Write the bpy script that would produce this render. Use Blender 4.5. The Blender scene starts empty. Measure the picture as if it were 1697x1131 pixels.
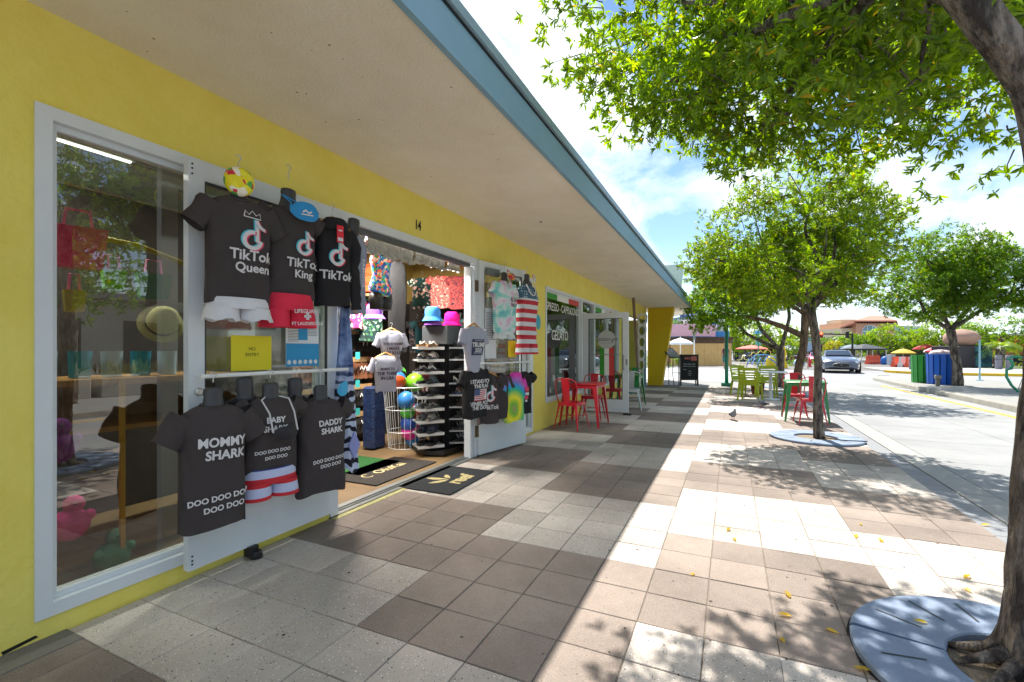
import bpy, math, random
import numpy as np
from math import radians as R, sin, cos, pi, sqrt
from mathutils import Vector, Matrix, Euler, noise as mn
rnd = random.Random(7)
npr = np.random.default_rng(11)
C = bpy.context.scene.collection
scn = bpy.context.scene

# ---------------------------------------------------------------- camera
cam_d = bpy.data.cameras.new('camera'); cam = bpy.data.objects.new('camera', cam_d); C.objects.link(cam)
cam.location = (0, 0, 1.331); cam.rotation_euler = (R(90), 0, R(25.16))
cam_d.sensor_width = 36; cam_d.lens = 769.7/1697*36; cam_d.shift_y = (580-565.5)/1697
cam_d.clip_start = 0.05; cam_d.clip_end = 3000
scn.camera = cam

# ---------------------------------------------------------------- light
SUN = Vector((-0.19, 0.70, 1.0)).normalized()          # direction towards the sun
sd = bpy.data.lights.new('sun', 'SUN'); sd.energy = 2.0; sd.angle = R(0.55); sd.color = (1.0, 0.95, 0.87)
so = bpy.data.objects.new('sun', sd); C.objects.link(so)
so.rotation_euler = SUN.to_track_quat('Z', 'Y').to_euler()
W = bpy.data.worlds.new('World'); scn.world = W; W.use_nodes = True
nt = W.node_tree; nt.nodes.clear()
def N(nt, t, **k):
    n = nt.nodes.new(t)
    for a, b in k.items():
        if a.startswith('i_'):
            n.inputs[a[2:].replace('_', ' ')].default_value = b
        else: setattr(n, a, b)
    return n
sky = N(nt, 'ShaderNodeTexSky', sky_type='NISHITA', sun_disc=False, sun_elevation=math.asin(SUN.z),
        sun_rotation=math.atan2(SUN.x, SUN.y), air_density=1.0, dust_density=0.0, ozone_density=3.5)
tc = N(nt, 'ShaderNodeTexCoord'); sep = N(nt, 'ShaderNodeSeparateXYZ'); nt.links.new(tc.outputs['Generated'], sep.inputs[0])
zc = N(nt, 'ShaderNodeMath', operation='MAXIMUM'); nt.links.new(sep.outputs[2], zc.inputs[0]); zc.inputs[1].default_value = 0.0
za = N(nt, 'ShaderNodeMath', operation='ADD'); nt.links.new(zc.outputs[0], za.inputs[0]); za.inputs[1].default_value = 0.16
dv = N(nt, 'ShaderNodeVectorMath', operation='DIVIDE'); nt.links.new(tc.outputs['Generated'], dv.inputs[0])
cz = N(nt, 'ShaderNodeCombineXYZ')
for k in range(3): nt.links.new(za.outputs[0], cz.inputs[k])
nt.links.new(cz.outputs[0], dv.inputs[1])
mp = N(nt, 'ShaderNodeMapping'); mp.inputs['Scale'].default_value = (1.5, 0.75, 0.2); mp.inputs['Location'].default_value = (0.37, 1.9, 0); mp.inputs['Rotation'].default_value = (0, 0, 0.6)
nt.links.new(dv.outputs[0], mp.inputs[0])
nz = N(nt, 'ShaderNodeTexNoise', i_Scale=1.25, i_Detail=9.0, i_Roughness=0.56, i_Distortion=0.5); nt.links.new(mp.outputs[0], nz.inputs['Vector'])
rp = N(nt, 'ShaderNodeValToRGB'); rp.color_ramp.elements[0].position = 0.46; rp.color_ramp.elements[1].position = 0.62
rp.color_ramp.elements[0].color = (0.0, 0.0, 0.0, 1); rp.color_ramp.elements[1].color = (1, 1, 1, 1); nt.links.new(nz.outputs[0], rp.inputs[0])
hz = N(nt, 'ShaderNodeMapRange'); hz.inputs['From Min'].default_value = 0.0; hz.inputs['From Max'].default_value = 0.22; hz.inputs['To Min'].default_value = 0.5; hz.inputs['To Max'].default_value = 0.0
nt.links.new(zc.outputs[0], hz.inputs['Value'])
mx = N(nt, 'ShaderNodeMath', operation='MAXIMUM'); nt.links.new(rp.outputs[0], mx.inputs[0]); nt.links.new(hz.outputs[0], mx.inputs[1])
b1 = N(nt, 'ShaderNodeBackground', i_Strength=0.038); nt.links.new(sky.outputs[0], b1.inputs[0])
b2 = N(nt, 'ShaderNodeBackground', i_Strength=0.34); b2.inputs[0].default_value = (0.86, 0.93, 1.0, 1)
ms = N(nt, 'ShaderNodeMixShader'); nt.links.new(mx.outputs[0], ms.inputs[0]); nt.links.new(b1.outputs[0], ms.inputs[1]); nt.links.new(b2.outputs[0], ms.inputs[2])
ow = N(nt, 'ShaderNodeOutputWorld'); nt.links.new(ms.outputs[0], ow.inputs[0])
vs = scn.view_settings; vs.view_transform = 'Standard'; vs.look = 'None'; vs.gamma = 1; vs.exposure = 2.32; vs.use_curve_mapping = False
try:
    scn.cycles.max_bounces = 8; scn.cycles.transparent_max_bounces = 16; scn.cycles.diffuse_bounces = 4
except Exception: pass

# ---------------------------------------------------------------- materials
def S(r, g, b):
    f = lambda c: ((c/255+0.055)/1.055)**2.4 if c > 10 else c/255/12.92
    return (f(r), f(g), f(b))
MATS = {}
def M(name, col, rough=0.6, var=0.12, scale=6.0, bump=0.0, bscale=60.0, metal=0.0, spec=0.5, rand=0.0, coat=0.0, col2=None, trans=0.0):
    if name in MATS: return MATS[name]
    m = bpy.data.materials.new(name); m.use_nodes = True; t = m.node_tree; p = t.nodes['Principled BSDF']
    p.inputs['Roughness'].default_value = rough; p.inputs['Metallic'].default_value = metal
    p.inputs['Specular IOR Level'].default_value = spec; p.inputs['Coat Weight'].default_value = coat
    p.inputs['Base Color'].default_value = (*col, 1)
    if trans: p.inputs['Transmission Weight'].default_value = trans
    tc = N(t, 'ShaderNodeTexCoord')
    if var > 0 or col2:
        n = N(t, 'ShaderNodeTexNoise', i_Scale=scale, i_Detail=8.0, i_Roughness=0.7); t.links.new(tc.outputs['Object'], n.inputs['Vector'])
        r = N(t, 'ShaderNodeValToRGB'); r.color_ramp.elements[0].position = 0.3; r.color_ramp.elements[1].position = 0.7
        c2 = col2 or tuple(min(1, c*(1+var)) for c in col); c1 = col if col2 else tuple(c*(1-var) for c in col)
        r.color_ramp.elements[0].color = (*c1, 1); r.color_ramp.elements[1].color = (*c2, 1)
        t.links.new(n.outputs[0], r.inputs[0]); out = r.outputs[0]
        if rand:
            oi = N(t, 'ShaderNodeObjectInfo'); mr = N(t, 'ShaderNodeMapRange'); mr.inputs['To Min'].default_value = 1-rand; mr.inputs['To Max'].default_value = 1+rand
            t.links.new(oi.outputs['Random'], mr.inputs['Value']); h = N(t, 'ShaderNodeHueSaturation'); t.links.new(out, h.inputs['Color']); t.links.new(mr.outputs[0], h.inputs['Value']); out = h.outputs[0]
        t.links.new(out, p.inputs['Base Color'])
    if bump:
        n2 = N(t, 'ShaderNodeTexNoise', i_Scale=bscale, i_Detail=5.0); t.links.new(tc.outputs['Object'], n2.inputs['Vector'])
        b = N(t, 'ShaderNodeBump', i_Strength=bump, i_Distance=0.02); t.links.new(n2.outputs[0], b.inputs['Height']); t.links.new(b.outputs[0], p.inputs['Normal'])
    MATS[name] = m; return m
def nodes(m): return m.node_tree, m.node_tree.nodes['Principled BSDF']
def emis(name, col, s):
    m = M(name, col, var=0); p = nodes(m)[1]; p.inputs['Emission Color'].default_value = (*col, 1); p.inputs['Emission Strength'].default_value = s; return m
def glass(name, tint, ior=1.7, rough=0.0):
    m = bpy.data.materials.new(name); m.use_nodes = True; t = m.node_tree; t.nodes.clear()
    fr = N(t, 'ShaderNodeFresnel', i_IOR=ior); tr = N(t, 'ShaderNodeBsdfTransparent'); tr.inputs[0].default_value = (*tint, 1)
    gl = N(t, 'ShaderNodeBsdfGlossy', i_Roughness=rough); mi = N(t, 'ShaderNodeMixShader'); o = N(t, 'ShaderNodeOutputMaterial')
    ge = N(t, 'ShaderNodeNewGeometry'); inv = N(t, 'ShaderNodeMath', operation='SUBTRACT'); inv.inputs[0].default_value = 1; t.links.new(ge.outputs['Backfacing'], inv.inputs[1]); mu = N(t, 'ShaderNodeMath', operation='MULTIPLY'); t.links.new(fr.outputs[0], mu.inputs[0]); t.links.new(inv.outputs[0], mu.inputs[1])
    t.links.new(mu.outputs[0], mi.inputs[0]); t.links.new(tr.outputs[0], mi.inputs[1]); t.links.new(gl.outputs[0], mi.inputs[2]); t.links.new(mi.outputs[0], o.inputs[0])
    MATS[name] = m; return m
def ramp_mat(name, stops, kind='voronoi', scale=12, rough=0.8, vec=None, dist=0.0, interp='CONSTANT'):
    """printed cloth: texture -> colour ramp"""
    m = bpy.data.materials.new(name); m.use_nodes = True; t, p = nodes(m); p.inputs['Roughness'].default_value = rough
    tc = N(t, 'ShaderNodeTexCoord'); src = tc.outputs['Object']
    if dist:
        nn = N(t, 'ShaderNodeTexNoise', i_Scale=scale*0.7, i_Detail=3.0); t.links.new(src, nn.inputs['Vector'])
        mm = N(t, 'ShaderNodeVectorMath', operation='MULTIPLY_ADD'); t.links.new(nn.outputs['Color'], mm.inputs[0]); mm.inputs[1].default_value = (dist,)*3; t.links.new(src, mm.inputs[2]); src = mm.outputs[0]
    if kind == 'voronoi':
        v = N(t, 'ShaderNodeTexVoronoi', i_Scale=scale); t.links.new(src, v.inputs['Vector']); s2 = N(t, 'ShaderNodeSeparateXYZ'); t.links.new(v.outputs['Color'], s2.inputs[0]); f = s2.outputs[0]
    elif kind == 'z':
        s2 = N(t, 'ShaderNodeSeparateXYZ'); t.links.new(src, s2.inputs[0]); mu = N(t, 'ShaderNodeMath', operation='MULTIPLY'); t.links.new(s2.outputs[2], mu.inputs[0]); mu.inputs[1].default_value = scale; f = mu.outputs[0]
    elif kind == 'radial':
        mpn = N(t, 'ShaderNodeMapping'); mpn.inputs['Location'].default_value = vec or (0, 0, 0); t.links.new(src, mpn.inputs[0])
        s2 = N(t, 'ShaderNodeVectorMath', operation='LENGTH'); t.links.new(mpn.outputs[0], s2.inputs[0]); mu = N(t, 'ShaderNodeMath', operation='MULTIPLY'); t.links.new(s2.outputs['Value'], mu.inputs[0]); mu.inputs[1].default_value = scale; f = mu.outputs[0]
    else:
        v = N(t, 'ShaderNodeTexNoise', i_Scale=scale, i_Detail=4.0); t.links.new(src, v.inputs['Vector']); f = v.outputs[0]
    r = N(t, 'ShaderNodeValToRGB'); cr = r.color_ramp; cr.interpolation = interp
    cr.elements[0].position = stops[0][0]; cr.elements[0].color = (*stops[0][1], 1); cr.elements[1].position = stops[1][0]; cr.elements[1].color = (*stops[1][1], 1)
    for q, c in stops[2:]: e = cr.elements.new(q); e.color = (*c, 1)
    t.links.new(f, r.inputs[0]); t.links.new(r.outputs[0], p.inputs['Base Color']); MATS[name] = m; return m
def paver_mat(name, c1, c2, specks, dark=0.12):
    m = M(name, c1, rough=0.85, var=0.1, scale=3.0, col2=c2, rand=0.15, bump=0.35, bscale=160, spec=0.3); t, p = nodes(m)
    src = p.inputs['Base Color'].links[0].from_socket; tc = [n for n in t.nodes if n.type == 'TEX_COORD'][0]
    geo = N(t, 'ShaderNodeNewGeometry')
    big = N(t, 'ShaderNodeTexNoise', i_Scale=1.1, i_Detail=5.0); t.links.new(geo.outputs['Position'], big.inputs['Vector'])
    st = N(t, 'ShaderNodeMapRange'); st.inputs['From Min'].default_value = 0.35; st.inputs['From Max'].default_value = 0.62; st.inputs['To Min'].default_value = 0.74; st.inputs['To Max'].default_value = 1.08
    t.links.new(big.outputs[0], st.inputs['Value'])
    hs = N(t, 'ShaderNodeHueSaturation'); t.links.new(src, hs.inputs['Color']); t.links.new(st.outputs[0], hs.inputs['Value']); src = hs.outputs[0]
    for sc, th, col in specks:
        v = N(t, 'ShaderNodeTexVoronoi', i_Scale=sc); t.links.new(geo.outputs['Position'], v.inputs['Vector'])
        s2 = N(t, 'ShaderNodeSeparateXYZ'); t.links.new(v.outputs['Color'], s2.inputs[0])
        a = N(t, 'ShaderNodeMath', operation='LESS_THAN'); t.links.new(v.outputs['Distance'], a.inputs[0]); a.inputs[1].default_value = th
        b = N(t, 'ShaderNodeMath', operation='GREATER_THAN'); t.links.new(s2.outputs[0], b.inputs[0]); b.inputs[1].default_value = 0.55
        c = N(t, 'ShaderNodeMath', operation='MULTIPLY'); t.links.new(a.outputs[0], c.inputs[0]); t.links.new(b.outputs[0], c.inputs[1])
        mxn = N(t, 'ShaderNodeMix', data_type='RGBA'); t.links.new(c.outputs[0], mxn.inputs[0]); t.links.new(src, mxn.inputs[6]); mxn.inputs[7].default_value = (*col, 1); src = mxn.outputs[2]
    t.links.new(src, p.inputs['Base Color']); return m
def leaf_mat(name, c1, c2, yel=0.03):
    m = bpy.data.materials.new(name); m.use_nodes = True; t = m.node_tree; t.nodes.clear()
    g = N(t, 'ShaderNodeNewGeometry'); oi = N(t, 'ShaderNodeObjectInfo'); ad = N(t, 'ShaderNodeMath', operation='ADD'); fr = N(t, 'ShaderNodeMath', operation='FRACT')
    t.links.new(g.outputs['Random Per Island'], ad.inputs[0]); t.links.new(oi.outputs['Random'], ad.inputs[1]); t.links.new(ad.outputs[0], fr.inputs[0])
    r = N(t, 'ShaderNodeValToRGB'); cr = r.color_ramp; cr.elements[0].color = (*c1, 1); cr.elements[1].position = 0.96; cr.elements[1].color = (*c2, 1)
    e = cr.elements.new(1-yel*0.4); e.color = (0.35, 0.26, 0.02, 1) if yel else (*c2, 1); t.links.new(fr.outputs[0], r.inputs[0])
    nz_ = N(t, 'ShaderNodeTexNoise', i_Scale=2.2, i_Detail=3.0); t.links.new(g.outputs['Position'], nz_.inputs['Vector']); mr_ = N(t, 'ShaderNodeMapRange'); mr_.inputs['From Min'].default_value = .3; mr_.inputs['From Max'].default_value = .7; mr_.inputs['To Min'].default_value = .62; mr_.inputs['To Max'].default_value = 1.25; t.links.new(nz_.outputs[0], mr_.inputs['Value']); hv = N(t, 'ShaderNodeHueSaturation'); t.links.new(r.outputs[0], hv.inputs['Color']); t.links.new(mr_.outputs[0], hv.inputs['Value']); r = hv
    pb = N(t, 'ShaderNodeBsdfPrincipled', i_Roughness=0.42); t.links.new(r.outputs[0], pb.inputs['Base Color'])
    tr = N(t, 'ShaderNodeBsdfTranslucent'); hs = N(t, 'ShaderNodeHueSaturation', i_Saturation=1.12, i_Value=2.6, i_Hue=0.488); t.links.new(r.outputs[0], hs.inputs['Color']); t.links.new(hs.outputs[0], tr.inputs[0])
    mi = N(t, 'ShaderNodeMixShader'); mi.inputs[0].default_value = 0.5; t.links.new(pb.outputs[0], mi.inputs[1]); t.links.new(tr.outputs[0], mi.inputs[2])
    o = N(t, 'ShaderNodeOutputMaterial'); t.links.new(mi.outputs[0], o.inputs[0]); MATS[name] = m; return m

# ---------------------------------------------------------------- mesh builder
class MB:
    def __init__(s): s.v = []; s.f = []; s.m = []; s.mi = 0
    def add(s, vs, fs):
        o = len(s.v); s.v += [tuple(p) for p in vs]; s.f += [tuple(i+o for i in f) for f in fs]; s.m += [s.mi]*len(fs); return s
    def box(s, x0, x1, y0, y1, z0, z1):
        if x0 > x1: x0, x1 = x1, x0
        if y0 > y1: y0, y1 = y1, y0
        if z0 > z1: z0, z1 = z1, z0
        return s.add([(x, y, z) for z in (z0, z1) for y in (y0, y1) for x in (x0, x1)],
                     [(0, 2, 3, 1), (4, 5, 7, 6), (0, 1, 5, 4), (2, 6, 7, 3), (0, 4, 6, 2), (1, 3, 7, 5)])
    def bbox(s, x0, x1, y0, y1, z0, z1, b=0.01):
        """box with chamfered vertical and top edges"""
        pts = [(x0+b, y0), (x1-b, y0), (x1, y0+b), (x1, y1-b), (x1-b, y1), (x0+b, y1), (x0, y1-b), (x0, y0+b)]
        cx, cy = (x0+x1)/2, (y0+y1)/2
        def sh(k): return [(px+(cx-px)/max(1e-6, abs(cx-px))*k if abs(cx-px) > 1e-6 else px, py+(cy-py)/max(1e-6, abs(cy-py))*k) for px, py in pts]
        s.loft([[(x, y, z) for x, y in q] for q, z in ((sh(b*.7), z0), (pts, z0+b*.7), (pts, z1-b*.7), (sh(b*.7), z1))]); return s
    def loft(s, rings, cap0=True, cap1=True, closed=True):
        n = len(rings[0]); o = []; V = [p for r in rings for p in r]; F = []
        for i in range(len(rings)-1):
            for k in range(n if closed else n-1):
                a = i*n+k; b = i*n+(k+1) % n; F.append((a, b, b+n, a+n))
        if cap0: F.append(tuple(reversed(range(n))))
        if cap1: F.append(tuple(range((len(rings)-1)*n, len(rings)*n)))
        return s.add(V, F)
    def tube(s, pts, rad, n=8, cap=True):
        pts = [Vector(p) for p in pts]; rad = rad if isinstance(rad, (list, tuple)) else [rad]*len(pts); rings = []; up = None
        for i, p in enumerate(pts):
            d = (pts[min(i+1, len(pts)-1)]-pts[max(i-1, 0)]).normalized()
            if up is None:
                up = Vector((0, 0, 1)) if abs(d.z) < 0.9 else Vector((1, 0, 0))
            x = d.cross(up); x = x.normalized() if x.length > 1e-5 else Vector((1, 0, 0)); y = x.cross(d).normalized(); up = y
            rings.append([p+(x*cos(a)+y*sin(a))*rad[i] for a in [2*pi*k/n for k in range(n)]])
        return s.loft(rings, cap, cap)
    def lathe(s, prof, c=(0, 0, 0), n=20, sx=1, sy=1, cap=True):
        return s.loft([[(c[0]+r*cos(2*pi*k/n)*sx, c[1]+r*sin(2*pi*k/n)*sy, c[2]+z) for k in range(n)] for r, z in prof], cap, cap)
    def ball(s, c, r, n=16, m=10, sx=1, sy=1, sz=1):
        return s.lathe([(max(1e-3, r*sin(pi*k/m)), -r*cos(pi*k/m)*sz) for k in range(m+1)], c, n, sx, sy)
    def prism(s, poly, h, axis='z', o=(0, 0, 0)):
        """poly in 2D extruded from 0 to h; axis = extrusion axis"""
        def q(a, b, c):
            p = {'z': (a, b, c), 'y': (a, c, b), 'x': (c, a, b)}[axis]; return (p[0]+o[0], p[1]+o[1], p[2]+o[2])
        n = len(poly); return s.loft([[q(a, b, 0) for a, b in poly], [q(a, b, h) for a, b in poly]])
    def quad(s, a, b, c, d): return s.add([a, b, c, d], [(0, 1, 2, 3)])
    def fix(s): return s
    def build(s, name, mat, parent=None, world=False, smooth=False, kind=None):
        me = bpy.data.meshes.new(name); V = s.v
        if world and parent is not None:
            i = PM(parent).inverted(); V = [tuple(i @ Vector(p)) for p in V]
        me.from_pydata(V, [], s.f)
        for m in (mat if isinstance(mat, (list, tuple)) else [mat]): me.materials.append(m)
        if max(s.m, default=0): me.polygons.foreach_set('material_index', s.m)
        fixnormals(me)
        if smooth: me.polygons.foreach_set('use_smooth', [True]*len(me.polygons)); 
        if smooth == 'auto':
            try: me.set_sharp_from_angle(angle=R(40))
            except Exception: pass
        o = bpy.data.objects.new(name, me); C.objects.link(o)
        if parent is not None: o.parent = parent
        if kind: o['kind'] = kind
        return o
import bmesh
def fixnormals(me):
    bm = bmesh.new(); bm.from_mesh(me); bmesh.ops.recalc_face_normals(bm, faces=bm.faces); bm.to_mesh(me); bm.free()
def PM(o):
    m = Matrix.LocRotScale(o.location, o.rotation_euler, o.scale)
    return (PM(o.parent) @ m) if o.parent else m
def thing(name, label, cat, loc=(0, 0, 0), rz=0, group=None):
    o = bpy.data.objects.new(name, None); o.empty_display_size = .1; C.objects.link(o); o.location = loc; o.rotation_euler = (0, 0, rz)
    return tag(o, label, cat, group)
def tag(o, label=None, cat=None, group=None, kind=None):
    if label: o['label'] = label
    if cat: o['category'] = cat
    if group: o['group'] = group
    if kind: o['kind'] = kind
    return o
def part(name, parent, loc=(0, 0, 0), rz=0):
    o = bpy.data.objects.new(name, None); C.objects.link(o); o.parent = parent; o.location = loc; o.rotation_euler = (0, 0, rz); return o
def kids(o): return [c for c in bpy.data.objects if c.parent == o]
def dup(root, loc, rz=0, label=None, group=None, sc=None):
    def cp(o, par):
        c = o.copy(); C.objects.link(c)
        if par is not None: c.parent = par
        for k in KIDS[o.name]: cp(k, c)
        return c
    KIDS = {}
    for o in bpy.data.objects:
        KIDS.setdefault(o.name, [])
        if o.parent: KIDS.setdefault(o.parent.name, []).append(o)
    r = cp(root, None); r.location = loc; r.rotation_euler = (0, 0, rz)
    if sc: r.scale = (sc,)*3
    if label: r['label'] = label
    if group: r['group'] = group
    return r
def np_mesh(name, V, F, mat, parent=None, kind=None, smooth=False):
    me = bpy.data.meshes.new(name); me.vertices.add(len(V)); me.vertices.foreach_set('co', V.astype(np.float32).ravel())
    k = F.shape[1]; me.loops.add(F.size); me.loops.foreach_set('vertex_index', F.astype(np.int32).ravel())
    me.polygons.add(len(F)); me.polygons.foreach_set('loop_start', np.arange(0, F.size, k, dtype=np.int32)); me.update(calc_edges=True); me.validate()
    me.materials.append(mat)
    if smooth: me.polygons.foreach_set('use_smooth', [True]*len(F))
    o = bpy.data.objects.new(name, me); C.objects.link(o)
    if parent is not None: o.parent = parent
    if kind: o['kind'] = kind
    return o
# ---- flat print: text and marks mapped on a surface function f(x, z) -> y (front is -y)
TX = {}
def text2d(s, size, bold=0.0, sx=1.0, shear=0.0, sp=1.0):
    k = (s, size, bold, sx, shear, sp)
    if k in TX: return TX[k]
    cu = bpy.data.curves.new('t', 'FONT'); cu.body = s; cu.size = size; cu.align_x = 'CENTER'; cu.align_y = 'CENTER'; cu.offset = bold*size; cu.resolution_u = 3; cu.shear = shear; cu.space_character = sp; cu.fill_mode = 'FRONT'
    o = bpy.data.objects.new('t', cu); C.objects.link(o); dg = bpy.context.evaluated_depsgraph_get(); me = bpy.data.meshes.new_from_object(o.evaluated_get(dg))
    V = [(v.co.x*sx, v.co.y) for v in me.vertices]; F = [tuple(p.vertices) for p in me.polygons]
    bpy.data.objects.remove(o); bpy.data.curves.remove(cu); bpy.data.meshes.remove(me); TX[k] = (V, F); return V, F
class Print:
    def __init__(s, f, off=0.003): s.f = f; s.off = off; s.mb = MB()
    def pt(s, x, z): return (x, s.f(x, z)-s.off, z)
    def text(s, t, size, cx, cz, bold=0.02, sx=1.0, rot=0.0, shear=0.0, sp=1.0):
        V, F = text2d(t, size, bold, sx, shear, sp); c, n = cos(rot), sin(rot)
        s.mb.add([s.pt(cx+x*c-y*n, cz+x*n+y*c) for x, y in V], F); return s
    def poly(s, pts): s.mb.add([s.pt(x, z) for x, z in pts], [tuple(range(len(pts)))]); return s
    def rect(s, x0, x1, z0, z1, n=8):
        for k in range(n):
            a = x0+(x1-x0)*k/n; b = x0+(x1-x0)*(k+1)/n; s.poly([(a, z0), (b, z0), (b, z1), (a, z1)])
        return s
    def strip(s, path, w):
        L = []; Rr = []
        for i, p in enumerate(path):
            a = path[max(i-1, 0)]; b = path[min(i+1, len(path)-1)]; dx, dz = b[0]-a[0], b[1]-a[1]; l = math.hypot(dx, dz) or 1; ww = (w[i] if isinstance(w, list) else w)/2
            L.append((p[0]-dz/l*ww, p[1]+dx/l*ww)); Rr.append((p[0]+dz/l*ww, p[1]-dx/l*ww))
        for i in range(len(path)-1): s.poly([L[i], Rr[i], Rr[i+1], L[i+1]])
        return s
    def disc(s, cx, cz, r, n=20, ry=None):
        ry = ry or r; s.poly([(cx+r*cos(2*pi*k/n), cz+ry*sin(2*pi*k/n)) for k in range(n)]); return s
    def build(s, name, mat, parent): return s.mb.build(name, mat, parent)
def note(pr, cx, cz, k):
    """musical-note mark, k = height"""
    r = k*0.27; pr.strip([(cx-k*.05+r*cos(a), cz-k*.2+r*sin(a)) for a in [R(75+i*19) for i in range(16)]], k*0.13)
    pr.strip([(cx+k*.10, cz-k*.25), (cx+k*.10, cz+k*.5)], k*0.13)
    pr.strip([(cx+k*.08, cz+k*.5), (cx+k*.15, cz+k*.36), (cx+k*.26, cz+k*.26), (cx+k*.4, cz+k*.22)], k*0.13)
print('part1 ok')
# ================================================================ SETTING
T = 0.305; X0 = -1.634; Y0 = 1.709
m_ground = M('concrete_ground', S(128, 126, 123), rough=0.9, var=0.08, scale=0.6, bump=0.2)
m_grout = M('grout', S(128, 116, 104), rough=0.95, var=0.25, scale=9)
m_light = paver_mat('paver_light', S(188, 178, 168), S(202, 193, 184), [(95, 0.22, S(96, 92, 88)), (70, 0.2, S(238, 234, 226)), (33, 0.13, S(70, 74, 80))])
m_dark = paver_mat('paver_dark', S(138, 125, 116), S(154, 141, 131), [(150, 0.2, S(186, 176, 164)), (120, 0.2, S(78, 68, 62))])
m_road = M('road_concrete', S(144, 145, 145), rough=0.9, var=0.2, scale=.7, bump=0.25, bscale=90, rand=0.03)
m_gut = M('gutter_paver', S(132, 134, 138), rough=0.85, var=0.12, scale=5, bump=0.2, rand=0.05)
m_white = M('white_paint', S(226, 228, 228), rough=0.4, var=0.04, scale=3)
m_yline = M('yellow_road_paint', S(222, 176, 62), rough=0.8, var=0.14, scale=6)
m_wline = M('white_road_paint', S(205, 205, 202), rough=0.8, var=0.06, scale=5)
g = MB(); g.quad((-700, -300, -0.03), (700, -300, -0.03), (700, 1500, -0.03), (-700, 1500, -0.03)); g.build('ground', m_ground, kind='structure')
side = MB(); side.box(-2.86, 1.78, -3.0, 18.0, -0.025, -0.006)
sidewalk = side.build('sidewalk', m_grout, kind='structure')
# pavers: bands of four by four, every other column of blocks shifted by half a band
def is_dark(i, j):
    return (j % 8) < 4 if (i//4) % 2 == 0 else ((j-2) % 8) < 4
def paver_mesh(w, name, mat, d=T):
    b = MB(); e = 0.0022; h = 0.004
    b.loft([[(e, e, -0.006), (w-e, e, -0.006), (w-e, d-e, -0.006), (e, d-e, -0.006)], [(e, e, -h*.7), (w-e, e, -h*.7), (w-e, d-e, -h*.7), (e, d-e, -h*.7)],
            [(e+.003, e+.003, 0), (w-e-.003, e+.003, 0), (w-e-.003, d-e-.003, 0), (e+.003, d-e-.003, 0)]], cap0=False)
    me = bpy.data.meshes.new(name); me.from_pydata(b.v, [], b.f); me.materials.append(mat); fixnormals(me); return me, b
pm = {dk: paver_mesh(T, 'paver', m_dark if dk else m_light) for dk in (0, 1)}
cells = [(i, j) for i in range(-4, 11) for j in range(-12, 54)]
def key(c):
    X, Y = X0+(c[0]+.5)*T, Y0+(c[1]+.5)*T; fw = Y*.905-X*.4245; r = X*.905+Y*.4245
    return fw if fw > 1.3 and abs(r/fw) < 1.3 else 1e3+abs(fw)
cells.sort(key=key); joined = {0: MB(), 1: MB()}
for n, (i, j) in enumerate(cells):
    dk = int(is_dark(i, j)); x, y = X0+i*T, Y0+j*T; dz = rnd.uniform(-.0012, .0008)
    if n < 300:
        o = bpy.data.objects.new('paver', pm[dk][0]); C.objects.link(o); o.parent = sidewalk; o.location = (x+rnd.uniform(-.0012, .0012), y+rnd.uniform(-.0012, .0012), dz); o.rotation_euler = (rnd.uniform(-.003, .003), rnd.uniform(-.003, .003), rnd.uniform(-.004, .004))
    else:
        joined[dk].add([(a+x, b+y, c+dz) for a, b, c in pm[dk][1].v], pm[dk][1].f)
joined[0].build('light_pavers', m_light, sidewalk, kind='stuff'); joined[1].build('dark_pavers', m_dark, sidewalk, kind='stuff')
gum = MB()
for k in range(420):
    x, y = rnd.uniform(-2.8, 1.7), .8+11*rnd.random()**1.6; r_ = rnd.choice([.003, .003, .004, .005, .006, .009]); n_ = 7; a0 = rnd.random()*6; gum.add([(x+r_*cos(a0+2*pi*q/n_)*rnd.uniform(.7, 1.2), y+r_*sin(a0+2*pi*q/n_)*rnd.uniform(.7, 1.2), .0016) for q in range(n_)], [tuple(range(n_))])
gum.build('gum_and_grit', M('gum_dark', S(74, 64, 56), rough=.8, var=.3), sidewalk, kind='stuff')
# cement strip where the pavers stop short of the wall
b = MB(); b.box(-2.862, -2.70, -3, 1.10, -.02, .003); b.build('cement_strip', M('cement', S(120, 116, 110), rough=.95, var=.2, bump=.3), sidewalk)
# flush edge of small grey pavers, then the concrete lane slabs
gut = MB(); gut.box(1.725, 1.80, -3, 30, -.028, -.012); gutter = gut.build('road_edge', m_grout, kind='structure')
gm = paver_mesh(.2, 'edge_paver', m_gut, .2)[0]
for k in range(75):
    for q in range(1):
        o = bpy.data.objects.new('edge_paver', gm); C.objects.link(o); o.parent = gutter; o.location = (1.712+.026*(k*.2-4.4+2.0)*0, 2.9+k*.2, -.004)
road = MB(); road.box(1.80, 40, -20, 60, -.028, -.018); road = road.build('road', M('road_bed', S(110, 108, 104), rough=.95), kind='structure')
xs = [1.925, 2.2, 3.66, 5.12]; ys = [-8+1.52*k for k in range(20)]
for a in range(3):
    for k in range(len(ys)-1):
        b = MB(); x0, x1, y0, y1 = xs[a]+.004, xs[a+1]-.004, ys[k]+.004, ys[k+1]-.004
        b.loft([[(x0, y0, -.02), (x1, y0, -.02), (x1, y1, -.02), (x0, y1, -.02)], [(x0, y0, -.006), (x1, y0, -.006), (x1, y1, -.006), (x0, y1, -.006)]], cap0=False)
        b.build('slab', m_road if a else M('edge_slab', S(152, 152, 149), rough=.9, var=.06, scale=2, bump=.2), road)
b = MB(); b.box(5.12, 5.5, -8, 20.7, -.02, -.006); b.build('channel', m_road, road)
b = MB(); b.quad((-60, 20.85, -.010), (70, 20.85, -.010), (70, 36, -.010), (-60, 36, -.010)); b.build('crossing_concrete', m_road, road)
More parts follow.
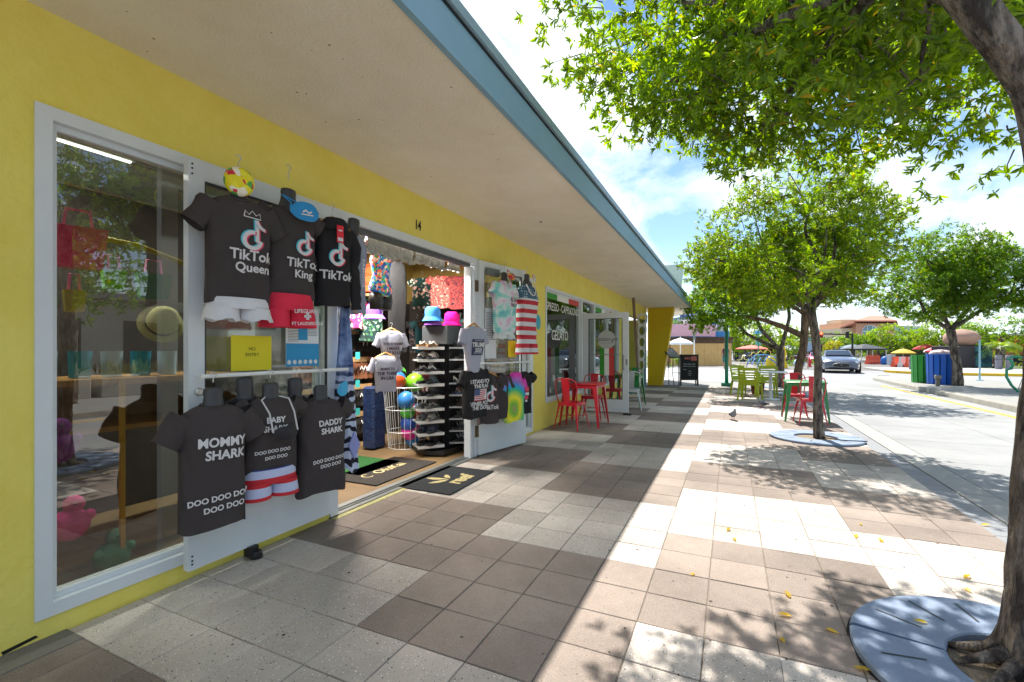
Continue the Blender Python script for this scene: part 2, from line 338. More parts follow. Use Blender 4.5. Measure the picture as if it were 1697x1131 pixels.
b = MB(); b.quad((-60, 18.05, -.014), (1.9, 18.05, -.014), (1.9, 20.85, -.014), (-60, 20.85, -.014)); b.build('corner_pavement', M('corner_concrete', S(144, 142, 139), rough=.9, var=.12, scale=1.5), road)
b = MB()
for k in range(11): b.quad((-7, 22+k*1.25, -.005), (1.6, 22+k*1.25, -.005), (1.6, 22.6+k*1.25, -.005), (-7, 22.6+k*1.25, -.005))
b.build('crosswalk_bars', m_wline, road)
b = MB(); b.quad((5.02, -8, -.002), (5.16, -8, -.002), (5.16, 21.5, -.002), (5.02, 21.5, -.002)); b.build('yellow_line', m_yline, road)
b = MB(); b.quad((1.9, 34.4, -.004), (40, 34.4, -.004), (40, 35.4, -.004), (1.9, 35.4, -.004)); b.build('cross_lane', M('asphalt_band', S(150, 152, 155), rough=.9, var=.1, scale=.8), road)
# island with kerb on the right
isl = MB(); poly = [(5.72, -8), (5.72, 22), (5.8, 25), (6.2, 26.8), (6.8, 27.2), (9.6, 27.0), (9.6, -8)]
isl.prism(poly, .14, 'z', (0, 0, -.02)); island = isl.build('traffic_island', M('island_concrete', S(142, 141, 137), rough=.9, var=.1, scale=1.2, bump=.2), kind='structure')
kb = MB(); off = [(5.56, -8), (5.56, 22.1), (5.66, 25.2), (6.1, 27), (6.75, 27.4)]
kb.loft([[(x, y, -.02), (x+.03, y, .10), (x+.07, y, .125), (x+.17, y, .125)] for x, y in off], closed=False, cap0=False, cap1=False); kb.build('kerb', M('kerb_concrete', S(150, 147, 138), rough=.92, var=.2, scale=3, bump=.3), island)
# far pavement behind the bollards with a yellow painted kerb
fp = MB(); fp.prism([(8.5, 33.5), (9.3, 32.4), (11, 31.9), (60, 33.0), (60, 46), (8.5, 40.5)], .12, 'z', (0, 0, -.02)); far_pave = fp.build('corner_plaza', M('plaza_concrete', S(176, 172, 166), rough=.9, var=.1), kind='structure')
kb = MB(); pts = [(8.3, 34.2), (8.55, 33.3), (9.3, 32.2), (11, 31.75), (60, 32.85)]
kb.loft([[(x, y-.02, -.02), (x, y+.02, .13), (x, y+.25, .135), (x, y+.3, .0)] for x, y in pts], closed=False, cap0=False, cap1=False); kb.build('yellow_kerb', M('kerb_yellow', S(226, 184, 40), rough=.7, var=.1), far_pave)

# ================================================================ SHOP BUILDING
XF = -2.86
m_yel = M('yellow_render', S(226, 208, 88), rough=.75, var=.05, scale=2.2, col2=S(236, 222, 116), bump=.35, bscale=28)
m_sof = M('soffit_plaster', S(224, 213, 192), rough=.9, var=.06, scale=1.6, col2=S(238, 230, 214), bump=.5, bscale=60)
m_blue = M('fascia_blue', S(126, 162, 182), rough=.6, var=.06, scale=1.5, bump=.15)
m_alu = M('white_aluminium', S(214, 220, 224), rough=.35, var=.03, spec=.5)
m_metal = M('brushed_metal', S(150, 150, 150), rough=.35, metal=.9, var=.08)
m_black = M('black_metal', S(26, 26, 28), rough=.45, var=.1)
m_glass = glass('window_glass', (.86, .90, .88), 2.0); m_glass2 = glass('door_glass', (.90, .93, .92), 1.7)
bld = thing('shop_building', 'long low yellow shop building with a deep plaster canopy, blue fascia and open storefronts', 'building', (XF, 8, 0))
w = MB(); XB = XF-.2
def wb(y0, y1, z0, z1, x0=XB, x1=XF): w.box(x0, x1, y0, y1, z0, z1)
wb(-6, .985, -.01, 2.9); wb(.985, 6.86, 2.462, 2.9); wb(.985, 2.70, -.01, .092); wb(5.10, 6.86, -.01, .03); wb(6.86, 7.42, -.01, 2.9)
wb(7.42, 13.3, 2.43, 2.9); wb(7.42, 9.57, -.01, .415); wb(10.6, 13.2, -.01, .415); wb(13.2, 13.62, -.01, 2.43); wb(13.3, 18.0, 2.431, 2.9); wb(17.6, 18.0, -.01, 2.43, -3.6, XF)
w.build('wall', m_yel, bld, True)
f = MB(); f.loft([[(XF+.05, 18.0, 0), (-2.30, 18.0, 0), (-2.30, 18.45, 0), (XF+.05, 18.45, 0)], [(XF+.05, 18.0, 2.9), (-1.88, 18.0, 2.9), (-1.88, 18.45, 2.9), (XF+.05, 18.45, 2.9)]])
f.build('pillar', M('pillar_yellow', S(226, 192, 22), rough=.7, var=.04, bump=.2), bld, True)
s = MB(); s.prism([(XF-.3, -8), (-1.36, -8), (-1.36, 21.2), (XF-.3, 23.6)], .22, 'z', (0, 0, 2.90)); s.build('soffit', m_sof, bld, True)
s = MB(); s.box(-1.36, -1.325, -8, 21.24, 2.885, 3.105); s.build('fascia', m_blue, bld, True)
s = MB(); s.loft([[(-1.36, 21.24, 2.885), (-1.36, 21.27, 2.885), (XF-.3, 23.65, 2.885), (XF-.3, 23.62, 2.885)], [(-1.36, 21.24, 3.105), (-1.36, 21.27, 3.105), (XF-.3, 23.65, 3.105), (XF-.3, 23.62, 3.105)]]); s.build('fascia', m_blue, bld, True)
# metal drip edge in lengths that lap a little unevenly, with a dark gap below
s = MB(); s.box(-1.345, -1.318, -8, 21.2, 3.106, 3.122); s.build('drip_gap', m_black, bld, True)
yy = -8
while yy < 21.2:
    L = rnd.uniform(2.2, 3.1); y1 = min(21.25, yy+L); d = rnd.uniform(0, .006)
    s = MB(); s.box(-1.36, -1.298-d, yy+.002, y1, 3.123+d*.5, 3.185); s.build('drip_edge', M('drip_metal', S(140, 164, 178), rough=.45, var=.08, metal=.2), bld, True); yy = y1
s = MB(); s.prism([(-8, -8), (-1.4, -8), (-1.4, 21), (-8, 23.5)], .05, 'z', (0, 0, 3.125)); s.build('roof', M('roof_felt', S(150, 150, 146), rough=.95), bld, True)
s = MB(); s.loft([[(-2.6, 18.9, 3.17), (-1.78, 18.9, 3.17), (-1.78, 19.2, 3.17), (-2.6, 19.2, 3.17)], [(-2.6, 18.9, 4.62), (-1.62, 18.9, 4.62), (-1.62, 19.2, 4.62), (-2.6, 19.2, 4.62)]]); s.build('roof_fin', M('mint_paint', S(196, 214, 204), rough=.7), bld, True)
pr = Print(lambda x, z: 0, .0)
for t_, zc_ in (('14', 0),): pr.text(t_, .13, 0, 0, bold=.03, sx=.8)
for v in range(len(pr.mb.v)):
    x, y, z = pr.mb.v[v]; pr.mb.v[v] = (XF+.006, 3.845+x, 2.585+z)
pr.mb.build('house_number', m_black, bld, True)
pr = Print(lambda x, z: 0, 0).disc(0, 0, 1, 28); pr.mb.v = [(XF+.004, 7.10+x*.105, 1.785+z*.125) for x, y, z in pr.mb.v]; st = pr.mb.build('wall_sticker', M('sticker_blue', S(58, 168, 190), rough=.5, var=0), bld, True)
pr = Print(lambda x, z: 0, 0).text('EASY  CARE', .045, 0, .02, sx=.9).text('shop local', .03, 0, -.035); pr.mb.v = [(XF+.008, 7.10+x, 1.785+z) for x, y, z in pr.mb.v]; 
# far corner: dark gap where the render has broken away at the wall foot, small marks
b = MB(); b.prism([(0.885, .005), (1.0, .02), (.99, .032), (.88, .02)], .003, 'x', (XF+.0005, 0, 0)); b.build('render_chip', m_black, bld, True)
# small round anchors in the soffit
b = MB()
for x, y in ((-2.2, 9.9), (-2.1, 5.3), (-2.25, 13.8)): b.lathe([(.018, -.006), (.018, 0)], (x, y, 2.898), 10)
b.build('soffit_anchor', M('grey_plastic', S(120, 116, 108)), bld, True)

b = MB()
for k in range(90):
    x, y, r_ = rnd.uniform(-2.8, -1.4), rnd.uniform(.6, 9), rnd.choice([.003, .004, .006]); b.add([(x+r_*cos(2*pi*q/6)*rnd.uniform(.6, 1.6), y+r_*sin(2*pi*q/6)*rnd.uniform(.6, 1.6), 2.8992) for q in range(6)], [tuple(range(6))])
b.build('plaster_pits', M('pit_brown', S(120, 100, 70), rough=1), bld, True, kind='stuff')

def frame_win(y0, y1, z0, z1, fwd=.06, x=XF, dep=.10, mull=(), parent=bld, gl=m_glass, name='window', inner=True, gx=None):
    root = part(name, parent); b = MB(); xa, xb = x-dep, x+.012
    b.box(xa, xb, y0, y0+fwd, z0, z1); b.box(xa, xb, y1-fwd, y1, z0, z1); b.box(xa, xb, y0+fwd, y1-fwd, z1-fwd, z1); b.box(xa, xb, y0+fwd, y1-fwd, z0, z0+fwd)
    if inner:
        q = fwd+.028; xi = x-.028
        b.box(xa+.01, xi, y0+fwd, y0+q, z0+fwd, z1-fwd); b.box(xa+.01, xi, y1-q, y1-fwd, z0+fwd, z1-fwd); b.box(xa+.01, xi, y0+q, y1-q, z1-q, z1-fwd); b.box(xa+.01, xi, y0+q, y1-q, z0+fwd, z0+q)
    for y in mull: b.box(xa+.003, xb-.004, y-.03, y+.03, z0+fwd+.001, z1-fwd-.001)
    b.build('frame', m_alu, root, True)
    gx = gx or x-.05
    gm = MB(); gm.box(gx-.004, gx, y0+fwd, y1-fwd, z0+fwd, z1-fwd); gm.build('pane', gl, root, True)
    return root
win1 = frame_win(.985, 2.70, .095, 2.46, .062, gl=glass('display_glass', (.66, .70, .68), 2.7))
frame_win(5.10, 6.858, .035, 2.462, .06)
# sill strip / sliding track, door threshold and header
b = MB(); b.box(-3.02, -2.845, 2.70, 5.10, -.01, .012); b.box(-2.945, -2.935, 2.70, 5.10, .012, .022); b.box(-2.905, -2.895, 2.70, 5.10, .012, .022); b.build('threshold', M('threshold_metal', S(150, 152, 150), rough=.4, metal=.7, var=.12, scale=9), bld, True)
b = MB(); b.box(-2.845, -2.79, 2.70, 3.6, -.004, .004); b.build('paint_smear', M('worn_yellow', S(178, 172, 120), rough=.9, var=.3, scale=20), bld, True)
b = MB(); b.box(-2.96, -2.845, 2.70, 5.10, 2.385, 2.461); b.build('door_header', m_alu, bld, True)
b = MB(); b.box(-2.95, -2.88, 2.78, 4.93, 2.345, 2.384); b.build('header_track', M('dark_aluminium', S(96, 98, 102), rough=.4, metal=.5), bld, True)
b = MB(); b.box(-2.95, -2.845, 2.70, 2.78, .0, 2.385); b.build('door_jamb', m_alu, bld, True)
b = MB(); b.box(-2.95, -2.86, 4.90, 4.955, 0, 2.345); b.box(-2.95, -2.845, 4.975, 5.04, 0, 2.384); b.build('door_jamb', m_alu, bld, True)
b = MB()
for z in (.32, 1.25, 2.12): b.box(-2.845, -2.835, 4.98, 5.07, z-.07, z+.07); b.tube([(-2.83, 5.03, z-.07), (-2.83, 5.03, z+.07)], .010)
b.build('hinge', M('bronze_hinge', S(122, 108, 84), rough=.4, metal=.8), bld, True)
# crumpled clear valance strips hanging from the header
mv = M('clear_plastic', S(176, 172, 160), rough=.25, var=.25, scale=12, bump=.8, bscale=18)
for a, bb, h in ((2.8, 3.25, .12), (3.26, 3.95, .16), (3.97, 4.55, .13), (4.6, 4.86, .10)):
    b = MB(); n = 16
    rows = [[(-2.99+.012*sin(k*2.1+r_*1.7)*r_+rnd.uniform(-.004, .004), a+(bb-a)*k/n, 2.375-h*r_/3-(.012*sin(k) if r_ == 3 else 0)) for k in range(n+1)] for r_ in range(4)]
    b.loft(rows, closed=False, cap0=False, cap1=False); b.build('valance_strip', mv, bld, True)

# ---- door leaves, built along local x (0..w), outer face towards -y
def leaf(w_, name='door', loc=(0, 0, 0), rz=0, z0=.08, z1=2.41, st=.09, top=.10, bot=.46, parent=bld, th=.045, gl=m_glass2, mat=None):
    i = PM(parent).inverted(); p = i @ Vector(loc); d = part(name, parent, p, rz); b = MB(); m = mat or m_alu
    b.box(0, st, 0, th, z0, z1); b.box(w_-st, w_, 0, th, z0, z1); b.box(st, w_-st, .001, th-.001, z1-top, z1-.001); b.box(st, w_-st, .001, th-.001, z0+.001, z0+bot); b.build('stiles', m, d)
    b = MB(); b.box(st, w_-st, th*.45, th*.55, z0+bot, z1-top); b.build('pane', gl, d)
    b = MB()
    for (xa, xb, za, zb) in ((st, w_-st, z0+bot, z0+bot+.012), (st, w_-st, z1-top-.012, z1-top), (st, st+.012, z0+bot+.012, z1-top-.012), (w_-st-.012, w_-st, z0+bot+.012, z1-top-.012)): b.box(xa, xb, .006, th*.44, za, zb)
    b.build('glazing_bead', M('rubber_dark', S(60, 60, 62), rough=.7), d)
    return d
d1 = leaf(1.09, 'shop_door', (-2.758, 1.59, 0), R(90))
# little holes / lock / doorstop / rail on the first leaf
b = MB()
for z in (.115, .135, .16, 2.33, 2.36, 2.385): b.lathe([(.006, 0), (.006, .003)], (0, 0, 0), 8); b.v[-16:] = [(.02+x, -.002+zz*0-.001*(zz > 0), z+y) for x, y, zz in b.v[-16:]]
b.build('screw_hole', m_black, d1)
b = MB(); b.lathe([(.024, 0), (.024, .012), (.016, .018)], (0, 0, 0), 16); b.v = [(.055+x, -z, 1.09+y) for x, y, z in b.v]; b.build('lock', M('lock_metal', S(190, 190, 186), rough=.3, metal=.6), d1)
b = MB(); b.tube([(-.02, -.14, 1.185), (1.06, -.14, 1.185)], .012, 10); b.tube([(.05, 0, 1.185), (.05, -.14, 1.185)], .008, 6); b.tube([(1.0, 0, 1.185), (1.0, -.14, 1.185)], .008, 6); b.build('hanging_rail', m_white, d1)
b = MB(); b.lathe([(.035, 0), (.038, .012), (.03, .045), (.012, .05)], (.40, -.02, .004), 14); b.box(.35, .41, -.03, .03, .02, .085); b.build('door_stop', m_black, d1, smooth='auto')
d2 = leaf(.99, 'shop_door', (-2.805, 5.03, 0), R(90-11.8), z0=.03, z1=2.44)
b = MB(); b.tube([(-.18, -.13, 1.165), (.98, -.13, 1.165)], .012, 10); b.tube([(.05, 0, 1.165), (.05, -.13, 1.165)], .008, 6); b.tube([(.93, 0, 1.165), (.93, -.13, 1.165)], .008, 6); b.build('hanging_rail', m_white, d2)
b = MB(); b.box(.10, .34, -.05, 0, 2.27, 2.36); b.build('door_closer', M('closer_grey', S(128, 130, 132), rough=.35, metal=.6), d2)
# notices taped on the glass
def notice(parent, x0, x1, z0, z1, col, name='notice', y=-.004, lines=(), mcol=(40, 40, 50), blocks=()):
    b = MB(); b.box(x0, x1, y, y+.0015, z0, z1); o = b.build(name, M('paper_%d_%d_%d' % col, S(*col), rough=.6, var=.03), parent)
    p = Print(lambda x, z: y, .0012)
    for t_, sz, cx, cz_ in lines: p.text(t_, sz, x0+(x1-x0)*cx, z0+(z1-z0)*cz_, bold=.01)
    for (a, b_, c_, d_) in blocks: p.rect(x0+(x1-x0)*a, x0+(x1-x0)*b_, z0+(z1-z0)*c_, z0+(z1-z0)*d_, 1)
    if lines or blocks: p.build('notice_print', M('ink_%d_%d_%d' % mcol, S(*mcol), var=0), parent)
notice(d1, .245, .52, 1.20, 1.42, (232, 218, 30), 'yellow_notice', lines=(('NO', .03, .5, .62), ('ENTRY', .03, .5, .45)), mcol=(96, 90, 20))
notice(d1, .63, .91, 1.215, 1.60, (226, 232, 236), 'blue_notice', lines=(), mcol=(120, 128, 134), blocks=[(.06, .36, .93-.028*k, .94-.028*k) for k in range(18)]+[(.66, .94, .93-.028*k, .94-.028*k) for k in range(14)])
p = Print(lambda x, z: -.0052, .0008); p.rect(.63, .91, 1.215, 1.375, 1); p.rect(.73, .81, 1.40, 1.575, 1); p.build('notice_print', M('notice_blue', S(40, 150, 205), var=0), d1)
p = Print(lambda x, z: -.0062, .0008)
for k in range(6): p.disc(.655+k*.045, 1.245, .016, 12)
p.build('notice_print', m_white, d1)

# ---- gelato shop front
gw = frame_win(7.43, 9.57, .42, 2.425, .05, mull=())
m_g, m_r, m_w = M('decal_green', S(52, 150, 40), var=0, rough=.5), M('decal_red', S(206, 58, 56), var=0, rough=.5), M('decal_white', S(232, 232, 228), var=0, rough=.5)
def wall_print(fn, name, mat, parent, x=XF-.046, y0=0, z0=0):
    p = Print(lambda x, z: 0, 0); fn(p); p.mb.v = [(x, y0+a, z0+c) for a, _, c in p.mb.v]; return p.mb.build(name, mat, parent, True)
for k, m in enumerate((m_g, m_w, m_r)): wall_print(lambda p: p.rect(7.48+k*.68, 7.48+(k+1)*.68, 2.24, 2.375, 1), 'decal_stripe', m, gw)
wall_print(lambda p: p.text('ESPRESSO - CAPPUCCINO', .205, 0, 0, bold=.004, sx=.84), 'lettering', m_w, gw, y0=8.5, z0=2.10)
wall_print(lambda p: p.text('GELATO', .26, 0, 0, bold=.006, sx=.95), 'lettering', m_w, gw, y0=8.33, z0=1.59)
dr = part('shop_entrance', bld); b = MB()
b.box(XF-.1, XF+.008, 9.572, 9.63, 0, 2.43); b.box(XF-.1, XF+.008, 10.54, 10.598, 0, 2.43); b.box(XF-.1, XF+.008, 9.63, 10.54, 2.37, 2.43); b.box(XF-.1, XF+.008, 9.63, 10.54, 2.08, 2.14); b.build('frame', m_alu, dr, True)
b = MB(); b.box(XF-.054, XF-.05, 9.63, 10.54, 2.14, 2.37); b.build('pane', m_glass, dr, True)
gw2 = frame_win(10.6, 13.2, .42, 2.425, .05, mull=(11.9,))
for k, m in enumerate((m_g, m_w, m_r)): wall_print(lambda p: p.rect(10.66+k*.8, 10.66+(k+1)*.8, 2.24, 2.375, 1), 'decal_stripe', m, gw2)
gd = leaf(.95, 'gelato_door', (-2.82, 9.52, 0), R(2), z0=.05, z1=2.10, st=.12, top=.12, bot=.26)
p = Print(lambda x, z: .018, 0); p.disc(.50, 1.54, .19, 32); p.build('logo_disc', M('frosted_grey', S(186, 188, 186), var=0), gd)
p = Print(lambda x, z: .016, 0); p.text('gelato-go', .125, .50, 1.55, bold=.0, shear=.35, sp=.95).rect(.38, .62, 1.468, 1.473, 1); p.build('logo_text', M('logo_grey', S(80, 82, 84), var=0), gd)
for k, m in enumerate((m_g, m_w, m_r)): Print(lambda x, z: .018, 0).rect(.355+k*.098, .355+(k+1)*.098, .80, 1.375, 1).build('logo_stripe', m, gd)
b = MB(); b.tube([(.86, -.0, 1.22), (.86, -.05, 1.22), (.86, -.07, 1.19), (.86, -.07, .96), (.86, -.05, .93), (.86, 0, .93)], .011, 8); b.tube([(.12, -.03, 1.23), (.80, -.03, 1.23)], .006, 6); b.box(.895, .93, -.006, 0, 1.02, 1.14); b.build('handle', m_metal, gd)
b = MB(); b.box(.84, 1.0, -.04, .08, 0, .03); b.build('door_stop', m_black, gd)
# recessed entrance with blue jambs and perforated white fins
m_bj = M('blue_jamb', S(112, 158, 178), rough=.6, var=.05)
b = MB(); b.box(-3.62, -3.55, 13.62, 17.6, 0, 2.43); b.build('recess_wall', m_bj, bld, True)
frame_win(14.0, 15.6, .05, 2.2, .07, x=-3.53, dep=.02, inner=False, name='window'); frame_win(15.7, 17.3, .05, 2.2, .07, x=-3.53, dep=.02, inner=False, name='window')
b = MB(); b.box(-3.55, -2.7, 13.62, 17.6, -.004, .012); b.build('recess_floor', M('blue_step', S(96, 140, 165), rough=.7, var=.15), bld, True)
b = MB(); b.box(-2.86, -2.80, 17.30, 17.598, .0, 2.42); b.build('blue_jamb', m_bj, bld, True)
def fin(y, x0, x1, lean):
    b = MB(); H = 2.42; n = 7   # plate with oval holes made of bars
    wt, wb_ = .30, .12
    def X(z, u): ww = wb_+(wt-wb_)*z/H; return x0+lean*z/H+u*ww
    zs = [k*H/n for k in range(n+1)]
    for k in range(n):
        z0, z1 = zs[k], zs[k+1]; zc_ = (z0+z1)/2; seg = 14
        for q in range(seg):
            a0, a1 = 2*pi*q/seg, 2*pi*(q+1)/seg
            def E(a): return (X(zc_+sin(a)*.13, .5+.36*cos(a)), zc_+sin(a)*.13)
            def O(a):
                c_, s_ = cos(a), sin(a); m = max(abs(c_), abs(s_)); z = zc_+s_/m*(z1-z0)/2; return (X(z, .5+.5*c_/m), z)
            e0, e1, o0, o1 = E(a0), E(a1), O(a0), O(a1)
            V = [(p_[0], yy_, p_[1]) for yy_ in (y, y+.04) for p_ in (e0, e1, o1, o0)]
            b.add(V, [(0, 1, 2, 3), (4, 5, 6, 7), (0, 1, 5, 4)])
    b.build('perforated_fin', M('fin_white', S(206, 208, 206), rough=.6, var=.1, scale=8), bld, True)
fin(14.3, -2.50, 0, -.04)
b = MB(); b.loft([[(-2.50, 14.2, 0), (-2.44, 14.2, 0), (-2.44, 14.26, 0), (-2.50, 14.26, 0)], [(-2.68, 14.2, 2.9), (-2.6, 14.2, 2.9), (-2.6, 14.26, 2.9), (-2.68, 14.26, 2.9)]]); b.build('slanted_post', M('worn_post', S(134, 112, 96), rough=.7, var=.2), bld, True)

# ---- interiors
m_wood = M('floor_wood', S(108, 86, 58), rough=.45, var=.15, scale=3, col2=S(128, 104, 72))
m_dkwall = M('slat_wall', S(46, 38, 32), rough=.8, var=.2); m_yin = M('yellow_inner', S(176, 152, 84), rough=.85, var=.05)
room = MB(); room.box(-7.2, -3.02, .2, 7.1, -.02, .006); fl = room.build('shop_floor', m_wood, bld, True)
b = MB()
for k in range(1, 30): b.box(-7.2, -3.06, .2+k*.2-.0015, .2+k*.2+.0015, .0062, .0068)
b.build('board_joints', m_black, fl, kind='stuff')
b = MB(); b.box(-7.3, -7.2, .2, 7.1, 0, 2.8); b.box(-7.2, -3.06, .1, .2, 0, 2.8); b.box(-7.2, -3.06, 6.45, 6.55, 0, 2.8); b.build('inner_wall', m_yin, bld, True)
b = MB(); b.box(-7.3, -3.06, .1, 7.1, 2.8, 2.86); b.build('shop_ceiling', M('ceiling_tile', S(150, 148, 142), rough=.9), bld, True)
b = MB(); b.box(-4.98, -4.9, 3.4, 6.45, 0.02, 2.1); b.build('slat_wall_panel', m_dkwall, bld, True)
b = MB(); b.box(-4.7, -4.62, .21, 3.39, .01, 2.79); b.build('added_dimming_screen', M('added_screen_dark', S(52, 44, 38), rough=.9, var=.3), bld, True)  # added dark partition, put in to dim the interior behind the display window
b = MB(); b.box(-4.62, -3.06, .201, .24, .01, 2.79); b.build('added_dimming_screen', M('added_screen_dark', S(52, 44, 38)), bld, True)  # added dark lining on the side wall, dims the same window interior
b = MB(); b.box(-4.98, -4.9, 3.4, 6.45, 2.1, 2.8); b.build('partition_top', m_yin, bld, True)
b = MB(); b.box(-4.9, -3.06, 6.36, 6.449, 0.02, 2.15); b.build('slat_wall_panel', m_dkwall, bld, True)
for x, y, pw in ((-4.0, 4.3, 48), (-4.0, 1.3, 10)):
    b = MB(); b.box(x-.08, x+.08, y-.6, y+.6, 2.70, 2.76); fx = b.build('ceiling_lamp', m_white, bld, True)
    i_ = PM(fx).inverted(); b = MB(); b.box(x-.06, x+.06, y-.58, y+.58, 2.69, 2.699); b.build('lamp_tube', emis('lamp_light', (1, .97, .9), 1.2), fx, True)
    ld = bpy.data.lights.new('shop_lamp', 'AREA'); ld.shape = 'RECTANGLE'; ld.size = .12; ld.size_y = 1.1; ld.energy = pw; ld.color = (1, .95, .86); lo = bpy.data.objects.new('shop_lamp', ld); C.objects.link(lo); lo.location = (x, y, 2.68)
b = MB(); b.box(-6.5, -3.06, 7.1, 13.45, -.02, .004); b.build('cafe_floor', M('cafe_floor', S(86, 80, 74), rough=.5), bld, True)
b = MB(); b.box(-6.6, -6.5, 7.1, 13.5, 0, 2.8); b.box(-6.5, -3.06, 13.4, 13.5, 0, 2.8); b.box(-6.5, -3.06, 7.0, 7.1, 0, 2.8); b.box(-6.6, -3.06, 7.0, 13.5, 2.8, 2.86); b.build('inner_wall', M('cafe_wall', S(92, 84, 76), rough=.9), bld, True)
b = MB(); b.bbox(-4.9, -4.2, 8.3, 12.4, 0.01, 1.15, .03); b.build('cafe_counter', M('counter_white', S(190, 188, 184), rough=.4), bld, True)
b = MB(); b.bbox(-4.85, -4.25, 8.5, 10.2, 1.17, 1.38, .03); b.bbox(-4.8, -4.4, 10.6, 11.2, 1.17, 1.6, .03); b.build('display_case', M('case_steel', S(150, 156, 160), rough=.25, metal=.6), bld, True)
print('part2 ok')
# ================================================================ CLOTHING DISPLAYS (local: x right as seen from the front, front is -y)
def cloth(name, col, sc=9, **k): return M(name, S(*col), rough=.88, var=.07, scale=sc, bump=.25, bscale=130, spec=.2, **k)
m_char = cloth('charcoal_cotton', (70, 64, 64)); m_blk = cloth('black_cotton', (44, 43, 45)); m_grey = cloth('heather_grey', (168, 170, 186), 60)
m_form = M('form_plastic', S(60, 60, 64), rough=.45, var=.12, scale=5); m_print = M('print_white', S(214, 212, 214), rough=.8, var=0)
m_hook = M('hook_metal', S(190, 190, 190), rough=.3, metal=.7, var=0); m_hang = M('hanger_wood', S(196, 148, 84), rough=.5, var=.2, scale=20)
PROF = [(0, 1.0, .66), (.12, .99, .72), (.3, .965, .82), (.5, .955, .95), (.68, .97, 1.0), (.8, 1.0, .93), (.88, .97, .80), (.935, .86, .66), (.968, .66, .54), (.99, .46, .50), (1.0, .36, .47)]
def prof(t):
    t = max(0, min(1, t))
    for k in range(len(PROF)-1):
        a, b = PROF[k], PROF[k+1]
        if t <= b[0]: u = (t-a[0])/(b[0]-a[0]); return a[1]+(b[1]-a[1])*u, a[2]+(b[2]-a[2])*u
    return PROF[-1][1:]
class Shirt:
    def __init__(s, hw=.19, h=.6, dep=.085, seed=0, flat=1.0, taper=1.0, wr=1.0): s.hw, s.h, s.dep, s.seed, s.tp, s.wr = hw, h, dep*flat, seed, taper, wr
    def ab(s, z):
        t = z/s.h; a, b = prof(t); k = s.tp+(1-s.tp)*min(1, t/.7); return a*s.hw*k, b*s.dep
    def wrk(s, x, z):
        v = mn.noise(Vector((x*9+s.seed*3.1, z*3.2, s.seed)))*.014+mn.noise(Vector((x*22+z*9, z*12-x*14, s.seed+4)))*.006
        v += .010*sin(x*44+s.seed*1.7+z*3)*max(0, 1-z/s.h*1.1)+.012*(1-abs(mn.noise(Vector((x*7+z*4.5, z*2.2-x*5, s.seed*1.3))))*3.2)*.6
        ax = abs(x)/s.hw; v -= .012*sin((z/s.h*11-ax*7+s.seed))*max(0, ax-.3); v += .006*sin(z*38+x*20*(1 if x > 0 else -1)+s.seed)*max(0, .5-abs(z/s.h-.75)*2)
        return v*s.wr*(1-.6*max(0, 1-(abs(x)/.13)**3))
    def f(s, x, z):
        a, b = s.ab(z); u = min(.999, abs(x)/max(a, 1e-4)); return -b*(1-u**3.4)**(1/3.4)+s.wrk(x, z)
    def mesh(s, sleeve='short', n=64, lean=0):
        m = MB(); ts = [k/24*.8 for k in range(25)]+[.84, .88, .91, .935, .955, .968, .98, .99, 1.0]; rings = []
        for t in ts:
            z = t*s.h; a, b = s.ab(z); r = []
            for k in range(n):
                q = 2*pi*k/n; c_, s_ = cos(q), sin(q); x = a*math.copysign(abs(c_)**(2/3.4), c_); y = b*math.copysign(abs(s_)**(2/3.4), s_)
                zz = z+(.009*sin(q*3+s.seed) if t == 0 else 0)-(.02 if t == 1 and y < 0 else 0)
                r.append((x, y+s.wrk(x, z)*(1 if y < 0 else -.4), zz))
            rings.append(r)
        m.loft(rings, False, False)
        # ribbed neck band
        a, b = s.ab(s.h); m.tube([(a*cos(q)*1.04, b*sin(q)*1.22+s.wrk(0, s.h)*(sin(q) < 0), s.h-(.02 if sin(q) < 0 else 0)*abs(sin(q))) for q in [2*pi*k/20 for k in range(21)]], .006, 5, False)
        if sleeve:
            for sg in (-1, 1):
                L = {'short': .165, 'cap': .10, 'long': .56}[sleeve]; z0 = s.h*.905; x0 = s.hw*.80; ang = {'short': R(56+lean), 'cap': R(30), 'long': R(80+lean)}[sleeve]; rr = []
                K = 6 if sleeve != 'long' else 14
                for k in range(K+1):
                    u = k/K; bend = ang if sleeve != 'long' else ang*min(1, .55+u*1.1)
                    cx = x0+cos(bend)*L*u+(.03 if sleeve == 'long' else 0)*min(1, u*4); cz_ = z0-sin(bend)*L*u; rad = s.h*.118*(1-.12*u) if sleeve != 'long' else s.h*.10*(1-.4*u); ring = []
                    for q in range(16):
                        th = 2*pi*q/16; ww = .006*sin(th*3+u*7+s.seed)*(1 if u > .1 else 0)+(.006*sin(u*40+th*2) if sleeve == 'long' else 0)
                        ux = sin(bend); uz = cos(bend); rq = rad+ww
                        ring.append((sg*(cx+cos(th)*rq*ux), sin(th)*rq*.72, cz_+cos(th)*rq*uz))
                    rr.append(ring)
                m.loft(rr, False, False)
        return m
def torso(parent, h, hw, mat=m_form, neck=.07, low=False):
    b = MB(); b.lathe([(hw*.48, -.04), (hw*.44, -.015), (hw*.36, .0), (.052, .025), (.047, .06), (.05, .085), (.046, .105), (.03, .112)], (0, 0, h-.02), 20, 1, .62)
    b.build('torso_form', mat, parent, smooth=True)
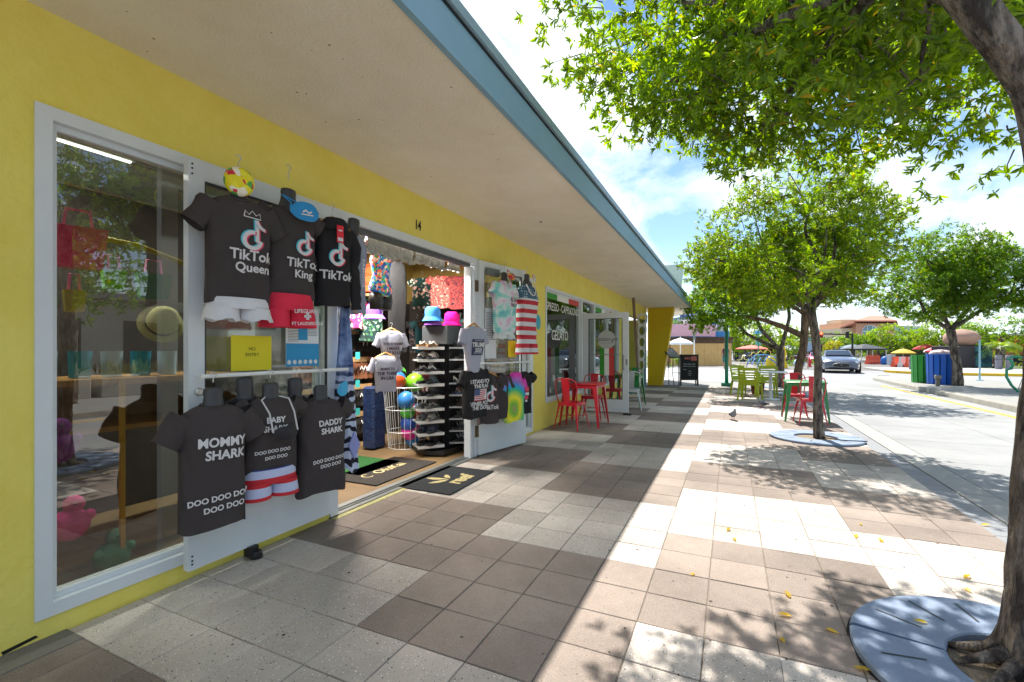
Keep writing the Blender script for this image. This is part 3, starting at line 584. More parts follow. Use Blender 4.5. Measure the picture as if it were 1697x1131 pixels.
def hook(parent, h, top=.09, wood=False, col=None):
    b = MB(); z = h+.03
    b.tube([(0, 0, z), (0, 0, z+top*.6)]+[(.016*sin(a)-.0, 0, z+top*.75+.018*(1-cos(a))*.8) for a in [R(30*k) for k in range(1, 9)]], .003, 6); b.build('hook', m_hook, parent)
    if wood:
        b = MB(); b.tube([(-.17, 0, h-.045), (-.10, 0, h-.01), (0, 0, h+.035), (.10, 0, h-.01), (.17, 0, h-.045)], [.008, .011, .014, .011, .008], 8); b.build('hanger', m_hang, parent, smooth=True)
def mask(parent, cx, z, w_, h_, y, mat, strap=None, rot=0, two=None):
    b = MB(); n = 10; rows = []
    for k in range(n+1):
        u = -1+2*k/n; hh = h_/2*(1-abs(u)**3*.75); rows.append([(cx+u*w_/2*cos(rot), y-.03*(1-u*u)*(1-abs(v)*.3), z+v*hh+u*w_/2*sin(rot)) for v in (-1, -.5, 0, .5, 1)])
    b.loft(rows, False, False, closed=False); o = b.build('face_mask', mat, parent, smooth=True)
    if strap:
        b = MB(); b.tube([(cx-w_/2, y, z+h_*.1)]+[Vector(p) for p in strap]+[(cx+w_/2, y, z+h_*.1)], .005, 6); b.build('mask_strap', two or mat, parent)
    return o
def shorts(parent, w_, h_, d_, mat, z, seed=0, legs=.5, flare=1.08, frill=0, name='shorts'):
    b = MB(); n = 20
    def ring(cx, a, bb, zz, fr=0): return [(cx+(a+fr*sin(q*9))*cos(q), (bb+fr*sin(q*9+1))*sin(q), zz+fr*1.2*cos(q*5+seed)) for q in [2*pi*k/n for k in range(n)]]
    b.loft([ring(0, w_/2*k, d_*kk, z-h_*t) for t, k, kk in ((0, .93, .9), (.15, .98, 1), (.35, 1, 1.02), (.5, 1.0, 1.0))], False, False)
    for sg in (-1, 1): b.loft([ring(sg*w_*.25*k2, w_*.255*k, d_*.97*k, z-h_*t, fr) for t, k, k2, fr in ((.45, 1, 1, 0), (.7, 1.04, 1.04, 0), (1.0, flare, 1.1, frill))], False, False)
    return b.build(name, mat, parent, smooth=True)
def display(name, label, cat, X, Y, Z, rz, group=None): return thing(name, label, cat, (X, Y, Z), rz, group)
GRP1 = 'clothes hanging on the opened glass door'
RZ = R(77)
# --- upper row, first door: Z is hem height
def note3(sh, t, cx, cz_, k):
    for dx, dz, m, o in ((-.008, .004, M('print_cyan', S(70, 190, 210), var=0), .0085), (.008, -.004, M('print_red', S(226, 70, 100), var=0), .0095), (0, 0, m_print, .0105)):
        p = Print(sh.f, o); note(p, cx+dx, cz_+dz, k); p.build('logo_print', m, t)
t = display('dressed_form', 'charcoal t-shirt with crowned note logo and Queen, over white frilly shorts', 'clothing display', -2.60, 1.775, 1.60, RZ, GRP1)
sh = Shirt(.172, .615, .078, 1); sh.mesh('short').build('t_shirt', m_char, t, smooth=True); torso(t, .615, .178); hook(t, .74)
note3(sh, t, .055, .40, .17); p = Print(sh.f, .0095).text('TikTok', .082, .045, .275, bold=.025).text('Queen', .072, .055, .205, bold=.025); p.strip([(.0, .50), (.01, .535), (.03, .515), (.05, .54), (.07, .515), (.09, .53), (.095, .495), (.0, .50)], .006); p.build('lettering', m_print, t)
b = MB(); b.ball((-.01, -.04, .70), .082, 18, 12, 1, .7, 1.02); b.build('face_mask', ramp_mat('mask_yellow_print', [(0, S(232, 220, 40)), (.5, S(214, 50, 70)), (.66, S(240, 230, 60)), (.8, S(90, 170, 80)), (.9, S(244, 240, 220))], scale=28), t, smooth=True)
shorts(t, .34, .13, .09, M('white_linen', S(216, 216, 222), rough=.9, var=.06, bump=.3), .03, 1, flare=1.1, frill=.008)
t = display('dressed_form', 'charcoal t-shirt with note logo and King, over bright red lifeguard shorts', 'clothing display', -2.60, 2.115, 1.655, RZ, GRP1)
sh = Shirt(.162, .60, .075, 2); sh.mesh('cap').build('t_shirt', m_char, t, smooth=True); torso(t, .63, .17); hook(t, .75)
note3(sh, t, .075, .37, .15); Print(sh.f, .0095).text('TikTok', .078, .07, .235, bold=.025).text('King', .07, .07, .165, bold=.025).build('lettering', m_print, t)
mask(t, .05, .56, .19, .12, -.115, M('mask_blue', S(36, 140, 200), rough=.7, bump=.2), strap=[(-.04, -.12, .60), (-.07, -.06, .655)]); Print(lambda x, z: -.148, 0).strip([(.02, .55), (.04, .565), (.06, .55), (.08, .562)], .012).strip([(.01, .535), (.09, .54)], .008).build('mask_print', m_print, t)
shorts(t, .33, .215, .085, M('red_jersey', S(222, 44, 72), rough=.85, var=.05, bump=.25), .035, 3, flare=1.12)
Print(lambda x, z: -.105+.0*x, 0).text('LIFEGUARD', .034, .075, -.075, bold=.02, rot=.04).rect(.065, .085, -.13, -.085, 1).rect(.052, .098, -.116, -.099, 1).text('FT LAUDERDALE', .028, .075, -.155, bold=.02, rot=.04).build('lettering', m_print, t)
t = display('hoodie', 'black long-sleeved hoodie with a note logo and sleeve lettering on a wooden hanger', 'hoodie', -2.59, 2.475, 1.645, RZ, GRP1)
sh = Shirt(.135, .60, .075, 4); sh.mesh('long', lean=4).build('hoodie_body', m_blk, t, smooth=True); hook(t, .60, .10, True); note3(sh, t, .0, .37, .17); Print(sh.f, .0095).text('TikTok', .085, .0, .21, bold=.025).build('lettering', m_print, t)
b = MB(); b.loft([[(a*cos(q), .05*sin(q)-.035, .585+zz) for q in [2*pi*k/14 for k in range(14)]] for a, zz in ((.115, -.05), (.10, .0), (.07, .035))], False, False); b.build('hood', m_blk, t, smooth=True)
b = MB(); b.box(-.03, .02, -.112, -.106, .44, .56); b.build('price_tag', M('tag_red', S(220, 40, 56), var=.05), t); Print(lambda x, z: -.1125, 0).rect(-.025, .015, .45, .475, 1).rect(-.02, .01, .52, .53, 1).build('tag_print', m_print, t)
for sg, wd in ((-1, 'CREATOR'), (1, 'FAMOUS')):
    pz = MB(); V, F = text2d(wd, .052, .02, 1, 0, 1.15); pz.add([(sg*.222+y*.6-(.012 if sg > 0 else -.012)*0, -.052-.0*x, .26-x*.95) for x, y in V], F); pz.build('sleeve_lettering', m_print, t)
t = display('sleeveless_top', 'pale grey sleeveless top hanging behind the black hoodie at the doorway edge', 'top', -2.70, 2.80, 1.62, RZ, GRP1)
sh = Shirt(.10, .62, .05, 6); sh.mesh(None).build('fabric', cloth('pale_grey', (150, 156, 178)), t, smooth=True); torso(t, .66, .10)
# --- long printed dress at the edge
t = display('long_dress', 'long blue tie-dyed dress with a black zebra hem by the open doorway', 'dress', -2.70, 2.705, .40, RZ, GRP1)
b = MB(); rings = []; n = 36
for k in range(25):
    u = k/24; z = 1.27*u; a = .115*(1-u)+.035*u; 
    rings.append([(a*cos(q)*(1+.10*sin(q*5+u*3)), (a*.55*sin(q))*(1+.28*sin(q*7+u*2)), z-(.03*sin(q*4) if k == 0 else 0)) for q in [2*pi*j/n for j in range(n)]])
b.loft(rings, False, True)
dm = bpy.data.materials.new('dress_print'); dm.use_nodes = True; tt, pp = nodes(dm); pp.inputs['Roughness'].default_value = .85
tcn = N(tt, 'ShaderNodeTexCoord'); wv = N(tt, 'ShaderNodeTexWave', i_Scale=4.2, i_Distortion=9.0, i_Detail=2.5); wv.bands_direction = 'Z'; tt.links.new(tcn.outputs['Object'], wv.inputs['Vector'])
r1 = N(tt, 'ShaderNodeValToRGB'); r1.color_ramp.elements[0].position = .36; r1.color_ramp.elements[0].color = (*S(24, 26, 44), 1); r1.color_ramp.elements[1].position = .46; r1.color_ramp.elements[1].color = (*S(196, 206, 232), 1); tt.links.new(wv.outputs[0], r1.inputs[0])
nn = N(tt, 'ShaderNodeTexNoise', i_Scale=9.0, i_Detail=5.0); tt.links.new(tcn.outputs['Object'], nn.inputs['Vector']); r2 = N(tt, 'ShaderNodeValToRGB'); r2.color_ramp.elements[0].position = .35; r2.color_ramp.elements[0].color = (*S(36, 62, 120), 1); r2.color_ramp.elements[1].position = .68; r2.color_ramp.elements[1].color = (*S(150, 176, 220), 1); tt.links.new(nn.outputs[0], r2.inputs[0])
sx_ = N(tt, 'ShaderNodeSeparateXYZ'); tt.links.new(tcn.outputs['Object'], sx_.inputs[0]); mr = N(tt, 'ShaderNodeMapRange'); mr.inputs['From Min'].default_value = .62; mr.inputs['From Max'].default_value = .85; tt.links.new(sx_.outputs[2], mr.inputs['Value'])
mxn = N(tt, 'ShaderNodeMix', data_type='RGBA'); tt.links.new(mr.outputs[0], mxn.inputs[0]); tt.links.new(r1.outputs[0], mxn.inputs[6]); tt.links.new(r2.outputs[0], mxn.inputs[7]); tt.links.new(mxn.outputs[2], pp.inputs['Base Color'])
b.build('fabric', dm, t, smooth=True)
b = MB(); b.prism([(0, -.11), (.05, 0), (0, .10), (-.05, 0)], .012, 'y', (.03, -.085, .20)); b.build('hem_flap', cloth('lilac', (150, 158, 214)), t)
b = MB(); b.tube([(-.05, -.03, 1.27), (0, -.04, 1.30), (.05, -.05, 1.26), (.055, -.06, 1.22)], .009, 8); b.build('hanger', M('pale_wood', S(206, 176, 130)), t, smooth=True)
# --- lower row
def rail_shirt(label, Y, Z, hw, h, seed, lines, z=None, mat=m_char, rail=1.185, sleeve='short', X=-2.60, group=GRP1):
    t = display('dressed_form', label, 'clothing display', X, Y, Z, RZ, group); sh = Shirt(hw, h, .08, seed); sh.mesh(sleeve).build('t_shirt', mat, t, smooth=True); torso(t, h, hw)
    hook(t, h+.09, max(.03, rail-Z-h-.12)); p = Print(sh.f, .0095)
    for s_, sz, cx, cz_, rot in lines: p.text(s_, sz*.78, cx-.025, cz_, bold=.035, rot=rot, sx=.95)
    p.build('lettering', m_print, t); return t, sh
t, sh = rail_shirt('large charcoal t-shirt with the word Mommy, leftmost under the white rail', 1.63, .35, .165, .68, 11,
    [('MOMMY', .088, .045, .475, -.03), ('SHARK', .088, .06, .405, -.03), ('DOO DOO DOO', .055, .04, .17, .05), ('DOO DOO', .055, .06, .115, .05)])
t, sh = rail_shirt('small charcoal t-shirt with the word Baby, over red and blue striped swim shorts', 1.985, .585, .16, .45, 12,
    [('BABY', .062, .02, .315, 0), ('SHARK', .062, .02, .262, 0), ('DOO DOO DOO', .036, .01, .125, .03), ('DOO DOO', .036, .03, .085, .03)], sleeve='cap')
sw = ramp_mat('striped_swim', [(0, S(200, 40, 52)), (.08, S(188, 196, 226)), (.36, S(200, 40, 52)), (.62, S(188, 196, 226)), (.86, S(44, 60, 130))], kind='z', scale=1, dist=.0)
ttm, _ = nodes(sw); mu = [n for n in ttm.nodes if n.type == 'MATH'][0]; mu.operation = 'MULTIPLY_ADD'; mu.inputs[1].default_value = 5.0; mu.inputs[2].default_value = .80
shorts(t, .315, .185, .08, sw, .02, 2, flare=1.08)
mask(t, .04, .235, .15, .085, -.115, M('mask_black_print', S(30, 28, 36), rough=.6), strap=[(-.05, -.10, .36), (-.075, -.05, .44), (0, .02, .47), (.09, -.05, .44), (.10, -.10, .36)], two=m_print, rot=-.05)
t, sh = rail_shirt('charcoal t-shirt with the word Daddy and a small blue mask, under the rail', 2.375, .335, .175, .655, 13,
    [('DADDY', .07, .06, .49, .02), ('SHARK', .07, .065, .435, .02), ('DOO DOO DOO', .042, .05, .235, .05), ('DOO DOO', .042, .065, .195, .05)], sleeve='cap')
mask(t, .13, .72, .09, .10, -.07, M('mask_sky', S(70, 170, 214), rough=.7, bump=.2), rot=.3)
for k, (y_, z_) in enumerate(((1.86, .55), (2.22, .52))):
    t = display('shirt', ['black top hanging on the rail behind the gap between the two leftmost lower shirts', 'black top hanging on the rail behind the gap left of the rightmost lower shirt'][k], 'top', -2.665, y_, z_, RZ, GRP1)
    sh = Shirt(.12, .50, .035, 20+k); sh.mesh('cap').build('fabric', m_blk, t, smooth=True); torso(t, .53, .12); hook(t, .5, .08)

# --- second door
RZ = R(90)
GRP2 = 'clothes hanging on the second glass door'; Z2 = R(80)
def at2(u, off=.12): a = R(11.8); return (-2.805+u*sin(a)+off*cos(a), 5.03+u*cos(a)-off*sin(a))
def put2(name, label, cat, u, z, off=.12, rz=Z2): x, y = at2(u, off); return display(name, label, cat, x, y, z, rz, GRP2)
tie = ramp_mat('pastel_tie_dye', [(.30, S(70, 160, 190)), (.42, S(140, 210, 200)), (.5, S(214, 220, 224)), (.58, S(214, 170, 200)), (.68, S(160, 220, 190))], kind='noise', scale=4.5, interp='LINEAR', dist=.2)
t = put2('dressed_form', 'pastel tie-dyed polo shirt with small dark lettering on a form, red mask at the neck', 'clothing display', .34, 1.55, .12)
sh = Shirt(.20, .66, .09, 31); sh.mesh('short').build('polo_shirt', tie, t, smooth=True); torso(t, .68, .2); hook(t, .78); Print(sh.f, .0095).text('R. U.', .07, .08, .42, bold=.02).text('NICE', .06, .09, .35, bold=.02).build('lettering', m_blk, t)
mask(t, .05, .71, .16, .09, -.08, ramp_mat('mask_mixed', [(0, S(196, 44, 50)), (.5, S(60, 130, 110)), (.8, S(220, 150, 60))], scale=24), strap=[(0, -.05, .80)], rot=-.2)
b = MB(); b.prism([(-.035, .57), (.035, .57), (.0, .66)], .004, 'y', (0, -.104, 0)); b.build('collar_gap', cloth('pale_pink', (214, 180, 200)), t)
shorts(t, .36, .10, .08, M('white_linen2', S(206, 214, 214), rough=.9), .02, 1, flare=1.05, frill=.006)
flag = bpy.data.materials.new('flag_stripes'); flag.use_nodes = True; tt, pp = nodes(flag); pp.inputs['Roughness'].default_value = .85
tcn = N(tt, 'ShaderNodeTexCoord'); sx_ = N(tt, 'ShaderNodeSeparateXYZ'); tt.links.new(tcn.outputs['Object'], sx_.inputs[0])
m1 = N(tt, 'ShaderNodeMath', operation='MULTIPLY'); m1.inputs[1].default_value = 8.6; tt.links.new(sx_.outputs[2], m1.inputs[0]); m2 = N(tt, 'ShaderNodeMath', operation='FRACT'); tt.links.new(m1.outputs[0], m2.inputs[0]); m3 = N(tt, 'ShaderNodeMath', operation='GREATER_THAN'); m3.inputs[1].default_value = .5; tt.links.new(m2.outputs[0], m3.inputs[0])
mx1 = N(tt, 'ShaderNodeMix', data_type='RGBA'); mx1.inputs[6].default_value = (*S(206, 204, 208), 1); mx1.inputs[7].default_value = (*S(186, 44, 58), 1); tt.links.new(m3.outputs[0], mx1.inputs[0])
vo = N(tt, 'ShaderNodeTexVoronoi', i_Scale=26.0, i_Randomness=.25); tt.links.new(tcn.outputs['Object'], vo.inputs['Vector']); m4 = N(tt, 'ShaderNodeMath', operation='LESS_THAN'); m4.inputs[1].default_value = .3; tt.links.new(vo.outputs['Distance'], m4.inputs[0])
mx2 = N(tt, 'ShaderNodeMix', data_type='RGBA'); mx2.inputs[6].default_value = (*S(66, 100, 124), 1); mx2.inputs[7].default_value = (*S(200, 208, 214), 1); tt.links.new(m4.outputs[0], mx2.inputs[0])
m5 = N(tt, 'ShaderNodeMath', operation='GREATER_THAN'); m5.inputs[1].default_value = .49; tt.links.new(sx_.outputs[2], m5.inputs[0]); mx3 = N(tt, 'ShaderNodeMix', data_type='RGBA'); tt.links.new(m5.outputs[0], mx3.inputs[0]); tt.links.new(mx1.outputs[2], mx3.inputs[6]); tt.links.new(mx2.outputs[2], mx3.inputs[7]); tt.links.new(mx3.outputs[2], pp.inputs['Base Color'])
t = put2('dressed_form', 'stars and stripes tank top with matching striped shorts on a black form', 'clothing display', .83, 1.53, .13)
sh = Shirt(.21, .68, .09, 33); sh.mesh(None).build('tank_top', flag, t, smooth=True); torso(t, .74, .21); hook(t, .82)
b = MB(); b.tube([(-.10, -.06, .68), (-.085, -.09, .60), (-.05, -.10, .55), (0, -.105, .53), (.05, -.10, .55), (.085, -.09, .60), (.10, -.06, .68)], .009, 6); b.build('neck_binding', m_print, t)
shorts(t, .40, .28, .09, flag, .02, 4, flare=1.1, name='striped_shorts')
mask(t, .10, .76, .13, .10, -.05, ramp_mat('mask_stripe', [(0, S(206, 204, 208)), (.5, S(190, 60, 70)), (.8, S(70, 80, 120))], scale=30), rot=-.9)
t = put2('t_shirt', 'light grey knotted t-shirt with a dark 2020 panel on a wooden hanger', 't-shirt', -.36, 1.08, .22)
sh = Shirt(.185, .52, .06, 35, taper=.42); sh.mesh('short', lean=12).build('fabric', m_grey, t, smooth=True); hook(t, .52, .10, True)
navy = M('print_navy', S(44, 50, 84), var=0); p = Print(sh.f, .0095); p.rect(-.10, .12, .19, .37, 8); p.build('print_panel', navy, t); Print(sh.f, .0125).text('TRUMP', .072, .01, .305, bold=.045, sx=.95).text('2020', .06, .01, .245, bold=.03).rect(-.07, .09, .212, .217, 6).rect(-.06, .08, .352, .356, 6).build('lettering', m_print, t)
t = put2('t_shirt', 'black t-shirt with a small flag print and white lettering, below the grey knotted shirt', 't-shirt', -.30, .545, .19)
sh = Shirt(.20, .575, .075, 36); sh.mesh('short').build('fabric', m_blk, t, smooth=True); Print(sh.f, .0095).text('I STAND FOR', .06, .02, .42, bold=.04).text('THE FLAG', .06, .03, .365, bold=.04).text('I KNEEL FOR', .06, .01, .165, bold=.04).text('THE CROSS', .06, .03, .115, bold=.04).build('lettering', m_print, t); hook(t, .575, .06, True)
p = Print(sh.f, .0095)
for k in range(6): p.rect(-.02 if k > 2 else -.09, .13, .20+k*.022, .211+k*.022, 6)
p.build('flag_print', M('print_flag_red', S(190, 60, 70), var=0), t); p = Print(sh.f, .0085); p.rect(-.09, .13, .20, .332, 6); p.build('flag_print', m_print, t); Print(sh.f, .0105).rect(-.09, -.015, .262, .332, 4).build('flag_canton', M('print_canton', S(70, 84, 130), var=0), t)
for k, (u, lab, mt, sl, hh, hw_) in enumerate(((.02, 'dark grey t-shirt with a note logo on a wooden hanger under the second rail', m_char, 'cap', .60, .15), (.25, 'plain dark grey shirt hanging between the logo shirt and the rainbow tie-dyed one', m_char, 'short', .56, .12), (.78, 'black shirt with a small red and white graphic, rightmost under the second rail', m_blk, 'cap', .56, .12))):
    t = put2('t_shirt', lab, 't-shirt', u, 1.03-hh, .12, R(62)); sh = Shirt(hw_, hh, .06, 40+k); sh.mesh(sl).build('fabric', mt, t, smooth=True); hook(t, hh, .08, k == 0)
    if k == 0: note3(sh, t, .0, .37, .19); Print(sh.f, .0095).text('TikTok', .075, .01, .2, bold=.03).build('lettering', m_print, t)
    if k == 2: Print(sh.f, .0095).rect(-.03, .03, .30, .36, 3).rect(-.04, .02, .20, .24, 3).build('graphic_print', M('print_red', S(226, 70, 100)), t); Print(sh.f, .0095).rect(-.03, .03, .25, .29, 3).rect(-.03, .01, .16, .19, 3).build('graphic_print', m_print, t)
rain = ramp_mat('rainbow_tie_dye', [(0, S(236, 60, 150)), (.18, S(120, 190, 60)), (.3, S(246, 232, 40)), (.5, S(60, 190, 120)), (.62, S(30, 150, 214)), (.86, S(214, 60, 170))], kind='radial', scale=1.9, vec=(0.02, .05, -.22), interp='LINEAR', dist=.14)
t = put2('hoodie', 'rainbow tie-dyed hooded top with pink shoulders and a blue hem under the second rail', 'hoodie', .52, .40, .14)
sh = Shirt(.20, .60, .08, 44); sh.mesh('short').build('fabric', rain, t, smooth=True); b = MB(); b.loft([[(a*cos(q), .06*sin(q)-.03, .575+zz) for q in [2*pi*k/14 for k in range(14)]] for a, zz in ((.12, -.05), (.11, .02), (.07, .06))], False, False); b.build('hood', rain, t, smooth=True); hook(t, .64, .05)
notice(d2, .58, .76, 1.23, 1.45, (240, 216, 30), 'yellow_notice'); notice(d2, .10, .32, 1.22, 1.86, (224, 226, 230), 'white_notice', blocks=[(.1, .9, .90-.035*k, .912-.035*k) for k in range(16)], mcol=(120, 120, 128))

# ================================================================ DOORMATS
m_mat = M('rubber_mat', S(38, 42, 46), rough=.9, var=.15, scale=30, bump=.5, bscale=300); m_matp = M('mat_print', S(196, 180, 128), rough=.9, var=.08)
def mat_base(t, wv_, lv, mt): b = MB(); b.bbox(-wv_/2, wv_/2, -lv/2, lv/2, 0, .010, .004); return b.build('mat', mt, t)
t = thing('doormat', 'black rubber doormat with three leaves and reef lettered in beige, lying on the pavers', 'doormat', (-2.62, 4.04, .002), R(1)); mat_base(t, .60, .90, m_mat)
p = Print(lambda x, z: 0, 0); p.text('reef', .23, .03, -.13, bold=.035, sp=.92)
def leafp(cx, cz_, L, wd, a): q = [(0, 0), (L*.3, wd*.8), (L*.6, wd), (L*.85, wd*.6), (L, 0), (L*.7, -wd*.35), (L*.35, -wd*.3)]; p.poly([(cx+x*cos(a)-y*sin(a), cz_+x*sin(a)+y*cos(a)) for x, y in q])
leafp(-.03, -.03, .24, .05, R(150)); leafp(-.02, -.01, .24, .055, R(105)); leafp(.0, -.02, .15, .045, R(45))
# lettering reads from the street: up the mat is towards the wall
b = MB(); b.add([(-z, x, .0108) for x, y, z in p.mb.v], p.mb.f); b.build('mat_lettering', m_matp, t)
t = thing('doormat', 'dark ribbed doormat with beige lettering on the wooden floor inside the door', 'doormat', (-3.42, 4.03, .010), R(1)); mat_base(t, .62, 1.05, M('ribbed_mat', S(48, 42, 38), rough=.9, var=.5, scale=70, bump=.8, bscale=120))
p = Print(lambda x, z: 0, 0); p.text('OluKai', .17, .06, 0, bold=.012).strip([(-.30+.05*cos(a), .0+.06*sin(a)) for a in [R(40+k*22) for k in range(13)]], .014)
b = MB(); b.add([(-z, x, .0108) for x, y, z in p.mb.v], p.mb.f); b.build('mat_lettering', m_matp, t)
t = MB(); t.bbox(-.5, .5, -.35, .35, 0, .012, .004); o = t.build('grass_mat', M('turf_green', S(40, 100, 44), rough=.95, var=.3, scale=120, bump=.8, bscale=250)); o.location = (-4.0, 4.05, .008); tag(o, 'bright green artificial grass mat on the wooden shop floor', 'mat')

# ================================================================ INSIDE THE SHOP
def sandal(parent, x, y, z, rz_, sole, strap, kind):
    b = MB(); poly = [(.0, -.12), (.035, -.105), (.038, -.04), (.045, .05), (.035, .11), (0, .135), (-.03, .10), (-.034, 0), (-.03, -.09)]
    c_, s_ = cos(rz_), sin(rz_)
    for dx in (-.048, .048):
        b.prism([((px+dx)*c_-py*s_, (px+dx)*s_+py*c_) for px, py in poly], .022, 'z', (x, y, z))
    b.build('sole', sole, parent); b = MB()
    for dx in (-.048, .048):
        def L(px, py, pz): return (x+(px+dx)*c_-py*s_, y+(px+dx)*s_+py*c_, z+pz)
        if kind == 0: b.tube([L(-.035, -.01, .02), L(-.02, .03, .05), L(0, .075, .03)], .007, 5); b.tube([L(.038, -.01, .02), L(.02, .03, .05), L(0, .075, .03)], .007, 5)
        elif kind == 1:
            for yy_ in (-.02, .03, .07): b.loft([[L(u*.04, yy_-.012, .02+.045*sqrt(max(0, 1-u*u))), L(u*.04, yy_+.012, .02+.042*sqrt(max(0, 1-u*u)))] for u in (-1, -.6, -.2, .2, .6, 1)], False, False, closed=False)
        else:
            b.loft([[L(u*.042, .0, .02+.055*sqrt(max(0, 1-u*u))), L(u*.044, .06, .02+.045*sqrt(max(0, 1-u*u))), L(u*.03, .11, .02+.02*sqrt(max(0, 1-u*u)))] for u in (-1, -.6, -.2, .2, .6, 1)], False, False, closed=False); b.tube([L(-.03, -.09, .02), L(0, -.115, .06), L(.03, -.09, .02)], .008, 5)
    b.build('strap', strap, parent)
# sandal tower: black post and slanted white shelf strips on two faces
tw = thing('sandal_tower', 'tall black display tower with white shelf strips holding sandals just inside the doorway', 'display rack', (-3.44, 5.12, 0), R(0))
b = MB(); b.prism([(.25, -.30), (.28, .28), (-.22, .38), (-.32, -.18), (.02, -.38)], .05, 'z', (0, 0, .03)); b.build('base', m_black, tw)
b = MB(); b.box(.03, .075, -.06, -.015, .08, 1.60); b.build('post', m_black, tw); b = MB(); b.box(-.16, .16, -.03, .30, .08, 1.40); b.build('core', M('rack_core', S(18, 18, 19), rough=.7), tw)
b = MB(); b.bbox(-.20, .20, -.14, .30, 1.40, 1.64, .01); b.build('top_box', M('rack_top', S(52, 56, 60), rough=.6), tw)
cols = [((128, 96, 60), (206, 196, 176)), ((60, 60, 64), (160, 150, 140)), ((34, 34, 36), (212, 212, 210)), ((36, 38, 44), (96, 120, 130)), ((40, 40, 44), (50, 50, 54)), ((90, 88, 86), (150, 146, 142)), ((110, 108, 104), (128, 124, 120)), ((36, 38, 46), (60, 66, 84)), ((30, 30, 32), (40, 40, 44)),
        ((44, 44, 46), (66, 66, 68)), ((40, 40, 42), (90, 90, 94)), ((50, 50, 52), (70, 70, 72)), ((44, 44, 46), (190, 190, 186)), ((70, 84, 110), (120, 96, 90)), ((50, 46, 44), (160, 140, 126)), ((60, 60, 62), (130, 130, 126)), ((56, 58, 60), (200, 200, 198)), ((34, 34, 36), (190, 190, 190))]
ordn = ['topmost', 'second from the top', 'third from the top', 'fourth from the top', 'middle', 'fourth from the bottom', 'third from the bottom', 'second from the bottom', 'lowest']
cn = ['tan', 'grey', 'black and white', 'navy', 'all black', 'stone', 'taupe', 'dark blue', 'jet black', 'charcoal', 'slate', 'dark grey', 'pale-strapped black', 'blue denim', 'brown strappy', 'grey strappy', 'grey with white straps', 'black with crossed white straps']
for k in range(9):
    z = 1.345-k*.153
    for sd_ in (0, 1):
        ry = R(-38) if sd_ == 0 else R(28); ox, oy = (-.02, -.25) if sd_ == 0 else (.20, .16)
        b = MB(); c_, s_ = cos(ry), sin(ry)
        def Q(u, v, w_): return (ox+v*c_*1.0-u*s_*-1*0+u*(-s_)*1.0, oy+v*s_+u*c_, z+w_)
        V = [Q(u, v, w_) for w_ in (0, .02) for u, v in ((-.17, -.13), (.17, -.13), (.17, .13), (-.17, .13))]; b.add(V, [(0, 1, 2, 3), (4, 5, 6, 7), (0, 1, 5, 4), (1, 2, 6, 5), (2, 3, 7, 6), (3, 0, 4, 7)])
        b.build('shelf', M('shelf_clear', S(170, 174, 176), rough=.3, var=.1), tw); b = MB(); V = [Q(u, v, w_) for w_ in (-.012, .024) for u, v in ((-.17, .131), (.17, .131), (.17, .138), (-.17, .138))]; b.add(V, [(0, 1, 2, 3), (4, 5, 6, 7), (0, 1, 5, 4), (1, 2, 6, 5), (2, 3, 7, 6), (3, 0, 4, 7)]); b.build('shelf_strip', M('strip_white', S(222, 220, 214), rough=.5, var=.1, scale=30), tw)
        q = k+9*sd_; cx, cy, _ = Q(0, 0, 0)
        s_t = thing('sandals', '%s sandals, %s shelf, %s face of the black tower' % (cn[q], ordn[k], ['left', 'right'][sd_]), 'sandals', (-3.44+cx, 5.12+cy, z+.022), 0); s_t.scale = (1.3, 1.3, 1.3)
        s_c = cols[q]; sandal(s_t, 0, 0, 0, ry-R(90)+R(rnd.uniform(-14, 14))+R(50 if sd_ else -40), M('sole%d' % q, S(*s_c[0]), rough=.8, var=.15, scale=30), M('strap%d' % q, S(*s_c[1]), rough=.7, var=.1), [0, 2, 0, 1, 0, 0, 2, 2, 1, 2, 0, 0, 2, 2, 1, 1, 1, 1][q])
def hat(label, loc, r, col, mat=None):
    t = thing('bucket_hat', label, 'hat', loc); m_ = mat or cloth('hat_%d_%d_%d' % col, col); b = MB(); b.lathe([(r*.92, .0), (r*.90, .004), (r*.66, .055)], (0, 0, 0), 24, cap=False); b.build('brim', m_, t, smooth=True)
    b = MB(); b.lathe([(r*.66, .055), (r*.68, .11), (r*.62, .16), (r*.44, .185), (.001, .19)], (0, 0, 0), 24, cap=False); b.build('crown', m_, t, smooth='auto'); b = MB(); b.box(r*.6, r*.64, -.03, .03, .08, .10); b.build('brim_label', m_black, t); return t
hat('violet bucket hat with a dark tag above the flip-flop wall', (-4.05, 4.55, 1.72), .15, (134, 92, 190)); hat('purple hat underneath the blue bucket hat on the tower', (-3.46, 4.98, 1.645), .135, (120, 70, 150)); hat('blue bucket hat stacked on a purple one on the tower top', (-3.46, 4.97, 1.70), .15, (66, 140, 214)); hat('hot pink bucket hat on the tower top', (-3.36, 5.27, 1.65), .15, (236, 30, 150))
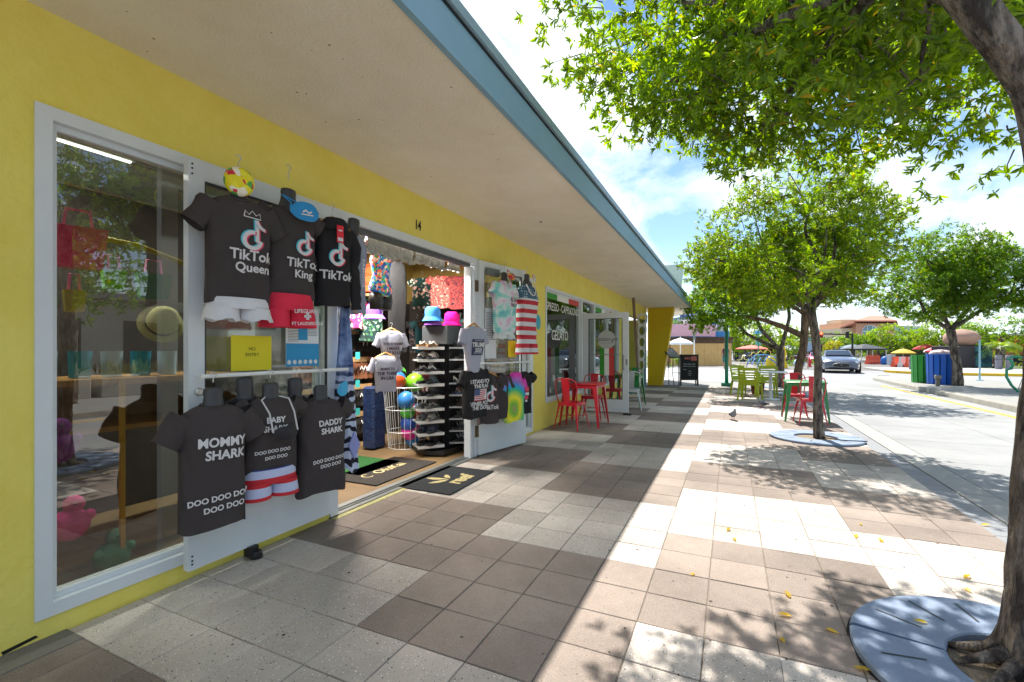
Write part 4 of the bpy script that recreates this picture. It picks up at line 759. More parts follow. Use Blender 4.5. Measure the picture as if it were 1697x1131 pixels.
# mannequin in printed swimsuit
flo = lambda n_, a, sc: ramp_mat(n_, a, scale=sc, dist=.05)
sw1 = flo('swim_floral', [(0, S(30, 90, 190)), (.25, S(236, 110, 90)), (.45, S(60, 170, 210)), (.62, S(240, 200, 190)), (.75, S(40, 60, 140)), (.88, S(90, 170, 90))], 34)
t = thing('swimsuit_form', 'black half mannequin wearing a bright blue and coral floral one-piece swimsuit', 'clothing display', (-3.60, 4.15, 1.93), RZ)
b = MB(); b.lathe([(.13, .0), (.165, .08), (.15, .14), (.115, .24), (.125, .32), (.15, .40), (.14, .45)], (0, 0, 0), 22, 1, .62, cap=False); b.build('swimsuit', sw1, t, smooth=True)
b = MB(); b.lathe([(.10, .43), (.135, .46), (.14, .50), (.08, .535), (.035, .55), (.033, .61), (.001, .62)], (0, 0, 0), 18, 1, .55); b.build('half_body', m_black, t, smooth=True)
for sx_ in (-1, 1): b = MB(); b.lathe([(.07, -.14), (.085, -.04), (.075, .04)], (sx_*.075, 0, 0), 12); b.build('thigh', m_black, t, smooth=True)
b = MB(); b.tube([(-.10, -.08, .42), (-.09, -.06, .50), (-.06, 0, .53)], .012, 6); b.tube([(.10, -.08, .42), (.09, -.06, .50), (.06, 0, .53)], .012, 6); b.build('shoulder_strap', sw1, t)
# clothes along the back of the shop
floras = [('green floral top hanging beside the black cloth at the back', (-4.34, 5.95, 1.95), flo('floral_green', [(0, S(14, 62, 58)), (.6, S(206, 160, 150)), (.72, S(20, 74, 66)), (.88, S(220, 214, 190))], 26), .16, .5),
          ('coral printed blouse hanging right of the green floral top', (-4.02, 6.0, 1.97), flo('floral_coral', [(0, S(206, 86, 80)), (.45, S(70, 40, 50)), (.6, S(220, 110, 96)), (.85, S(234, 176, 160))], 60), .17, .5),
          ('rust printed blouse, rightmost of the hanging tops at the back', (-3.72, 6.05, 1.95), flo('floral_rust', [(0, S(150, 56, 60)), (.5, S(60, 30, 40)), (.65, S(176, 76, 70))], 60), .16, .5),
          ('pink and white floral blouse hanging above the violet hat', (-4.66, 4.78, 1.62), flo('floral_pink', [(0, S(214, 40, 96)), (.55, S(234, 200, 200)), (.8, S(220, 60, 110))], 34), .15, .42),
          ('dark green leafy shirt hanging right of the pink floral blouse', (-4.60, 5.10, 1.45), flo('floral_leaf', [(0, S(12, 40, 36)), (.5, S(60, 110, 70)), (.66, S(150, 180, 150)), (.78, S(14, 50, 60))], 34), .17, .66),
          ('navy t-shirt with a small green and blue stripe tag on the back rack', (-4.70, 4.42, 1.66), M('navy_cotton', S(20, 24, 38), rough=.9, var=.1), .17, .36)]
for lab, loc, mt, hw_, hh in floras:
    t = thing('blouse', lab, 'top', loc, R(60) if loc[1] < 5.5 else R(20), 'tops hung at the back of the shop'); sh = Shirt(hw_, hh, .06, loc[1]*9); sh.mesh('cap').build('fabric', mt, t, smooth=True); hook(t, hh, .05)
for k in range(9):
    t = thing('blouse', '%s hanging below the floral tops, %s from the left' % (['dark printed shirt', 'teal patterned shirt', 'brown shirt'][k % 3], ['first', 'second', 'third', 'fourth', 'fifth', 'sixth', 'seventh', 'eighth', 'ninth'][k]), 'top', (-4.55+k*.135, 6.1-.02*(k % 2), 1.28), R(30+8*(k % 3)), 'tops hung at the back of the shop'); sh = Shirt(.13, .52, .05, 90+k); sh.mesh('cap', n=28).build('fabric', [flo('dark_print', [(0, S(26, 28, 36)), (.6, S(120, 96, 90)), (.75, S(30, 34, 40))], 40) if 'dark_print' not in MATS else MATS['dark_print'], M('teal_cotton', S(34, 74, 80), rough=.9, var=.3), M('brown_cotton', S(84, 58, 44), rough=.9, var=.2)][k % 3], t, smooth=True); hook(t, .52, .05)
for k in range(8):
    t = thing('hanging_shorts', '%s swim shorts low on the back wall, %s from the left' % (['navy', 'coral', 'grey'][k % 3], ['first', 'second', 'third', 'fourth', 'fifth', 'sixth', 'seventh', 'eighth'][k]), 'shorts', (-4.5+k*.15, 6.15, .98), R(20), 'swim shorts on the back wall'); shorts(t, .26, .34, .05, M('swim%d' % (k % 3), S(*[(30, 40, 70), (170, 70, 66), (90, 94, 100)][k % 3]), rough=.8, var=.2), 0, k); hook(t, -.03, .06)
t = thing('black_cover', 'tall black cloth hanging between the shoe boxes and the floral tops', 'cloth', (-4.15, 5.12, 1.30), R(60)); sh = Shirt(.13, 1.25, .06, 77); sh.mesh(None).build('fabric', M('black_velvet', S(14, 14, 15), rough=1, var=.1), t, smooth=True)
# orange shoe boxes in stacks
m_box = M('orange_card', S(206, 86, 40), rough=.7, var=.06); m_lid = M('orange_lid', S(186, 70, 32), rough=.7, var=.06)
def shoebox(label, x, y, z):
    t = thing('shoe_box', label, 'shoe box', (x, y, z), R(4), 'orange shoe boxes on the high shelf'); b = MB(); b.box(-.16, .16, -.10, .10, 0, .095); b.build('box', m_box, t); b = MB(); b.box(-.165, .165, -.105, .105, .097, .125); b.build('lid', m_lid, t); b = MB(); b.box(.1605, .162, -.065, .035, .03, .075); b.build('end_label', M('box_label', S(210, 196, 180), rough=.6, var=.12, scale=60), t)
for c_, (y_, n_, nm) in enumerate(((4.37, 4, 'left'), (4.64, 3, 'second'), (5.20, 3, 'right'))):
    for k in range(n_): shoebox('orange shoe box, %s of the %s stack on the high shelf' % (['lowest', 'second from the bottom', 'third from the bottom', 'topmost'][k] if k < n_-1 or n_ == 4 else 'topmost', nm), -4.66, y_, 2.10+(.06 if c_ == 2 else 0)+k*.128)
b = MB(); b.box(-4.9, -4.45, 3.8, 5.6, 2.06, 2.095); b.build('high_shelf', M('shelf_wood', S(120, 92, 60), rough=.7), bld, True)
# flip-flops on the slat wall
FF = None; rows_ = ['top', 'second', 'third', 'bottom']
def ff(loc, rz_, col, strap, lab, grp):
    t = thing('flip_flops', lab, 'flip-flops', loc, rz_, grp); b = MB(); poly = [(.0, -.12), (.035, -.105), (.03, -.03), (.045, .06), (.03, .115), (0, .13), (-.03, .10), (-.036, .03), (-.03, -.09)]
    for dx in (-.03, .03): b.prism([(px+dx, py) for px, py in poly], .02, 'y', (0, dx*.3, 0))
    b.build('sole', col, t); b = MB()
    for dx in (-.03, .03): b.tube([(dx-.032, -.002+dx*.3, -.03), (dx-.02, -.03+dx*.3, .02), (dx, -.012+dx*.3, .07)], .006, 5); b.tube([(dx+.032, -.002+dx*.3, -.03), (dx+.02, -.03+dx*.3, .02), (dx, -.012+dx*.3, .07)], .006, 5)
    b.build('strap', strap, t); b = MB(); b.box(-.05, .05, -.004, .0, .13, .20); b.build('header_card', M('kraft_card', S(150, 118, 78), rough=.8, var=.15, scale=20), t); return t
mb, mbr, mws, mte = M('sole_black', S(30, 28, 28), rough=.8), M('sole_brown', S(112, 66, 40), rough=.7, var=.2), M('strap_white', S(206, 204, 200), rough=.6), M('card_teal', S(60, 170, 170))
proto = {}
for r_ in range(4):
    for c_ in range(11):
        k = (r_ == 1, c_ % 3 == 0); lab = '%s flip-flops, %s in the %s row of the wall rack' % (('brown' if k[0] else 'black')+(' white-strapped' if k[1] else ''), ['leftmost', 'second from left', 'third from left', 'fourth from left', 'fifth from left', 'middle', 'fifth from right', 'fourth from right', 'third from right', 'second from right', 'rightmost'][c_], rows_[r_]); loc = (-4.80+.015*(c_ % 2), 4.02+c_*.125, 1.42-r_*.39); kk = (k[0], k[1])
        if kk not in proto: proto[kk] = ff(loc, R(62), mbr if k[0] else mb, mws if k[1] else mb, lab, 'flip-flops on the wall rack')
        else: dup(proto[kk], loc, R(62+rnd.uniform(-12, 12)), lab, 'flip-flops on the wall rack')
    for c_ in (2, 7):
        b = MB(); b.box(-.002, .002, -.04, .04, -.05, .05); o = b.build('price_card', mte); o.location = (-4.68, 4.05+c_*.125, 1.64-r_*.39); tag(o, 'teal price card %s the %s row of flip-flops' % (['over the left of', 'over the right of'][c_ > 4], rows_[r_]), 'card')
t = thing('brand_board', 'dark shelf board lettered with a footwear name above the flip-flops', 'sign', (-4.62, 4.62, 1.66), RZ); b = MB(); b.box(-.5, .5, 0, .05, -.06, .06); b.build('board', M('board_dark', S(34, 28, 26), rough=.6), t); Print(lambda x, z: -.001, .0005).text('OluKai', .085, .1, 0, bold=.01).build('lettering', m_print, t)
for k, (y_, z_, lab) in enumerate(((4.55, 1.13, 'light grey t-shirt lettered I make the rules, upper of the two on the hanger chain'), (4.42, .83, 'light grey t-shirt with dark print, lower of the two on the hanger chain'))):
    t = thing('t_shirt', lab, 't-shirt', (-3.78+.02*k, y_, z_), R(66)); sh = Shirt(.165-.01*k, .43, .055, 50+k, taper=.5 if k == 0 else .8); sh.mesh('short', lean=8).build('fabric', m_grey, t, smooth=True); hook(t, .43, .06, True)
    p = Print(sh.f, .0095)
    for q, s_ in enumerate((('THIS IS WHERE', 'I MAKE', 'THE RULES'), ('BORN TO', 'THE THIRD', 'IN USA'))[k]): p.text(s_, .04 if q == 0 else .052, .0, .27-q*.055, bold=.03)
    p.build('lettering', M('print_dark', S(70, 40, 46), var=0), t)
t = thing('folded_beach_towels', 'blue plastic-wrapped towels standing left of the wire ball basket', 'towels', (-4.32, 4.86, .02)); b = MB(); b.bbox(-.10, .10, -.14, .12, 0, .82, .03); b.build('bundle', M('towel_blue', S(34, 52, 92), rough=.35, var=.4, scale=18, bump=.8, bscale=30), t, smooth='auto')
bk = thing('wire_basket', 'white wire basket full of beach balls and toys inside the shop', 'basket', (-4.03, 5.14, .01)); 
for k in range(20):
    a = 2*pi*k/20; b = MB(); b.tube([(.22*cos(a), .22*sin(a), 0), (.30*cos(a), .30*sin(a), .82)], .004, 4); b.build('upright_wire', m_white, bk)
for z in (.0, .22, .52, .82): r_ = .22+.08*z/.82; b = MB(); b.tube([(r_*cos(2*pi*k/20), r_*sin(2*pi*k/20), z) for k in range(21)], .005, 4); b.build('hoop_wire', m_white, bk)
ballc = [((236, 96, 40), 'orange and multicoloured', .92, -.02, -.16, .13), ((120, 190, 40), 'lime green', .88, .10, .08, .13), ((34, 34, 40), 'black', 1.0, -.12, .0, .11), ((60, 130, 200), 'blue', .66, .12, -.14, .12), ((30, 32, 36), 'dark', .60, -.08, .06, .12), ((90, 200, 70), 'green ringed', .50, .12, -.10, .10), ((226, 90, 50), 'rainbow striped', .48, .10, .10, .11), ((50, 90, 180), 'deep blue', .34, .12, -.08, .11), ((226, 50, 160), 'hot pink', .22, .12, -.06, .11), ((40, 140, 220), 'sky blue', .10, .10, .02, .09), ((206, 60, 150), 'magenta', .26, .08, .12, .1)]
for q, (c_, nm, z, dx, dy, r_) in enumerate(ballc):
    b = MB(); b.ball((0, 0, 0), r_, 20, 12); o = b.build('ball', ramp_mat('ball%d' % q, [(0, S(*c_)), (.55, S(*ballc[(q+3) % 11][0])), (.72, S(*c_))], scale=5, rough=.3, dist=.05) if q % 2 == 0 else M('ball%d' % q, S(*c_), rough=.3, var=.08), smooth=True); o.location = (-4.03+dx, 5.14+dy, z); tag(o, '%s ball in the wire basket, %s' % (nm, 'heaped on top' if z > .8 else 'seen through the wires'), 'ball', 'balls in the wire basket')
# things behind the display window
m_pinkp = M('foam_pink', S(206, 110, 160), rough=.6); 
for k, (y_, z_, lab) in enumerate(((.70, 2.08, 'pink foam clog hanging at the upper left of the display window'), (.66, 1.72, 'lilac foam clog hanging below the red bag in the display window'), (.66, 1.50, 'small pink foam clog halfway down the display window edge'), (.66, 1.22, 'dull mauve foam clog hanging above the floor toys'))):
    t = thing('foam_clog', lab, 'clog', (-3.28+.03*k, y_+.30, z_), R(80)); b = MB(); b.ball((0, 0, 0), .075, 16, 12, .75, .6, 1.6); b.build('clog_body', [m_pinkp, M('foam_lilac', S(190, 130, 190), rough=.6)][k % 2], t, smooth=True); b = MB()
    for q in range(5): b.ball((.02*(q % 2)-.01, -.043, .02+q*.018), .006, 6, 4)
    b.build('vent_hole', m_black, t, kind='stuff')
def bag(lab, loc, w_, h_, col, rz_=R(75)):
    t = thing('beach_bag', lab, 'bag', loc, rz_); b = MB(); b.loft([[(-w_/2*.8, -.05, 0), (w_/2*.8, -.05, 0), (w_/2*.8, .05, 0), (-w_/2*.8, .05, 0)], [(-w_/2, -.06, h_), (w_/2, -.06, h_), (w_/2, .06, h_), (-w_/2, .06, h_)]]); b.build('bag_body', M('bag_%d_%d_%d' % col, S(*col), rough=.4, var=.15, bump=.2), t); b = MB(); b.tube([(-w_/4, 0, h_), (-w_/5, 0, h_+.1), (w_/5, 0, h_+.1), (w_/4, 0, h_)], .008, 6); b.build('bag_handle', m_pinkp, t)
bag('crimson beach bag hanging in the display window', (-3.25, 1.30, 1.78), .24, .22, (214, 40, 100)); bag('small lime green pouch hanging right of the crimson bag', (-3.6, 1.62, 1.72), .12, .12, (120, 190, 40)); bag('small yellowed pouch under the crimson bag', (-3.6, 1.42, 1.56), .10, .13, (170, 160, 60)); bag('striped bag hanging at the centre of the display window', (-3.8, 1.95, 1.70), .20, .18, (90, 130, 110))
t = thing('straw_hat', 'pale straw sun hat with a dark band standing on the display', 'hat', (-3.42, 1.80, 1.50), R(60)); t.rotation_euler = (R(70), 0, R(75)); b = MB(); b.lathe([(.13, 0), (.125, .012), (.085, .02)], (0, 0, 0), 24, cap=False); b.build('brim', M('straw', S(196, 190, 130), rough=.9, var=.15, scale=60), t, smooth=True); b = MB(); b.lathe([(.092, .05), (.085, .11), (.05, .13), (.001, .13)], (0, 0, 0), 24, cap=False); b.build('crown', MATS['straw'], t, smooth=True); b = MB(); b.lathe([(.092, .02), (.094, .05)], (0, 0, 0), 24, cap=False); b.build('band', m_black, t, smooth=True)
t = thing('display_counter', 'wooden counter with shelves standing behind the display window', 'counter', (-3.9, 1.75, .006)); b = MB(); b.bbox(-.3, .3, -.75, .75, .0, .04, .01); b.box(-.3, .3, -.75, .75, 1.10, 1.14); b.box(-.3, .3, -.75, .75, .80, .83); b.build('counter_top', M('counter_wood', S(160, 116, 56), rough=.5, var=.15), t); b = MB(); b.box(-.29, .29, -.74, -.70, .04, 1.10); b.box(-.29, .29, .70, .74, .04, 1.10); b.box(-.28, -.25, -.7, .7, .83, 1.10); b.build('counter_side', MATS['counter_wood'], t)
for k in range(5):
    b = MB(); b.lathe([(.055, 0), (.06, .16), (.062, .17)], (0, 0, 0), 14); o = b.build('plastic_tub', M('tub%d' % (k % 2), S(*[(150, 176, 190), (40, 150, 180)][k % 2]), rough=.3), smooth='auto'); o.location = (-3.78, 1.35+k*.17, 1.152); tag(o, '%s plastic tub on the counter, %s in the row of five' % (['clear grey', 'teal'][k % 2], ['leftmost', 'second', 'middle', 'fourth', 'rightmost'][k]), 'tub', 'tubs on the window counter')
t = thing('yellow_pole', 'thin yellow wooden post standing behind the display window glass', 'post', (-3.35, 1.55, .006)); b = MB(); b.box(-.012, .012, -.012, .012, 0, 1.15); b.build('post', M('pole_yellow', S(190, 140, 40), rough=.6), t); b = MB(); b.box(-.04, .04, -.04, .04, 0, .02); b.build('foot', m_black, t)
t = thing('swim_tube', 'yellow foam swim tube hanging high behind the display window', 'pool toy', (-3.7, 1.9, 2.0)); b = MB(); b.tube([(0, -.4, .06), (0, -.1, .05), (0, .3, -.05), (0, .5, -.14)], .018, 10); b.build('tube', M('foam_yellow', S(150, 132, 40), rough=.7), t, smooth=True)
for k, (y_, c_, lab) in enumerate(((1.22, (120, 50, 130), 'purple plush toy low behind the display window'), (1.30, (200, 40, 130), 'pink plush toy on the floor behind the display window'), (1.52, (70, 130, 100), 'green plush toy on the floor behind the display window'))):
    t = thing('plush_toy', lab, 'toy', (-3.3-.05*k, y_, [.80, .35, .08][k])); b = MB(); b.ball((0, 0, .0), .08, 14, 10, 1, 1.2, 1.1); b.ball((0, .02, .11), .05, 12, 8); b.ball((.03, .08, .04), .03, 8, 6); b.ball((.03, -.08, .04), .03, 8, 6); b.build('plush', M('plush%d' % k, S(*c_), rough=.95, var=.2), t, smooth=True); b = MB(); b.ball((.045, .01, .12), .008, 6, 4); b.build('eye', m_black, t)
b = MB(); b.box(-3.16, -3.12, .99, 2.69, 2.20, 2.40); b.build('valance_strip', mv, bld, True)
print('part3 ok')
# ================================================================ TREES
LT = np.array([(0, 0, 0), (-.38, .28, .10), (0, .30, 0), (.38, .28, .10), (-.42, .6, .10), (0, .62, -.02), (.42, .6, .10), (0, 1, -.10)])
LF = np.array([(0, 2, 1, 1), (0, 3, 2, 2), (1, 2, 5, 4), (2, 3, 6, 5), (4, 5, 7, 7), (5, 6, 7, 7)])
def leaf_template():   # triangles only
    V = LT; F = [(0, 2, 1), (0, 3, 2), (1, 2, 5), (1, 5, 4), (2, 3, 6), (2, 6, 5), (4, 5, 7), (5, 6, 7)]; return V, np.array(F)
L2V = np.array([(0, 0, 0), (-.4, .5, .12), (0, 1, 0), (.4, .5, .12)]); L2F = np.array([(0, 2, 1), (0, 3, 2)])
def unit(a): return a/np.maximum(1e-9, np.linalg.norm(a, axis=-1, keepdims=True))
def frames(D, up):
    D = unit(D); X = unit(np.cross(D, up)); Nn = np.cross(X, D); return X, D, Nn
def leaves_mesh(name, P, D, U, L, Wd, mat, parent, full, kind='stuff'):
    V0, F0 = leaf_template() if full else (L2V, L2F); X, D, Nn = frames(D, U); n = len(P)
    V = P[:, None, :]+X[:, None, :]*(V0[None, :, 0:1]*(L*Wd)[:, None, None])+D[:, None, :]*(V0[None, :, 1:2]*L[:, None, None])+Nn[:, None, :]*(V0[None, :, 2:3]*L[:, None, None])
    F = (F0[None]+(np.arange(n)*len(V0))[:, None, None]).reshape(-1, 3)
    o = np_mesh(name, V.reshape(-1, 3), F, mat, parent, kind); return o
def crown_points(ells, n, shell=.45, seed=1, gap=.0):
    """points spread through a union of ellipsoids, denser towards the outside, with gaps from a noise field"""
    g = np.random.default_rng(seed); out = []; vol = np.array([e[1][0]*e[1][1]*e[1][2] for e in ells]); vol = vol/vol.sum()
    while len(out) < n:
        k = g.choice(len(ells), p=vol); c, r = ells[k]; d = g.normal(size=3); d /= np.linalg.norm(d); q = shell+(1-shell)*g.random()**.6 if g.random() < .75 else g.random()**.5
        p = np.array(c)+d*q*np.array(r)*(1+.34*mn.noise(Vector(d*2.6+k*3.3+seed)))
        if mn.noise(Vector(p*1.6+seed*7.0)) < gap-.08: continue
        out.append((p, k, d))
    return out
def cluster_leaves(pts, ells, per, L0, seed, spread=.06, wd=.32):
    g = np.random.default_rng(seed); P = []; D = []; U = []; Ls = []
    for p, k, d in pts:
        c = np.array(ells[k][0]); a = unit(p-c+np.array([0, 0, .3])+g.normal(size=3)*.5); m = g.integers(per[0], per[1]+1)
        th = g.random(m)*2*pi; t1 = unit(np.cross(a, [.3, .2, .9])); t2 = np.cross(a, t1); el = g.random(m)*.9+.15
        dd = a[None]*el[:, None]+(t1[None]*np.cos(th)[:, None]+t2[None]*np.sin(th)[:, None])*.9; dd[:, 2] -= .18
        P.append(p[None]-a[None]*(g.random((m, 1))*spread)); D.append(dd); U.append(np.tile(a, (m, 1))+g.normal(size=(m, 3))*.25+[0, 0, .4]); Ls.append(L0*(.65+.6*g.random(m)))
    return np.concatenate(P), unit(np.concatenate(D)), np.concatenate(U), np.concatenate(Ls)
def bark(name, c1, c2, s=14):
    m = M(name, S(*c1), rough=.95, var=.2, scale=s, col2=S(*c2), bump=1.0, bscale=26); t, p = nodes(m)
    tx = [n for n in t.nodes if n.type == 'TEX_COORD'][0]; mpn = N(t, 'ShaderNodeMapping'); mpn.inputs['Scale'].default_value = (1, 1, .28); t.links.new(tx.outputs['Object'], mpn.inputs[0])
    for n in t.nodes:
        if n.type == 'TEX_NOISE': t.links.new(mpn.outputs[0], n.inputs['Vector'])
        if n.type == 'BUMP': n.inputs['Distance'].default_value = .09
        if n.type == 'VALTORGB': n.color_ramp.elements[0].position = .42; n.color_ramp.elements[1].position = .6
    return m
m_bark = bark('bark_grey', (66, 58, 54), (150, 138, 126)); m_bark2 = bark('bark_warm', (92, 72, 54), (150, 122, 96))
m_leafA = leaf_mat('leaf_bright', (.075, .15, .010), (.20, .30, .018), .035); m_leafB = leaf_mat('leaf_deep', (.045, .115, .010), (.14, .25, .018), .01); m_leafC = leaf_mat('leaf_lime', (.09, .17, .012), (.20, .32, .02), .02)
def rough_trunk(path, rads, name, mat, parent, n=16, amp=.12, seed=0, roots=0):
    """trunk with lobed, uneven cross-sections; optional root flare"""
    pts = []; rr = []
    for i in range(len(path)-1):
        a, b_ = Vector(path[i]), Vector(path[i+1]); k = max(2, int((b_-a).length/(.03 if n > 24 else .07)))
        for q in range(k): u = q/k; pts.append(a.lerp(b_, u)); rr.append(rads[i]+(rads[i+1]-rads[i])*u)
    pts.append(Vector(path[-1])); rr.append(rads[-1])
    # smooth
    for _ in range(3): pts = [pts[0]]+[(pts[i-1]+pts[i]*2+pts[i+1])/4 for i in range(1, len(pts)-1)]+[pts[-1]]
    rings = []; up = Vector((1, 0, 0))
    for i, p in enumerate(pts):
        d = (pts[min(i+1, len(pts)-1)]-pts[max(i-1, 0)]).normalized(); x = (up-d*up.dot(d)).normalized(); up = x; y = d.cross(x); ring = []
        for k in range(n):
            a = 2*pi*k/n; dirv = x*cos(a)+y*sin(a); e = mn.noise(Vector((dirv*1.6+Vector((0, 0, p.z*2.2+seed)))))*amp*1.5+mn.noise(Vector((dirv*4+Vector((0, 0, p.z*5+seed)))))*amp*.9+mn.noise(Vector((dirv*9+Vector((0, 0, p.z*9+seed)))))*amp*.5
            if roots: e += roots*max(0, 1-(p.z-pts[0].z)/.22)**2*(.55+.55*sin(a*4+seed))
            ring.append(p+dirv*rr[i]*(1+e))
        rings.append(ring)
    b = MB(); b.loft(rings); return b.build(name, mat, parent, True, smooth=True)
def limb(parent, a, b_, r0, r1, mat, seed, sag=.1, name='limb', n=9):
    a, b_ = Vector(a), Vector(b_); g = random.Random(seed); mid = a.lerp(b_, .35)+Vector((g.uniform(-1, 1), g.uniform(-1, 1), g.uniform(0, 1)))*sag*(b_-a).length; m2 = a.lerp(b_, .7)+Vector((g.uniform(-1, 1), g.uniform(-1, 1), g.uniform(-.3, 1)))*sag*.8*(b_-a).length
    return rough_trunk([a, mid, m2, b_], [r0, r0*.75+r1*.25, r0*.4+r1*.6, r1], name, mat, parent, n, .10, seed)
def tree(name, label, path, rads, ells, nclu, per, L0, mat, bmat, seed, cat='tree', group=None, full=False, fork=None, nl=7, base=None, roots=0, twigs=True, wd=.34, gap=0.0, keepn=0):
    base = base or path[0]; t = thing(name, label, cat, base, 0, group); fork = Vector(fork or path[-1])
    rough_trunk(path, rads, 'trunk', bmat, t, 30 if roots else 18, .14 if roots else .11, seed, roots)
    pts = crown_points(ells, nclu, .5, seed, gap); g = random.Random(seed); tips = []
    # limbs reach to spread points of each lobe
    for k, (c, r) in enumerate(ells):
        e = Vector(c)+Vector((g.uniform(-.3, .3)*r[0], g.uniform(-.3, .3)*r[1], g.uniform(-.1, .3)*r[2])); limb(t, fork+Vector((0, 0, -.05)), e, rads[-1]*.58, rads[-1]*.18, bmat, seed+k); tips.append(e)
    for k in range(nl):
        p = pts[k][0]; c = min(tips, key=lambda q: (q-Vector(p)).length); limb(t, fork.lerp(c, g.uniform(.35, .9)), p, rads[-1]*.3, rads[-1]*.07, bmat, seed+50+k)
    if twigs:
        b = MB()
        for k in range(0, min(len(pts), 420)):
            p = Vector(pts[k][0]); c = Vector(ells[pts[k][1]][0]); q = p.lerp(c, .33)+Vector((g.uniform(-.1, .1), g.uniform(-.1, .1), g.uniform(-.12, .05))); b.tube([q, p.lerp(q, .5)+Vector((g.uniform(-.03, .03),)*3), p], [.006, .004, .002], 4, False)
        b.build('twigs', bmat, t, True, kind='stuff')
    P, D, U, Ls = cluster_leaves(pts, ells, per, L0, seed); bl = np.array(base); 
    if keepn:
        camp = np.array([0, 0, 1.331]); fwd = np.array([-.4245, .905, 0]); rt = np.array([.905, .4245, 0]); q = P-camp; fw = q@fwd; u = (q@rt)/np.maximum(fw, .01); v = q[:, 2]/np.maximum(fw, .01)
        vis = (fw > .3) & (np.abs(u) < 1.12) & (v < .77); sc = np.where(vis, fw, 1e6); idx = np.argsort(sc)[:keepn]; V0, F0 = leaf_template(); me = bpy.data.meshes.new('leaf'); VV = V0.copy(); VV[:, 0] *= wd; me.from_pydata([tuple(a) for a in VV], [], [tuple(int(q_) for q_ in f) for f in F0]); me.materials.append(mat)
        X, Dn, Nn = frames(D[idx], U[idx])
        for a, x, d, nn_, l in zip(P[idx]-bl, X, Dn, Nn, Ls[idx]):
            o = bpy.data.objects.new('leaf', me); C.objects.link(o); o.parent = t; o.matrix_basis = Matrix(((x[0]*l, d[0]*l, nn_[0]*l, a[0]), (x[1]*l, d[1]*l, nn_[1]*l, a[1]), (x[2]*l, d[2]*l, nn_[2]*l, a[2]), (0, 0, 0, 1)))
        m_ = np.ones(len(P), bool); m_[idx] = False; P, D, U, Ls = P[m_], D[m_], U[m_], Ls[m_]
    leaves_mesh('foliage', P-bl, D, U, Ls, np.full(len(P), wd), mat, t, full); return t
TG = 'street trees along the pavement edge'
# nearest tree, cut by the right edge of the picture
t1p = [(x_+.012, y_, z_) for x_, y_, z_ in [(1.09, 2.643, 0), (1.113, 2.653, .46), (1.124, 2.658, .84), (1.154, 2.672, 1.03), (1.193, 2.691, 1.53), (1.193, 2.691, 2.0), (1.122, 2.657, 2.41), (1.011, 2.605, 2.60), (.86, 2.58, 2.86), (.66, 2.75, 3.15)]]
_old = [q_ for q_ in [(1.05, 2.60, 0.0), (1.10, 2.62, .25), (1.115, 2.63, .5), (1.125, 2.64, .9), (1.165, 2.65, 1.2), (1.215, 2.66, 1.6), (1.25, 2.68, 2.0), (1.24, 2.70, 2.4), (1.14, 2.72, 2.72), (.92, 2.8, 3.05), (.7, 3.0, 3.35)]]
ells1 = [((-.30, 3.95, 4.15), (1.25, 1.3, .95)), ((.55, 4.6, 3.68), (1.2, 1.25, .92)), ((1.15, 3.55, 3.72), (1.1, 1.0, .85)), ((1.75, 4.6, 3.35), (.9, .9, .72)), ((.75, 2.95, 3.05), (.75, .6, .50)), ((1.7, 3.5, 3.0), (.55, .5, .38)), ((-.55, 4.3, 3.65), (.6, .7, .42)), ((.35, 4.9, 3.05), (.5, .5, .35)), ((.25, 3.75, 3.3), (.95, .8, .55))]
tree('street_tree', 'nearest tree with a gnarled trunk at the right edge and leafy branches overhead', t1p, [.095, .070, .064, .068, .060, .060, .062, .062, .060, .058], ells1, 5600, (8, 13), .070, m_leafA, m_bark, 3, group=TG, full=True, base=(1.09, 2.643, 0), roots=.55, nl=16, keepn=290, wd=.30, gap=-.12)
tt_ = bpy.data.objects['street_tree']
for k, (a, b_, c) in enumerate((((1.06, 2.58, .06), (.97, 2.48, .035), (.90, 2.43, .016)), ((1.03, 2.64, .07), (.94, 2.67, .04), (.87, 2.70, .016)), ((1.08, 2.56, .05), (1.06, 2.42, .03), (1.07, 2.32, .016)), ((1.03, 2.60, .08), (.94, 2.575, .045), (.86, 2.57, .018)))):
    rough_trunk([a, b_, c], [.030, .020, .010], 'root', m_bark, tt_, 9, .15, k)
b = MB(); b.tube([(1.33, 2.52, 2.02), (1.22, 2.45, 2.4), (1.24, 2.4, 2.9)], [.05, .04, .03], 8)
# second tree
tree('street_tree', 'slim tree in the round grate beside the green metal table', [(1.20, 8.21, 0), (1.17, 8.2, .5), (1.19, 8.2, 1.1), (1.15, 8.2, 1.55), (1.09, 8.2, 1.95)], [.078, .058, .052, .052, .058],
     [((.45, 8.1, 2.85), (1.15, 1.1, .85)), ((1.35, 8.2, 3.0), (.95, 1.1, .95)), ((.95, 8.3, 3.55), (1.05, 1.0, .75)), ((-.15, 8.2, 2.75), (.65, .7, .5)), ((.9, 8.1, 2.4), (1.3, 1.2, .5)), ((1.95, 8.3, 3.15), (.45, .6, .4))], 5200, (8, 12), .064, m_leafA, m_bark, 21, group=TG, full=False, nl=9)
tree('street_tree', 'brown-barked tree leaning slightly behind the green table, with one low branch', [(1.75, 15.9, 0), (1.80, 15.9, .7), (1.95, 15.9, 1.5), (1.98, 15.9, 2.4)], [.13, .11, .11, .10],
     [((1.3, 15.8, 3.7), (1.8, 1.8, 1.2)), ((.1, 15.4, 3.2), (1.3, 1.3, 1.0)), ((2.6, 16.2, 4.0), (1.4, 1.4, 1.0))], 4000, (8, 11), .11, m_leafB, m_bark2, 33, group=TG, nl=8)
